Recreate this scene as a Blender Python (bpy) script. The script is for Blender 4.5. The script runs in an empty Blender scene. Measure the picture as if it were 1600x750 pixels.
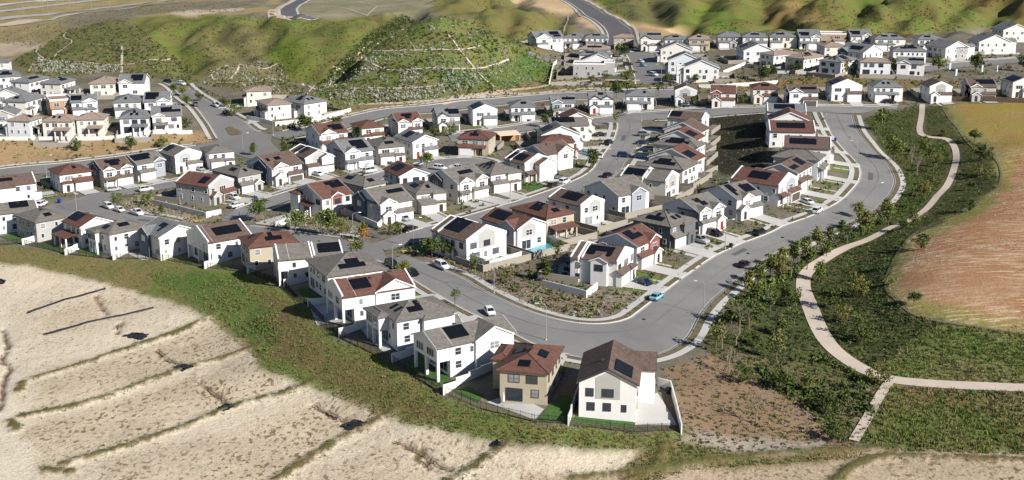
import bpy, math, random
import numpy as np
from mathutils import Vector, Matrix

random.seed(7)
RNG = np.random.RandomState(7)
SC = bpy.context.scene
COL = SC.collection

# ------------------------------------------------------------------ camera
CH = 88.4                      # camera height over the street level
FPX = 2000.0                   # focal length in pixels of a 1600 px wide frame
PITCH = math.radians(15.5)
cam_d = bpy.data.cameras.new("camera")
cam = bpy.data.objects.new("camera", cam_d)
COL.objects.link(cam)
cam.location = (0, 0, CH)
cam.rotation_euler = (math.pi / 2 - PITCH, 0, 0)
cam_d.sensor_width = 36.0
cam_d.lens = FPX / 1600 * 36.0
cam_d.clip_start = 1.0
cam_d.clip_end = 8000.0
SC.camera = cam
CP, SP = math.cos(PITCH), math.sin(PITCH)


def rays(px, py):
    u = (np.asarray(px, float) - 800) / FPX
    v = (375 - np.asarray(py, float)) / FPX
    return u, CP + v * SP, -SP + v * CP          # direction; forward component scaled to depth 1


def at_z(px, py, z):
    dx, dy, dz = rays(px, py)
    t = (z - CH) / dz
    return np.stack([dx * t, dy * t, np.full_like(dx * t, 0) + z], -1)


def project(x, y, z):
    zc = y * CP - (z - CH) * SP
    yc = y * SP + (z - CH) * CP
    return 800 + FPX * x / zc, 375 - FPX * yc / zc


# ------------------------------------------------------------------ terrain
CTRL = [
 # town
 (700,450,0),(900,480,0),(1000,450,0),(1100,400,0),(1000,300,0),(850,300,0),(700,300,-.5),(600,330,-1),(600,400,0),(500,420,-1),
 (800,240,0),(900,200,0),(1000,200,0),(1060,240,0),(700,200,-1),(850,170,0),(1000,150,1),(1000,172,.5),(950,400,0),(800,400,0),(720,360,0),
 # right row, bank and its toe
 (1240,230,4.8),(1240,190,5.4),(1320,240,2.5),(1335,270,2),(1310,180,4),(1200,300,2),(1260,290,2),(1280,340,1),(1180,350,1),(1150,300,1.5),
 (1150,170,3),(1250,155,4.5),(1350,150,5),(1450,150,5.5),(1550,150,5.5),(1108,200,0),(1110,230,0),(1118,265,.3),(1136,200,.3),(1136,230,.3),(1142,258,.5),(1188,190,6),(1182,225,5.8),(1172,258,4.2),
 # left drop
 (400,230,-3),(450,300,-3),(330,350,-5),(200,300,-6),(100,320,-7),(0,330,-7),(300,260,-5),(150,260,-6),(0,270,-7),(400,390,-3),(-80,330,-7.5),
 (20,205,-.5),(100,205,-.5),(250,203,-.5),(30,130,.5),(150,140,.5),(250,150,.5),(0,255,-6),(150,243,-5.5),(300,217,-4),(290,150,0),(340,185,-1.5),(390,210,-2.7),
 (400,190,0),(480,190,0),(450,160,1.5),(400,150,2),(420,208,-2),(500,205,-1.5),(600,180,-.5),(750,162,0),(850,155,.5),(-80,200,-.5),(-80,255,-6),
 # graded lots
 (0,740,-6),(300,740,-6),(600,740,-6),(800,740,-5),(100,600,-6.5),(300,580,-6.5),(450,640,-6.2),(600,690,-6),(200,500,-7.5),(50,460,-8.5),(350,520,-7),
 (900,720,-4.5),(1050,740,-4.5),(1100,705,-3.5),(1250,740,-4),(1400,740,-4),(1550,740,-4),(-100,600,-7),(-100,450,-8.5),
 # head of the embankment
 (0,385,-7),(100,396,-6.5),(200,405,-5.8),(319,417,-4.2),(385,427,-3),(442,445,-1.5),(480,476,-.3),(529,522,0),(612,562,0),(692,610,0),(800,648,0),(886,660,0),(1065,672,-.3),
 (560,470,0),(660,540,0),(850,600,0),(960,630,0),(1010,600,0),
 (150,430,-8.2),(260,470,-7.5),(380,560,-6.9),(470,618,-6.4),(600,668,-6),(750,698,-5.2),
 # right side
 (1100,620,-1),(1150,560,-1),(1200,650,-2),(1150,690,-2.8),(1150,480,-.8),(1255,440,-2.5),(1290,530,-2.5),(1360,580,-2.5),(1500,605,-2.5),(1600,607,-2.5),(1700,608,-2.5),
 (1330,390,-2),(1420,345,-1),(1480,300,-.5),(1493,250,.5),(1440,190,2.5),(1440,170,3.5),(1330,660,-3.5),(1500,690,-3.5),(1200,480,-2),(1300,365,.3),(1400,255,1.6),(1390,300,1.2),(1390,200,3),
 (1500,200,5.5),(1560,230,5.8),(1600,200,6.5),(1590,320,5),(1420,405,4),(1600,420,4.5),(1400,455,3.2),(1470,492,2.6),(1620,505,2.6),(1500,350,4.8),(1490,172,5.5),(1450,520,-1.3),(1600,545,-1.5),(1350,470,-2.2),(1360,420,-1),(1540,300,3.5),(1545,255,4.5),(1700,350,5),
 # terrace in the far right
 (1100,125,7),(1200,115,7.5),(1300,120,8),(1400,125,8),(1100,85,7),(1250,85,8),(1400,90,8),(1330,75,8.5),(1500,105,7),(1590,100,7.5),(1580,75,9),
 (850,78,4),(950,78,5),(1050,80,6.5),(1150,78,8),(1300,75,9),(1450,80,9),(930,125,4),(880,120,3.2),(1000,110,5),(1010,135,4),(1200,136,5.5),(1100,140,4),
 (850,135,1.5),(920,142,2),(1700,90,8),
 # hills in the far right
 (1000,45,9),(1100,52,10.5),(1200,48,12),(1400,48,12.5),(1560,45,11),(1000,18,13),(1100,0,22),(1250,0,24),(1250,28,16),(1330,12,17),(1400,0,22),(1500,20,17),(1600,0,22),(1600,30,13),(1160,28,13),(1050,20,18),(1700,20,18),(1480,-5,27),(1180,5,17),
 (965,55,6.5),(930,25,9),(895,0,11),(860,12,11),
 # the planted hill
 (520,166,.2),(620,166,.2),(750,152,.8),(860,100,4),(820,130,1.5),(520,125,3),(545,100,9),(575,78,14),(605,58,18.5),(640,38,23),(690,24,26),(735,30,25),(770,62,20),(815,70,13),(850,95,5),(690,90,14),(690,130,5.5),(600,122,6),(630,92,13),(780,108,7),(560,140,4),
 (500,118,.5),(560,40,9),(610,22,14),
 # grass hill left of it
 (330,58,14),(400,32,17),(470,26,18),(540,27,17),(400,110,4),(455,72,12),(330,105,5),(500,80,10),(360,90,5),(480,120,3),(440,128,2.5),
 # left hill
 (190,30,13),(130,45,9),(65,78,2),(250,62,9.5),(290,95,4),(200,100,4),(100,113,1.5),(300,128,1.5),(280,28,15),(160,70,8.5),(225,22,13),
 # behind
 (100,20,-5),(0,20,-5),(0,55,-4),(-100,40,-5),(200,3,-4),(380,5,4),(480,12,9),(590,5,10),(430,0,6),(0,80,-3),(0,100,-1),
 (700,-5,18),(760,15,16),(800,30,14),(820,55,8),(790,8,20),(855,30,11),(870,55,6.5),
]
_c = np.array(CTRL, float)
_cp = at_z(_c[:, 0], _c[:, 1], _c[:, 2])
_far = np.array([(-700,150,-6),(-250,120,-6),(0,110,-6),(250,120,-5),(700,150,-4),(-900,600,-7),(900,600,10),(-900,1500,0),(0,1500,15),(900,1500,25),
                 (-400,300,-8),(-500,450,-6),(-450,700,-4),(450,300,-2),(500,450,5),(500,700,14)], float)
_rg = np.array([(520,125,3),(545,100,9),(575,78,14),(605,58,18.5),(640,38,23)], float)
_rw = at_z(_rg[:, 0], _rg[:, 1], _rg[:, 2])
_cp = np.vstack([_cp, _far] + [_rw[1:] + np.array(d) for d in ((-8, 3, -6.5), (-14, 5, -10), (-26, 8, -10))])
_MQ = 10.0


def _kern(x, y):
    d2 = (x[:, None] - _cp[None, :, 0]) ** 2 + (y[:, None] - _cp[None, :, 1]) ** 2
    return np.sqrt(d2 + _MQ * _MQ)


_n = len(_cp)
_A = np.zeros((_n + 1, _n + 1))
_A[:_n, :_n] = _kern(_cp[:, 0], _cp[:, 1]) - 3.0 * np.eye(_n)      # slight smoothing
_A[:_n, _n] = 1
_A[_n, :_n] = 1
_W = np.linalg.solve(_A, np.append(_cp[:, 2], 0))
GX0, GY0, GS = -760.0, 100.0, 2.0
GNX, GNY = 760, 800
_gx = GX0 + GS * np.arange(GNX)
_gy = GY0 + GS * np.arange(GNY)
HG = np.empty((GNY, GNX))
for j in range(GNY):
    HG[j] = _kern(_gx, np.full(GNX, _gy[j])) @ _W[:_n] + _W[_n]


def vnoise(x, y, s, seed=0):
    """smooth value noise in [0,1]"""
    r = np.random.RandomState(seed + 101)
    tab = r.rand(256, 256)
    x = np.asarray(x, float) / s
    y = np.asarray(y, float) / s
    xi = np.floor(x).astype(int)
    yi = np.floor(y).astype(int)
    fx = x - xi
    fy = y - yi
    fx = fx * fx * (3 - 2 * fx)
    fy = fy * fy * (3 - 2 * fy)
    a = tab[yi % 256, xi % 256]
    b = tab[yi % 256, (xi + 1) % 256]
    c = tab[(yi + 1) % 256, xi % 256]
    d = tab[(yi + 1) % 256, (xi + 1) % 256]
    return (a * (1 - fx) + b * fx) * (1 - fy) + (c * (1 - fx) + d * fx) * fy


def terr(x, y):
    fx = np.clip((np.asarray(x, float) - GX0) / GS, 0, GNX - 1.001)
    fy = np.clip((np.asarray(y, float) - GY0) / GS, 0, GNY - 1.001)
    i = fx.astype(int)
    j = fy.astype(int)
    fx = fx - i
    fy = fy - j
    return (HG[j, i] * (1 - fx) + HG[j, i + 1] * fx) * (1 - fy) + (HG[j + 1, i] * (1 - fx) + HG[j + 1, i + 1] * fx) * fy


_TS = 170.0 * (1500 / 170.0) ** (np.arange(420) / 419.0)     # ground distances tried along a ray


def Pv(px, py, h=0.0):
    """pixels of the photograph -> points on the terrain (h above it)"""
    px = np.atleast_1d(np.asarray(px, float))
    py = np.atleast_1d(np.asarray(py, float))
    out = np.empty((len(px), 3))
    for s in range(0, len(px), 2000):
        dx, dy, dz = rays(px[s:s + 2000], py[s:s + 2000])
        T = _TS[None, :] / dy[:, None]
        X, Y, Z = dx[:, None] * T, dy[:, None] * T, CH + dz[:, None] * T
        below = Z <= terr(X, Y) + h
        k = np.argmax(below, 1)
        k[~below.any(1)] = len(_TS) - 1
        k = np.maximum(k, 1)
        r = np.arange(len(k))
        lo, hi = T[r, k - 1], T[r, k]
        for _ in range(18):
            m = (lo + hi) / 2
            b = CH + dz * m <= terr(dx * m, dy * m) + h
            hi = np.where(b, m, hi)
            lo = np.where(b, lo, m)
        out[s:s + 2000] = np.stack([dx * hi, dy * hi, CH + dz * hi], -1)
    return out


def P(px, py, h=0.0):
    return Pv([px], [py], h)[0]


def W2(pts, h=0.0):
    a = np.array(pts, float)
    return Pv(a[:, 0], a[:, 1], h)[:, :2]


def smooth(pts, step=2.0):
    """Catmull-Rom through world points, resampled"""
    p = np.asarray(pts, float)
    if len(p) < 3:
        n = max(2, int(np.linalg.norm(p[-1] - p[0]) / step) + 1)
        t = np.linspace(0, 1, n)[:, None]
        return p[0] * (1 - t) + p[-1] * t
    q = np.vstack([2 * p[0] - p[1], p, 2 * p[-1] - p[-2]])
    out = []
    for i in range(1, len(q) - 2):
        n = max(1, int(np.linalg.norm(q[i + 1] - q[i]) / step))
        for k in range(n):
            t = k / n
            out.append(.5 * (2 * q[i] + (q[i + 1] - q[i - 1]) * t + (2 * q[i - 1] - 5 * q[i] + 4 * q[i + 1] - q[i + 2]) * t * t
                             + (3 * q[i] - q[i - 1] - 3 * q[i + 1] + q[i + 2]) * t ** 3))
    out.append(q[-2])
    return np.array(out)


def resample(p, n):
    d = np.append(0, np.cumsum(np.linalg.norm(np.diff(p, axis=0), axis=1)))
    t = np.linspace(0, d[-1], n)
    return np.stack([np.interp(t, d, p[:, 0]), np.interp(t, d, p[:, 1])], -1)


def normals(p):
    t = np.gradient(p, axis=0)
    t /= np.linalg.norm(t, axis=1)[:, None] + 1e-9
    return np.stack([-t[:, 1], t[:, 0]], -1)       # left of the direction of travel


def inpoly(x, y, poly):
    c = np.zeros(np.shape(x), bool)
    n = len(poly)
    for i in range(n):
        x1, y1 = poly[i]
        x2, y2 = poly[(i + 1) % n]
        if y1 == y2:
            continue
        c ^= ((y1 > y) != (y2 > y)) & (x < (x2 - x1) * (y - y1) / (y2 - y1) + x1)
    return c


# ------------------------------------------------------------------ mesh helpers
class MB:
    def __init__(s):
        s.v, s.f, s.m = [], [], []

    def add(s, verts, faces, mat=0):
        o = len(s.v)
        s.v += [tuple(map(float, q)) for q in verts]
        s.f += [tuple(i + o for i in q) for q in faces]
        s.m += [mat] * len(faces)

    def box(s, x0, x1, y0, y1, z0, z1, mat=0):
        s.add([(x0, y0, z0), (x1, y0, z0), (x1, y1, z0), (x0, y1, z0), (x0, y0, z1), (x1, y0, z1), (x1, y1, z1), (x0, y1, z1)],
              [(0, 3, 2, 1), (4, 5, 6, 7), (0, 1, 5, 4), (1, 2, 6, 5), (2, 3, 7, 6), (3, 0, 4, 7)], mat)

    def slab(s, quad, t, mat=0):
        """vertical-sided slab hanging t below a polygon (given counter-clockwise from above)"""
        n = len(quad)
        s.add(list(quad) + [(a, b, c - t) for a, b, c in quad],
              [tuple(range(n)), tuple(range(2 * n - 1, n - 1, -1))] + [(i, i + n, (i + 1) % n + n, (i + 1) % n) for i in range(n)], mat)

    def tube(s, p0, p1, r0, r1, n=6, mat=0, cap=True):
        p0, p1 = Vector(p0), Vector(p1)
        d = (p1 - p0).normalized()
        a = d.orthogonal().normalized()
        b = d.cross(a)
        vs = []
        for p, r in ((p0, r0), (p1, r1)):
            for k in range(n):
                q = p + (a * math.cos(2 * math.pi * k / n) + b * math.sin(2 * math.pi * k / n)) * r
                vs.append(q)
        fs = [(k, (k + 1) % n, (k + 1) % n + n, k + n) for k in range(n)]
        if cap:
            fs += [tuple(range(n - 1, -1, -1)), tuple(range(n, 2 * n))]
        s.add(vs, fs, mat)

    def mesh(s, name, mats):
        me = bpy.data.meshes.new(name)
        me.from_pydata(s.v, [], s.f)
        for m in (mats if isinstance(mats, (list, tuple)) else [mats]):
            me.materials.append(m)
        me.polygons.foreach_set("material_index", s.m)
        me.update()
        return me

    def obj(s, name, mats, parent=None):
        return link(name, s.mesh(name, mats), parent)


def np_mesh(name, V, F, mats, mi=None):
    """V (n,3), F (m,k) constant-size faces"""
    me = bpy.data.meshes.new(name)
    V = np.asarray(V, np.float32)
    F = np.asarray(F, np.int32)
    me.vertices.add(len(V))
    me.vertices.foreach_set("co", V.ravel())
    k = F.shape[1]
    me.loops.add(F.size)
    me.loops.foreach_set("vertex_index", F.ravel())
    me.polygons.add(len(F))
    me.polygons.foreach_set("loop_start", np.arange(0, F.size, k, dtype=np.int32))
    me.polygons.foreach_set("loop_total", np.full(len(F), k, np.int32))
    for m in (mats if isinstance(mats, (list, tuple)) else [mats]):
        me.materials.append(m)
    if mi is not None:
        me.polygons.foreach_set("material_index", np.asarray(mi, np.int32))
    me.update(calc_edges=True)
    me.validate()
    return me


def link(name, data, parent=None):
    o = bpy.data.objects.new(name, data)
    COL.objects.link(o)
    if parent:
        o.parent = parent
    return o


def empty(name, loc=(0, 0, 0), rz=0.0):
    o = bpy.data.objects.new(name, None)
    COL.objects.link(o)
    o.empty_display_size = .2
    o.location = loc
    o.rotation_euler = (0, 0, rz)
    return o


USED = {}


def tag(o, label=None, cat=None, group=None, kind=None):
    if label:
        if kind is None and label in USED:
            print("LABEL TWICE:", label)
        USED[label] = 1
        n = len(label.split())
        if n < 4 or n > 16:
            print("LABEL LENGTH", n, label)
        o["label"] = label
    if cat:
        o["category"] = cat
    if group:
        o["group"] = group
    if kind:
        o["kind"] = kind
    return o


def copy_tree(o, parent=None):
    c = o.copy()
    COL.objects.link(c)
    if parent:
        c.parent = parent
    for ch in list(o.children):
        copy_tree(ch, c)
    return c


ORD = "zeroth first second third fourth fifth sixth seventh eighth ninth tenth eleventh twelfth thirteenth fourteenth fifteenth sixteenth seventeenth eighteenth nineteenth twentieth twenty-first twenty-second twenty-third twenty-fourth twenty-fifth".split()


# ------------------------------------------------------------------ materials
def mat(name, col, rough=.85, var=.12, scale=.6, bump=0.0, bscale=8.0, spec=.3, metal=0.0, col2=None, coord='Object', stretch=None, fine=.0):
    m = bpy.data.materials.new(name)
    m.use_nodes = True
    nt = m.node_tree
    N, L = nt.nodes, nt.links
    b = N["Principled BSDF"]
    b.inputs["Roughness"].default_value = rough
    b.inputs["Specular IOR Level"].default_value = spec
    b.inputs["Metallic"].default_value = metal
    tc = N.new("ShaderNodeTexCoord")
    src = tc.outputs[coord]
    if coord == 'World':
        pass
    if stretch:
        mp = N.new("ShaderNodeMapping")
        mp.inputs["Scale"].default_value = stretch
        L.new(src, mp.inputs[0])
        src = mp.outputs[0]
    no = N.new("ShaderNodeTexNoise")
    no.inputs["Scale"].default_value = scale
    no.inputs["Detail"].default_value = 6
    no.inputs["Roughness"].default_value = .65
    L.new(src, no.inputs["Vector"])
    rp = N.new("ShaderNodeValToRGB")
    c = np.array(col)
    lo, hi = c * (1 - var), c * (1 + var)
    if col2 is not None:
        lo, hi = np.array(col2), c
    rp.color_ramp.elements[0].position = .32
    rp.color_ramp.elements[1].position = .68
    rp.color_ramp.elements[0].color = (*np.clip(lo, 0, 1), 1)
    rp.color_ramp.elements[1].color = (*np.clip(hi, 0, 1), 1)
    L.new(no.outputs["Fac"], rp.inputs[0])
    L.new(rp.outputs[0], b.inputs["Base Color"])
    if bump:
        n2 = N.new("ShaderNodeTexNoise")
        n2.inputs["Scale"].default_value = bscale
        n2.inputs["Detail"].default_value = 4
        L.new(src, n2.inputs["Vector"])
        bp = N.new("ShaderNodeBump")
        bp.inputs["Strength"].default_value = bump
        bp.inputs["Distance"].default_value = .1
        L.new(n2.outputs["Fac"], bp.inputs["Height"])
        L.new(bp.outputs[0], b.inputs["Normal"])
    return m


def roof_mat(name, col):
    """tile roof: courses of tiles plus weathering"""
    m = mat(name, col, rough=.8, var=.2, scale=.9, spec=.2)
    nt = m.node_tree
    N, L = nt.nodes, nt.links
    b = N["Principled BSDF"]
    geo = N.new("ShaderNodeTexCoord")
    sep = N.new("ShaderNodeSeparateXYZ")
    L.new(geo.outputs["Object"], sep.inputs[0])
    mu = N.new("ShaderNodeMath")
    mu.operation = 'MULTIPLY'
    mu.inputs[1].default_value = 7.5
    L.new(sep.outputs["Z"], mu.inputs[0])
    fr = N.new("ShaderNodeMath")
    fr.operation = 'FRACT'
    L.new(mu.outputs[0], fr.inputs[0])
    bp = N.new("ShaderNodeBump")
    bp.inputs["Strength"].default_value = .35
    bp.inputs["Distance"].default_value = .05
    L.new(fr.outputs[0], bp.inputs["Height"])
    L.new(bp.outputs[0], b.inputs["Normal"])
    # single tiles of a different firing
    vo = N.new("ShaderNodeTexVoronoi")
    vo.inputs["Scale"].default_value = 2.6
    L.new(geo.outputs["Object"], vo.inputs["Vector"])
    hs = N.new("ShaderNodeHueSaturation")
    mr = N.new("ShaderNodeMapRange")
    sp = N.new("ShaderNodeSeparateColor")
    L.new(vo.outputs["Color"], sp.inputs[0])
    L.new(sp.outputs[0], mr.inputs[0])
    mr.inputs[3].default_value = .86
    mr.inputs[4].default_value = 1.14
    L.new(mr.outputs[0], hs.inputs["Value"])
    src = b.inputs["Base Color"].links[0].from_socket
    L.new(src, hs.inputs["Color"])
    L.new(hs.outputs[0], b.inputs["Base Color"])
    return m


def glass_mat(name, col, rough=.08):
    m = mat(name, col, rough=rough, var=.4, scale=.5, spec=.6)
    return m


M = {}
M['roof_g'] = roof_mat("grey roof tiles", (.165, .152, .135))
M['roof_s'] = roof_mat("slate roof tiles", (.18, .183, .187))
M['roof_b'] = roof_mat("brown roof tiles", (.128, .09, .073))
M['roof_r'] = roof_mat("red roof tiles", (.138, .069, .054))
M['roof_t'] = roof_mat("tan roof tiles", (.30, .235, .195))
M['W'] = mat("white stucco", (.78, .765, .74), var=.055, scale=.6, stretch=(1, 1, .25), bump=.12, bscale=25)
M['W2'] = mat("warm white stucco", (.76, .72, .66), var=.04, scale=.35, bump=.12, bscale=25)
M['W3'] = mat("cool white stucco", (.70, .715, .73), var=.04, scale=.35, bump=.12, bscale=25)
M['C'] = mat("cream stucco", (.72, .67, .58), var=.04, scale=.35, bump=.12, bscale=25)
M['T'] = mat("tan stucco", (.46, .40, .30), var=.05, scale=.35, bump=.12, bscale=25)
M['G'] = mat("grey stucco", (.42, .41, .39), var=.05, scale=.35, bump=.12, bscale=25)
M['D'] = mat("dark grey siding", (.13, .135, .14), var=.06, scale=.4, bump=.2, bscale=18, stretch=(.2, .2, 6))
M['B'] = mat("blue grey siding", (.34, .36, .39), var=.06, scale=.4, bump=.2, bscale=18, stretch=(.2, .2, 6))
M['N'] = mat("navy siding", (.10, .13, .17), var=.08, scale=.4, bump=.2, bscale=18, stretch=(.2, .2, 6))
M['P'] = mat("barn red siding", (.30, .11, .10), var=.08, scale=.4, bump=.2, bscale=18, stretch=(.2, .2, 6))
M['O'] = mat("wood siding", (.42, .26, .14), var=.1, scale=.4, bump=.2, bscale=18, stretch=(.2, .2, 6))
M['trim'] = mat("white trim paint", (.80, .80, .79), rough=.55, var=.02)
M['dtrim'] = mat("dark trim paint", (.06, .06, .062), rough=.5, var=.05)
M['btrim'] = mat("brown trim paint", (.16, .12, .10), rough=.6, var=.05)
M['glass'] = glass_mat("window glass", (.035, .045, .06))
M['glass2'] = glass_mat("window with pale blinds", (.26, .27, .28), rough=.15)
M['glass3'] = glass_mat("window with painted reflection", (.10, .13, .17), rough=.05)  # reflected brightness put into the pane colour
M['garage_w'] = mat("white garage door", (.74, .74, .75), rough=.5, var=.03, bump=.25, bscale=2.2, stretch=(.1, .1, 1))
M['garage_d'] = mat("dark garage door", (.10, .085, .075), rough=.5, var=.05)
M['door'] = mat("dark door paint", (.05, .04, .04), rough=.4)
M['door_r'] = mat("red door paint", (.30, .03, .03), rough=.4)
M['solar'] = mat("solar cell", (.007, .008, .012), rough=.32, var=.25, scale=.3, spec=.35)
M['solarf'] = mat("black panel frame", (.012, .012, .013), rough=.4, var=.1)
M['vent'] = mat("dark roof vent", (.07, .06, .055), rough=.6)
M['con'] = mat("pale concrete", (.50, .485, .46), rough=.9, var=.07, scale=.12, bump=.1, bscale=6)
M['con2'] = mat("weathered concrete", (.36, .345, .32), rough=.9, var=.10, scale=.12, bump=.1, bscale=6)
M['asph'] = mat("asphalt", (.225, .219, .208), rough=.9, var=.17, scale=.06, bump=.25, bscale=10)
M['asph2'] = mat("older asphalt", (.205, .20, .19), rough=.9, var=.10, scale=.045, bump=.25, bscale=10)
M['asph3'] = mat("fresh asphalt", (.115, .11, .115), rough=.9, var=.08, scale=.05, bump=.2, bscale=10)
M['paint'] = mat("road paint", (.75, .75, .72), rough=.7, var=.1)
M['yellow'] = mat("yellow tactile paving", (.62, .46, .12), rough=.8, var=.06)
M['turf'] = mat("artificial turf", (.06, .125, .03), rough=.95, var=.3, scale=1.5, bump=.4, bscale=18)
M['lawn'] = mat("mixed lawn", (.085, .165, .03), rough=.95, col2=(.17, .17, .055), scale=.5, bump=.5, bscale=9)
M['bed'] = mat("mulch planting bed", (.20, .14, .095), rough=.95, col2=(.095, .10, .04), scale=.8, bump=.6, bscale=6)
M['bed2'] = mat("dry planting bed", (.24, .19, .125), rough=.95, col2=(.11, .12, .045), scale=.9, bump=.6, bscale=6)
M['yard'] = mat("yard soil", (.17, .145, .11), rough=.95, col2=(.085, .085, .05), scale=.3, bump=.4, bscale=4)
M['wallc'] = mat("white yard wall stucco", (.74, .72, .68), rough=.9, var=.05, scale=.3)
M['wall_shaded'] = mat("shade-toned yard wall", (.33, .295, .25), rough=.9, var=.05, scale=.3)  # white walls, the dull tone of their shaded faces put into the colour
M['iron'] = mat("black iron fence", (.018, .018, .019), rough=.5, var=.1)
M['wood'] = mat("brown fence boards", (.13, .085, .06), rough=.9, var=.25, scale=1.5)
M['pole'] = mat("grey galvanised steel", (.36, .37, .38), rough=.5, var=.06, metal=.3)
M['lamp'] = mat("lamp lens", (.7, .7, .68), rough=.3)
M['water'] = mat("pool water", (.05, .33, .40), rough=.06, var=.08, spec=.5)
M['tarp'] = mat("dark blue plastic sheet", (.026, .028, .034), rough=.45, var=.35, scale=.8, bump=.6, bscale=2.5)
M['dirt'] = mat("dirt track", (.50, .40, .30), rough=.95, var=.16, scale=.15)
M['seam'] = mat("tar seam", (.15, .147, .14), rough=.8, var=.3, scale=.5)
M['gully'] = mat("broken dark soil", (.14, .10, .07), rough=.95, var=.4, scale=1.5, bump=.8, bscale=3)  # dark strip colour along the gullies
M['pathc'] = mat("pinkish path concrete", (.55, .465, .38), rough=.9, var=.1, scale=.15)
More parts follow.
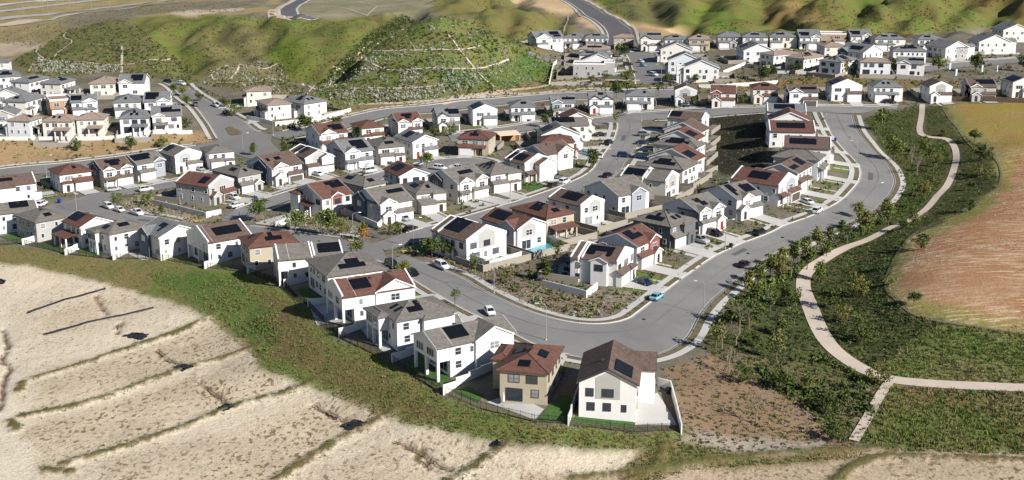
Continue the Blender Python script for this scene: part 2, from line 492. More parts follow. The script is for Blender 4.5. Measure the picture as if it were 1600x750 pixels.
# ------------------------------------------------------------------ ground zones (outlines traced on the ground)
ZONES = [  # name, outline, colour a, colour b, weeds, relief
 ('plain', [(-400,100),(-400,-60),(460,-60),(430,20),(330,25),(200,26),(110,45),(60,75),(20,92)], (.34,.265,.125),(.25,.215,.11),.5,.6),
 ('sandy', [(262,22),(300,9),(385,9),(378,17),(340,19),(300,25)], (.55,.45,.33),(.48,.38,.27),.2,.3),
 ('sandy', [(-400,66),(0,67),(60,66),(62,74),(15,88),(-400,95)], (.52,.42,.31),(.42,.34,.24),.3,.3),
 ('scrub', [(90,42),(110,22),(190,12),(260,4),(400,-2),(440,10),(330,14),(270,18),(200,27),(120,40)], (.24,.205,.16),(.16,.15,.09),.6,.6),
 ('flats', [(440,28),(470,-4),(720,-20),(690,20),(640,26),(560,30)], (.31,.275,.19),(.20,.20,.11),.5,.2),
 ('hill',  [(200,28),(270,24),(340,24),(430,28),(540,30),(620,20),(640,40),(560,80),(520,110),(500,135),(450,128),(440,98),(400,94),(350,100),(310,128),(290,120),(255,80)], (.115,.165,.032),(.155,.135,.046),.45,1.6),
 ('hillb', [(285,60),(330,40),(400,40),(440,60),(400,92),(340,98)], (.17,.16,.05),(.14,.12,.06),.5,1.2),
 ('hillg', [(420,90),(435,62),(455,55),(480,75),(495,105),(480,125),(445,120)], (.135,.19,.028),(.15,.17,.035),.2,.8),
 ('hillg', [(215,45),(225,52),(300,95),(310,110),(290,118),(262,100),(235,75)], (.14,.20,.028),(.16,.17,.04),.2,.8),
 ('valley',[(500,132),(515,112),(550,78),(585,48),(630,22),(648,34),(600,62),(565,88),(525,126)], (.045,.05,.022),(.07,.06,.032),.5,1.4),  # shade of the left flank deepened into the valley colours
 ('plant', [(18,95),(60,75),(105,47),(160,33),(200,30),(262,78),(300,112),(312,130),(230,122),(190,112),(90,120),(40,116)], (.125,.145,.045),(.20,.165,.075),.6,.4),
 ('plant', [(318,132),(330,108),(380,98),(440,98),(455,130),(525,166),(480,160),(430,150),(350,138)], (.13,.13,.05),(.21,.165,.085),.6,.6),
 ('plant', [(500,132),(560,82),(640,38),(690,24),(745,32),(775,58),(822,64),(860,95),(872,122),(800,142),(700,154),(600,162),(520,168),(480,150)], (.115,.16,.040),(.185,.165,.06),.6,.35),
 ('plantg',[(660,118),(740,110),(790,100),(820,80),(855,95),(868,120),(800,135),(720,135)], (.055,.135,.022),(.10,.14,.033),.4,.35),
 ('hill',  [(672,20),(700,-60),(810,-60),(800,8),(870,22),(905,50),(835,48),(832,80),(820,66),(775,60),(742,30)], (.125,.145,.04),(.16,.125,.05),.5,2.0),
 ('hillb', [(835,42),(905,48),(890,75),(835,85)], (.22,.165,.07),(.15,.15,.04),.4,.8),
 ('verge', [(428,206),(500,172),(600,162),(700,153),(870,122),(1000,126),(1100,132),(1180,132),(1180,142),(1000,144),(860,147),(750,156),(590,173),(500,194)], (.29,.205,.115),(.17,.15,.06),.5,.2),
 ('hilltop',[(910,-60),(1800,-60),(1800,40),(1560,42),(1480,50),(1400,62),(1200,54),(1090,57),(1060,46),(985,36),(930,5)], (.105,.155,.030),(.165,.125,.045),.5,2.2),
 ('hillb', [(940,-20),(1060,-10),(1075,20),(1040,42),(985,34)], (.10,.115,.04),(.15,.13,.05),.6,1.2),
 ('hillg', [(1075,10),(1130,5),(1160,30),(1150,50),(1090,52),(1060,42)], (.11,.17,.028),(.15,.15,.04),.3,1.2),
 ('gold',  [(1190,15),(1240,0),(1290,20),(1300,40),(1200,45)], (.25,.165,.06),(.17,.145,.05),.4,1.0),
 ('gold',  [(1500,0),(1580,-5),(1600,10),(1540,15)], (.25,.16,.06),(.18,.14,.05),.4,1.2),
 ('grad',  [(795,-40),(892,-40),(950,44),(952,64),(930,48),(885,22),(830,10),(800,4)], (.55,.41,.24),(.46,.34,.20),.1,.2),
 ('grad',  [(900,-40),(930,3),(985,36),(1060,45),(1085,56),(1010,60),(985,54),(938,22),(905,0)], (.53,.37,.20),(.43,.29,.16),.1,.2),
 ('bank',  [(1150,128),(1330,116),(1345,124),(1500,128),(1500,140),(1260,140),(1190,142)], (.30,.18,.09),(.17,.15,.06),.5,.2),
 ('bank',  [(-400,200),(0,215),(285,207),(320,203),(335,221),(190,243),(100,251),(0,267),(-400,272)], (.42,.28,.155),(.30,.215,.11),.35,.2),
 ('sand',  [(-400,370),(0,402),(120,425),(230,455),(300,475),(370,530),(420,575),(500,605),(580,640),(600,655),(700,670),(790,690),(800,700),(1050,706),(1200,712),(1380,702),(1800,716),(1800,1100),(-400,1100)], (.68,.585,.44),(.60,.51,.375),.35,.25),
 ('lot', [(60,602),(200,556),(330,510),(380,500),(440,522),(470,542),(400,540),(300,570),(150,622),(35,655),(45,622)], (.63,.53,.385),(.50,.415,.29),.95,.25),
 ('lot', [(40,672),(160,634),(300,590),(400,562),(470,582),(360,632),(250,676),(110,720),(50,727)], (.62,.525,.38),(.49,.405,.285),1.0,.25),
 ('lot', [(170,722),(300,690),(420,650),(520,620),(600,652),(520,690),(430,745),(400,800),(150,800)], (.64,.54,.395),(.52,.43,.305),.95,.25),
 ('lot', [(480,748),(560,706),(640,674),(700,677),(780,694),(720,735),(690,760),(500,790)], (.64,.54,.395),(.52,.43,.305),.85,.25),
 ('lot', [(50,500),(150,457),(175,440),(290,470),(330,495),(240,480),(80,528)], (.65,.55,.405),(.55,.455,.325),.6,.25),
 ('lot', [(820,748),(1000,735),(1180,722),(1400,702),(1800,720),(1800,900),(820,900)], (.50,.395,.28),(.38,.30,.20),1.0,.25),
 ('dirt2', [(-400,1100),(-400,470),(0,470),(15,520),(25,600),(18,660),(55,735),(60,1100)], (.72,.63,.49),(.66,.57,.43),.05,.1),
 ('embank',[(-400,365),(0,386),(35,384),(101,398),(176,405),(255,405),(319,419),(386,427),(443,448),(480,480),(529,528),(612,568),(692,615),(760,643),(835,660),(888,664),(990,675),(1066,675),(1062,690),(1000,704),(900,700),(800,693),(700,674),(610,658),(500,610),(420,580),(372,534),(300,480),(225,460),(120,430),(0,409),(-400,385)], (.125,.185,.040),(.19,.165,.06),.4,.3),
 ('embg',  [(230,425),(300,425),(380,440),(430,470),(440,530),(400,560),(375,520),(300,465),(240,440)], (.075,.15,.030),(.12,.165,.042),.4,.5),
 ('embb',  [(390,440),(450,470),(500,530),(600,590),(700,640),(690,665),(600,640),(500,590),(440,560)], (.185,.13,.06),(.14,.14,.045),.6,.3),
 ('embdry',[(-400,365),(0,386),(101,398),(176,405),(255,409),(245,430),(222,458),(120,430),(0,409),(-400,385)], (.23,.18,.08),(.155,.16,.05),.5,.25),
 ('bare',  [(1028,578),(1050,600),(1066,674),(1060,692),(1200,712),(1330,702),(1345,690),(1300,640),(1200,600),(1120,545),(1090,560)], (.29,.20,.13),(.22,.15,.09),.4,.15),
 ('gravel',[(1066,674),(1150,686),(1290,688),(1300,702),(1200,708),(1062,692)], (.38,.33,.27),(.30,.26,.20),.2,.1),
 ('below', [(1062,693),(1200,712),(1380,700),(1345,716),(1200,726),(1080,735),(1000,760),(950,745),(1020,702)], (.13,.135,.045),(.26,.19,.10),.6,.25),
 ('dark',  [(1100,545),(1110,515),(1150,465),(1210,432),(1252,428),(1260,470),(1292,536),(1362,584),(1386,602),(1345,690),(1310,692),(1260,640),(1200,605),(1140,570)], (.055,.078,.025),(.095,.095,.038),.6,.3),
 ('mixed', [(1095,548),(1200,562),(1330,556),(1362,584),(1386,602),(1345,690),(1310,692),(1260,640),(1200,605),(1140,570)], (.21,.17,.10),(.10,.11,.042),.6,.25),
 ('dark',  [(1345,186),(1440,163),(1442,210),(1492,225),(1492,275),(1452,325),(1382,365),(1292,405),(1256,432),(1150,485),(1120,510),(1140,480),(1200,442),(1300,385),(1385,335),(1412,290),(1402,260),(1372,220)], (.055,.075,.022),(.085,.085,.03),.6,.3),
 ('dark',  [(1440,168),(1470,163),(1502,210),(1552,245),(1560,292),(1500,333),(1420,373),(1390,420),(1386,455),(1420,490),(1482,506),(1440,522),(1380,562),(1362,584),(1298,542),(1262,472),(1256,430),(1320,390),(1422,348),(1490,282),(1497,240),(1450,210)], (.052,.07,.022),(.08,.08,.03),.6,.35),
 ('mead',  [(1470,163),(1900,150),(1900,530),(1600,521),(1480,504),(1420,489),(1386,455),(1390,420),(1420,372),(1500,332),(1559,290),(1553,245),(1503,210)], (.34,.165,.075),(.40,.235,.13),.3,.0),
 ('gold',  [(1470,163),(1900,145),(1900,215),(1640,232),(1600,240),(1580,290),(1540,310),(1559,290),(1553,245),(1503,210)], (.29,.235,.05),(.33,.20,.07),.2,.0),
 ('rim', [(1470,163),(1503,210),(1553,245),(1559,290),(1500,332),(1420,372),(1390,420),(1386,455),(1402,452),(1408,420),(1434,381),(1512,343),(1577,296),(1570,240),(1516,200),(1490,163)], (.19,.215,.05),(.26,.21,.07),.3,.0),
 ('mgreen',[(1386,455),(1400,440),(1450,470),(1600,498),(1900,505),(1900,530),(1600,521),(1480,504),(1420,489)], (.20,.21,.05),(.30,.22,.09),.3,.0),
 ('below', [(1482,506),(1600,523),(1900,532),(1900,610),(1500,600),(1420,595),(1364,584),(1380,562),(1440,522)], (.115,.165,.036),(.23,.20,.09),.5,.25),
 ('below', [(1386,604),(1500,609),(1900,615),(1900,720),(1380,704),(1345,692)], (.125,.15,.04),(.21,.165,.075),.6,.25),
 ('shade', [(1100,178),(1200,172),(1204,262),(1190,272),(1135,276),(1106,262)], (.042,.038,.027),(.028,.03,.018),.5,.3),  # the bank's shade is darkened into its ground colours
 ('park',  [(186,322),(215,303),(240,302),(320,335),(360,330),(300,348),(250,340),(205,331)], (.40,.31,.235),(.235,.17,.13),.4,.1),
 ('park',  [(392,346),(410,335),(440,345),(555,353),(592,378),(550,372),(500,366),(450,360)], (.34,.265,.205),(.20,.16,.12),.5,.1),
 ('park',  [(640,388),(690,393),(745,410),(790,400),(850,435),(915,462),(992,452),(1004,468),(975,490),(920,499),(870,493),(810,473),(740,436)], (.31,.235,.19),(.19,.145,.115),.5,.1),
 ('shadep',[(760,425),(800,405),(880,380),(895,400),(890,430),(860,440),(800,432)], (.19,.15,.12),(.12,.10,.08),.4,.05),  # darker copy of the park ground, shade put into its colour
]
TOWN_A, TOWN_B = np.array((.22, .19, .15)), np.array((.13, .12, .085))


def zone_fields(x, y, z):
    px, py = project(x, y, z)
    s = 2000 / np.maximum(y, 50)
    px = px + (vnoise(x, y, 7, 1) - .5) * 3.4 * s + (vnoise(x, y, 2.2, 2) - .5) * 1.6 * s
    py = py + ((vnoise(x, y, 7, 3) - .5) * 3.4 * s + (vnoise(x, y, 2.2, 4) - .5) * 1.6 * s) * .3
    A = np.tile(TOWN_A, (len(x), 1))
    B = np.tile(TOWN_B, (len(x), 1))
    wd = np.full(len(x), .25)
    rel = np.zeros(len(x))
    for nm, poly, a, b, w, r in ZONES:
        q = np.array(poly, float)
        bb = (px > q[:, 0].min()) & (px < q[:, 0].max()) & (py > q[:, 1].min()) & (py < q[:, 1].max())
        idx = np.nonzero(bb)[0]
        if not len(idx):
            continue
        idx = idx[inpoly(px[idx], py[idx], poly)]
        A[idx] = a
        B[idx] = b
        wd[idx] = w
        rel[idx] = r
    return A, B, wd, rel


# relief of the wild ground goes into the height grid, so that everything else stands on it
_X, _Y = np.meshgrid(_gx, _gy)
_fx, _fy = _X.ravel(), _Y.ravel()
_, _, _, _rel = zone_fields(_fx, _fy, HG.ravel())
_rel = _rel.reshape(HG.shape)
for _ in range(4):
    _p = np.pad(_rel, 1, mode='edge')
    _rel = (_p[:-2, 1:-1] + _p[2:, 1:-1] + _p[1:-1, :-2] + _p[1:-1, 2:] + 2 * _rel) / 6
_ridge2 = 1 - np.abs(2 * vnoise(_fx * 1.3, _fy * .8, 20, 55) - 1)
_ridge = 1 - np.abs(2 * vnoise(_fx, _fy, 42, 5) - 1)
_dz = (_ridge - .6) * 3.0 + (_ridge2 - .6) * 1.5 + (vnoise(_fx, _fy, 17, 6) - .5) * 1.8 + (vnoise(_fx, _fy, 6, 7) - .5) * .8
HG += _rel * _dz.reshape(HG.shape) * np.where(_rel < .5, .7, 1)

RAVINES = [([(1348,0),(1337,15),(1318,34)],5.5,9), ([(1188,-5),(1196,20),(1216,42)],5,9), ([(1108,-5),(1090,20),(1072,44)],5,8), ([(1015,0),(1035,20),(1058,42)],4,8), ([(1425,5),(1402,28),(1385,46)],4.5,9),
           ([(1505,0),(1475,22),(1450,46)],4.5,9), ([(1570,0),(1550,22),(1532,40)],4.5,9), ([(1265,-8),(1240,15),(1225,30)],4,7), ([(640,20),(602,48),(562,84),(508,130)],5,8), ([(330,48),(365,66),(420,95),(482,128)],4,9), ([(290,35),(278,66),(298,108)],3.5,8),
           ([(765,-5),(748,18),(728,42)],4.5,8), ([(808,-5),(795,18),(772,46)],4.5,8), ([(880,18),(858,34),(842,56)],4.5,8), ([(400,30),(420,60),(445,90)],3,7)]
for pts, dp, wdt in RAVINES:
    ln = smooth(W2(pts), 3)
    m_ = (np.abs(_fx - ln[:, 0].mean()) < 160) & (np.abs(_fy - ln[:, 1].mean()) < 260)
    ix = np.nonzero(m_)[0]
    dd = np.full(len(ix), 1e9)
    for q_ in ln:
        dd = np.minimum(dd, (_fx[ix] - q_[0]) ** 2 + (_fy[ix] - q_[1]) ** 2)
    dd = np.sqrt(dd) + (vnoise(_fx[ix], _fy[ix], 9, 71) - .5) * 5
    HG.ravel()[ix] -= 1.5 * dp * np.clip(1 - np.abs(dd) / (wdt * 1.6), 0, 1)

BERMS = [[(30,610),(34,600),(60,590),(200,545),(335,490)],
         [(24,672),(22,662),(32,652),(150,625),(290,575),(380,548),(402,543)], [(110,737),(72,735),(100,725),(250,680),(365,635),(490,596)],
         [(430,752),(520,692),(590,656),(612,646)], [(690,760),(760,716),(792,694)], [(900,748),(1000,738),(1100,722),(1260,706),(1400,700)],
         [(1040,700),(1020,735),(985,752)], [(1290,765),(1325,735),(1375,714),(1500,716),(1700,724)]]
GULLY = [[(150,462),(158,478),(168,490)], [(178,512),(190,505),(183,520)], [(246,548),(258,560),(278,566),(290,574)], [(312,598),(332,612),(350,628)],
         [(490,633),(518,648),(545,658)], [(615,690),(655,704),(680,722),(702,732)], [(5,515),(12,545),(3,560),(14,575),(5,600),(0,640)], [(650,712),(665,725),(680,735)]]
_bw = [smooth(W2(b), 1.5) for b in BERMS]
_gw = [smooth(W2(b), 1.0) for b in GULLY]


def dist_to(lines, x, y):
    d = np.full(len(x), 99.0)
    for ln in lines:
        m = np.nonzero((x > ln[:, 0].min() - 6) & (x < ln[:, 0].max() + 6) & (y > ln[:, 1].min() - 6) & (y < ln[:, 1].max() + 6))[0]
        for s in range(0, len(m), 4000):
            i = m[s:s + 4000]
            dd = np.sqrt((x[i][:, None] - ln[None, :, 0]) ** 2 + (y[i][:, None] - ln[None, :, 1]) ** 2).min(1)
            d[i] = np.minimum(d[i], dd)
    return d


# ------------------------------------------------------------------ ground mesh
NC, NR = 620, 640
tt = np.linspace(-.66, .66, NC)
yy = 120.0 * (1690 / 120.0) ** (np.arange(NR) / (NR - 1))
yy = np.append(yy, 4500.0)
NR += 1
T_, Y_ = np.meshgrid(tt, yy)
vx, vy = (T_ * Y_).ravel(), Y_.ravel()
vz = terr(vx, vy)
gA, gB, gW, gR = zone_fields(vx, vy, vz)
db = dist_to(_bw, vx, vy)
db_n = db + (vnoise(vx, vy, 1.5, 11) - .5) * 1.2
dg = dist_to(_gw, vx, vy) + (vnoise(vx, vy, 1.1, 12) - .5) * .8
vz = vz + .55 * np.exp(-(db / 1.1) ** 2) - .7 * np.exp(-(dg / .6) ** 2)
vz = vz + np.clip(gR, 0, .6) * ((vnoise(vx, vy, 1.6, 13) - .5) * .5 + (vnoise(vx, vy, .8, 14) - .5) * .25)
def gblur(a, n):
    a = a.reshape(NR, NC, -1)
    for _ in range(n):
        p = np.pad(a, ((1, 1), (1, 1), (0, 0)), mode='edge')
        a = (p[:-2, 1:-1] + p[2:, 1:-1] + p[1:-1, :-2] + p[1:-1, 2:] + a) / 5
    return a.reshape(NR * NC, -1)


gA, gB, gW = gblur(gA, 2), gblur(gB, 2), gblur(gW, 3)[:, 0]
k = np.clip(2.2 - db_n / .55, 0, 1)[:, None]
gA = gA * (1 - k) + np.array((.085, .10, .030)) * k
gB = gB * (1 - k) + np.array((.17, .125, .055)) * k
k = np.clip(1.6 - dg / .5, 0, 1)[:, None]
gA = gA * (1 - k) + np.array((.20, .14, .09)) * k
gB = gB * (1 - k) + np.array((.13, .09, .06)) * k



ii = np.arange(NR * NC).reshape(NR, NC)
F = np.stack([ii[:-1, :-1], ii[:-1, 1:], ii[1:, 1:], ii[1:, :-1]], -1).reshape(-1, 4)
m = bpy.data.materials.new("open ground")
m.use_nodes = True
N, L = m.node_tree.nodes, m.node_tree.links
bs = N["Principled BSDF"]
bs.inputs["Roughness"].default_value = .95
bs.inputs["Specular IOR Level"].default_value = .1
tc = N.new("ShaderNodeTexCoord")


def _noise(scale, detail=5, rough=.6, stretch=None):
    n = N.new("ShaderNodeTexNoise")
    n.inputs["Scale"].default_value = scale
    n.inputs["Detail"].default_value = detail
    n.inputs["Roughness"].default_value = rough
    if stretch:
        mp = N.new("ShaderNodeMapping")
        mp.inputs["Scale"].default_value = stretch
        mp.inputs["Rotation"].default_value = (0, 0, .35)
        L.new(tc.outputs["Object"], mp.inputs[0])
        L.new(mp.outputs[0], n.inputs["Vector"])
    else:
        L.new(tc.outputs["Object"], n.inputs["Vector"])
    return n


def _ramp(src, p0, p1):
    r = N.new("ShaderNodeMapRange")
    r.inputs[1].default_value = p0
    r.inputs[2].default_value = p1
    L.new(src, r.inputs[0])
    return r.outputs[0]


def _mix(f, a, b):
    x = N.new("ShaderNodeMix")
    x.data_type = 'RGBA'
    L.new(f, x.inputs[0])
    L.new(a, x.inputs[6])
    if isinstance(b, tuple):
        x.inputs[7].default_value = (*b, 1)
    else:
        L.new(b, x.inputs[7])
    return x.outputs[2]


def _attr(n):
    a = N.new("ShaderNodeAttribute")
    a.attribute_name = n
    return a


def _math(op, a, b):
    q = N.new("ShaderNodeMath")
    q.operation = op
    L.new(a, q.inputs[0])
    if isinstance(b, float):
        q.inputs[1].default_value = b
    else:
        L.new(b, q.inputs[1])
    return q.outputs[0]


n1 = _noise(.055, 8, .68)
c = _mix(_ramp(n1.outputs["Fac"], .38, .62), _attr("ca").outputs["Color"], _attr("cb").outputs["Color"])
# weeds and dead stalks: small dark tufts, denser in patches
n2 = _noise(1.0, 2, .5, (1.25, .75, 1))
n3 = _noise(.09, 4, .6)
th = _math('MULTIPLY', _attr("weeds").outputs["Fac"], _ramp(n3.outputs["Fac"], .25, .55))
tuft = _ramp(n2.outputs["Fac"], .54, .64)
c = _mix(_math('MULTIPLY', tuft, th), c, (.21, .155, .085))
n6 = _noise(1.0, 4, .65, (.16, 1.1, 1))
n7 = _noise(.05, 3, .6)
st = _math('MULTIPLY', _ramp(n6.outputs["Fac"], .48, .62), _ramp(n7.outputs["Fac"], .35, .6))
c = _mix(_math('MULTIPLY', st, _attr("straw").outputs["Fac"]), c, (.56, .43, .29))
n4 = _noise(2.6, 3, .6)
hs = N.new("ShaderNodeHueSaturation")
mr = N.new("ShaderNodeMapRange")
L.new(n4.outputs["Fac"], mr.inputs[0])
mr.inputs[1].default_value, mr.inputs[2].default_value = .3, .7
mr.inputs[3].default_value, mr.inputs[4].default_value = .80, 1.2
L.new(mr.outputs[0], hs.inputs["Value"])
L.new(c, hs.inputs["Color"])
L.new(hs.outputs[0], bs.inputs["Base Color"])
bp = N.new("ShaderNodeBump")
bp.inputs["Strength"].default_value = .8
bp.inputs["Distance"].default_value = .35
n5 = _noise(1.1, 6, .7)
L.new(n5.outputs["Fac"], bp.inputs["Height"])
L.new(bp.outputs[0], bs.inputs["Normal"])
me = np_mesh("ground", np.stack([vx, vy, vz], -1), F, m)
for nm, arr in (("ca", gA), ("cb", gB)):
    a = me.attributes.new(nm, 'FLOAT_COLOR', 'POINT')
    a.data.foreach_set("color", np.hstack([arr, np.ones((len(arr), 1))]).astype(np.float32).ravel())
_px, _py = project(vx, vy, vz)
a = me.attributes.new("straw", 'FLOAT', 'POINT')
a.data.foreach_set("value", gblur((inpoly(_px, _py, [z_ for z_ in ZONES if z_[0] == 'mead'][0][1]) * np.clip((_py - 190) / 60, .25, 1.0)).astype(float), 3)[:, 0].astype(np.float32))
a = me.attributes.new("weeds", 'FLOAT', 'POINT')
a.data.foreach_set("value", gW.astype(np.float32))
me.polygons.foreach_set("use_smooth", np.ones(len(me.polygons), bool))
ground = link("ground", me)
tag(ground, kind='structure')

# ------------------------------------------------------------------ roads, kerbs, pavements
ROADPOLY = []          # world outlines, to know where a driveway ends


def strip_mesh(name, left, right, off, matl, cross=6, kind='structure'):
    n = max(len(left), len(right))
    a, b = resample(left, n), resample(right, n)
    t = np.linspace(0, 1, cross + 1)[None, :, None]
    g = a[:, None, :] * (1 - t) + b[:, None, :] * t
    z = terr(g[..., 0], g[..., 1]) + off
    V = np.concatenate([g, z[..., None]], -1).reshape(-1, 3)
    i = np.arange(n * (cross + 1)).reshape(n, cross + 1)
    F = np.stack([i[:-1, :-1], i[:-1, 1:], i[1:, 1:], i[1:, :-1]], -1).reshape(-1, 4)
    o = link(name, np_mesh(name, V, F, matl))
    # make it face up
    me = o.data
    if me.polygons[0].normal.z < 0:
        me.flip_normals()
    tag(o, kind=kind)
    return o


def offset(line, d):
    return line + normals(line) * d


def drape(name, poly, off, matl, kind='structure', grid=3.0):
    """a flat outline (world xy) laid on the ground"""
    import bmesh
    bm = bmesh.new()
    vs = [bm.verts.new((p[0], p[1], 0)) for p in poly]
    f = bm.faces.new(vs)
    f.normal_update()
    if f.normal.z < 0:
        f.normal_flip()
    bmesh.ops.triangulate(bm, faces=[f])
    q = np.array(poly, float)
    for ax in (0, 1):
        a0, a1 = q[:, ax].min(), q[:, ax].max()
        for k in range(1, int((a1 - a0) / grid) + 1):
            co = [0, 0, 0]
            no = [0, 0, 0]
            co[ax] = a0 + (a1 - a0) * k / (int((a1 - a0) / grid) + 1)
            no[ax] = 1
            bmesh.ops.bisect_plane(bm, geom=bm.verts[:] + bm.edges[:] + bm.faces[:], plane_co=co, plane_no=no)
    if bm.verts:
        xy = np.array([v.co[:2] for v in bm.verts])
        zz = terr(xy[:, 0], xy[:, 1]) + off
        for v, z in zip(bm.verts, zz):
            v.co.z = z
    me = bpy.data.meshes.new(name)
    bm.to_mesh(me)
    bm.free()
    me.materials.append(matl)
    o = link(name, me)
    if kind:
        tag(o, kind=kind)
    return o


def road(left, right, off, matl, cross=6):
    left, right = np.asarray(left), np.asarray(right)
    ROADPOLY.append(np.vstack([left, right[::-1]]))
    return strip_mesh("road", left, right, off, matl, cross)


def kerb(line, side=1, skip=()):
    """kerb, planted parkway and pavement beside a kerb line; side=+1: to the left of the direction of travel"""
    s = side
    l0, l1 = line, offset(line, .32 * s)
    # a real kerb: a step 0.12 m high
    n = len(l0)
    za = terr(l0[:, 0], l0[:, 1])
    zb = terr(l1[:, 0], l1[:, 1])
    V = np.vstack([np.c_[l0, za + .02], np.c_[l0, za + .24], np.c_[l1, zb + .24]])
    F = np.vstack([np.stack([np.arange(n - 1) + k * n, np.arange(1, n) + k * n, np.arange(1, n) + (k + 1) * n, np.arange(n - 1) + (k + 1) * n], -1) for k in (0, 1)])
    o = link("kerb", np_mesh("kerb", V, F, M['con']))
    tag(o, kind='structure')
    strip_mesh("gutter", offset(line, -.5 * s), offset(line, -.01 * s), .145, M['con2'], 1)
    strip_mesh("parkway_bed", offset(line, .32 * s), offset(line, 1.75 * s), .17, M['bed'], 2)
    strip_mesh("pavement", offset(line, 1.75 * s), offset(line, 3.35 * s), .20, M['con'], 2)


def S(pts, step=2.0):
    return smooth(W2(pts), step)


# main curve: inner and outer kerb
I1 = S([(1283,176),(1292,196),(1300,212),(1317,233),(1336,252),(1344,268),(1341,284),(1331,297),(1315,313),(1291,327),(1263,340),(1224,354),(1202,365),(1159,381),(1142,389),(1115,402),
        (1075,429),(1040,455),(1000,486),(981,499),(952,506),(919,507),(885,503),(852,495),(816,483),(780,467),(751,452),(727,437),(703,426.5),(665,410.5),(644,403),(631,399)])
O1 = S([(1331,180),(1339,204),(1357,228),(1384,255),(1396,276),(1397,289),(1389,305),(1371,324),(1340,343),(1300,361.5),(1261,375.5),(1232,388.5),(1210,397.5),(1182,415),(1148,440),
        (1115,468),(1091,497),(1080,518.5),(1064,537),(1027,555),(960,565),(888,556),(840,541),(800,521),(760,502),(720,482),(690,465),(655,444),(630,427),(603,410)])
road(I1, O1, .10, M['asph'], 8)
R3u = S([(596,386),(582,381.5),(550,374),(500,367.5),(450,360.5),(391,353),(352,350),(330,350)])
R3l = S([(612,420),(590,408),(560,402),(520,393),(470,384),(430,376),(390,369),(340,362),(320,360)])
road(R3u, R3l, .106, M['asph'])
R2l = S([(577,381),(590,378.5),(628,366.5),(713,342.5),(780,323),(817,312),(868,294.5),(909,277),(926.5,264.5),(934.5,252),(946,238),(959,218),(963.5,205),(965,197),(963,187)])
R2r = offset(R2l, -9.3)
road(R2l, R2r, .112, M['asph'])
R4u = S([(343,346),(362,332),(380,322.5),(468,294),(514,284),(560,276.5),(600,268.5),(650,258.5),(682,253)])
R4l = offset(R4u, -9.0)
road(R4u, R4l, .118, M['asph'])
bc = P(712, 259.5)[:2]
bulb = np.array([(bc[0] + 12.5 * math.cos(a), bc[1] + 12.5 * math.sin(a)) for a in np.linspace(0, 2 * math.pi, 40, endpoint=False)])
ROADPOLY.append(bulb)
drape("road", bulb, .124, M['asph'])
R5u = S([(60,327),(85,320),(104.5,315),(134,306.5),(149,302),(196,295.7),(240,289),(276,282),(319,271.5),(345,265)])
R5l = offset(R5u, -9.0)
road(R5u, R5l, .130, M['asph'])
R6u = S([(176,316),(184,326),(205,332),(222,337.5),(250,340.5),(295,349),(335,352)])
R6l = S([(100,338),(150,341),(200,347),(235,351),(262,355),(300,361),(335,364)])
road(R6u, R6l, .136, M['asph'])
junc = W2([(45,332),(80,321),(105,315),(150,302),(178,312),(184,326),(205,332),(200,347),(150,341),(95,340)])
ROADPOLY.append(junc)
drape("road", junc, .142, M['asph'])
RAu = S([(-60,272),(19,262),(90,256),(142,250),(190,244),(270,232.5),(340,221.5)])
road(RAu, offset(RAu, -12), .10, M['asph2'])
RF1u = S([(418,211),(450,203),(496,195),(587,173),(667,165),(747,156),(800,152),(860,147),(920,144.5),(1000,142),(1060,140)])
road(RF1u, offset(RF1u, -11.5), .106, M['asph2'])
RFru = S([(1375,112),(1440,104),(1470,100.5),(1500,97.5),(1560,93),(1620,89),(1700,84)])
road(RFru, offset(RFru, -11), .10, M['asph2'])
RBl = S([(248,127),(267,135),(287,154),(311,174.5),(339,217),(342,224)])
RBr = S([(288,129),(297,139),(328,160),(362,180),(395,201),(408,206),(421,210)])
road(RBl, RBr, .112, M['asph2'])
junc2 = W2([(338,221),(372,200),(405,205),(424,211),(424,223),(441,240),(462,255),(425,254),(385,247),(350,236),(335,228)])
ROADPOLY.append(junc2)
drape("road", junc2, .124, M['asph2'])
RF2u = S([(700,212),(730,206),(760,203),(806,196),(847,190),(935,184),(979,178),(1030,174),(1097,169.4),(1163,168.6),(1273,165.7),(1324,166.5),(1376,166.5),(1402,166.5)])
RF2l = S([(706,222),(735,217),(764,213),(806,207),(848,201.5),(935,196.5),(979,191),(1030,187),(1097,182),(1163,177.5),(1269,175.5),(1335,177.5),(1374,172),(1402,171)])
road(RF2u, RF2l, .130, M['asph'])
RUl = S([(872,-10),(882,0),(905,15),(930,32),(945,45),(950,56),(949,66),(944,76)])
RUr = S([(895,-10),(907,0),(940,19),(970,35),(984,45),(988,54),(991,66),(998,76)])
road(RUl, RUr, .10, M['asph3'])
drape("road", W2([(826,79),(1002,78),(1022,81),(1022,94),(985,95),(950,90),(826,86)]), .106, M['asph2'])
RDl, RDr = S([(978,84),(985,98),(991,116),(993,132)]), S([(1018,84),(1029,98),(1043,116),(1052,131)])
road(RDl, RDr, .112, M['asph2'])
fw = [([(-80,14),(0,8),(70,2),(150,-4)], 13, 'con'), ([(-80,26),(0,18),(70,9.5),(150,1),(190,-4)], 9, 'con2'), ([(-80,36),(0,30.5),(60,24),(110,19),(180,10.5),(250,2),(290,-4)], 12, 'con2'),
      ([(-80,48),(0,40.5),(30,36),(62,31)], 16, 'dirt'), ([(30,39),(62,34),(95,26),(140,19),(180,15.5),(250,8)], 4, 'con2')]
for i, (pts, w, mm) in enumerate(fw):
    a = S(pts, 8)
    road(offset(a, w / 2), offset(a, -w / 2), .25 + .02 * i, M[mm], 2)
RTl = S([(440,30),(436,22),(446,12),(462,4),(480,-6)])
road(offset(RTl, 7), offset(RTl, -7), .1, M['dirt'], 3)
a = S([(487,27),(462,24),(450,18),(454,11),(466,4),(486,-6)], 3)
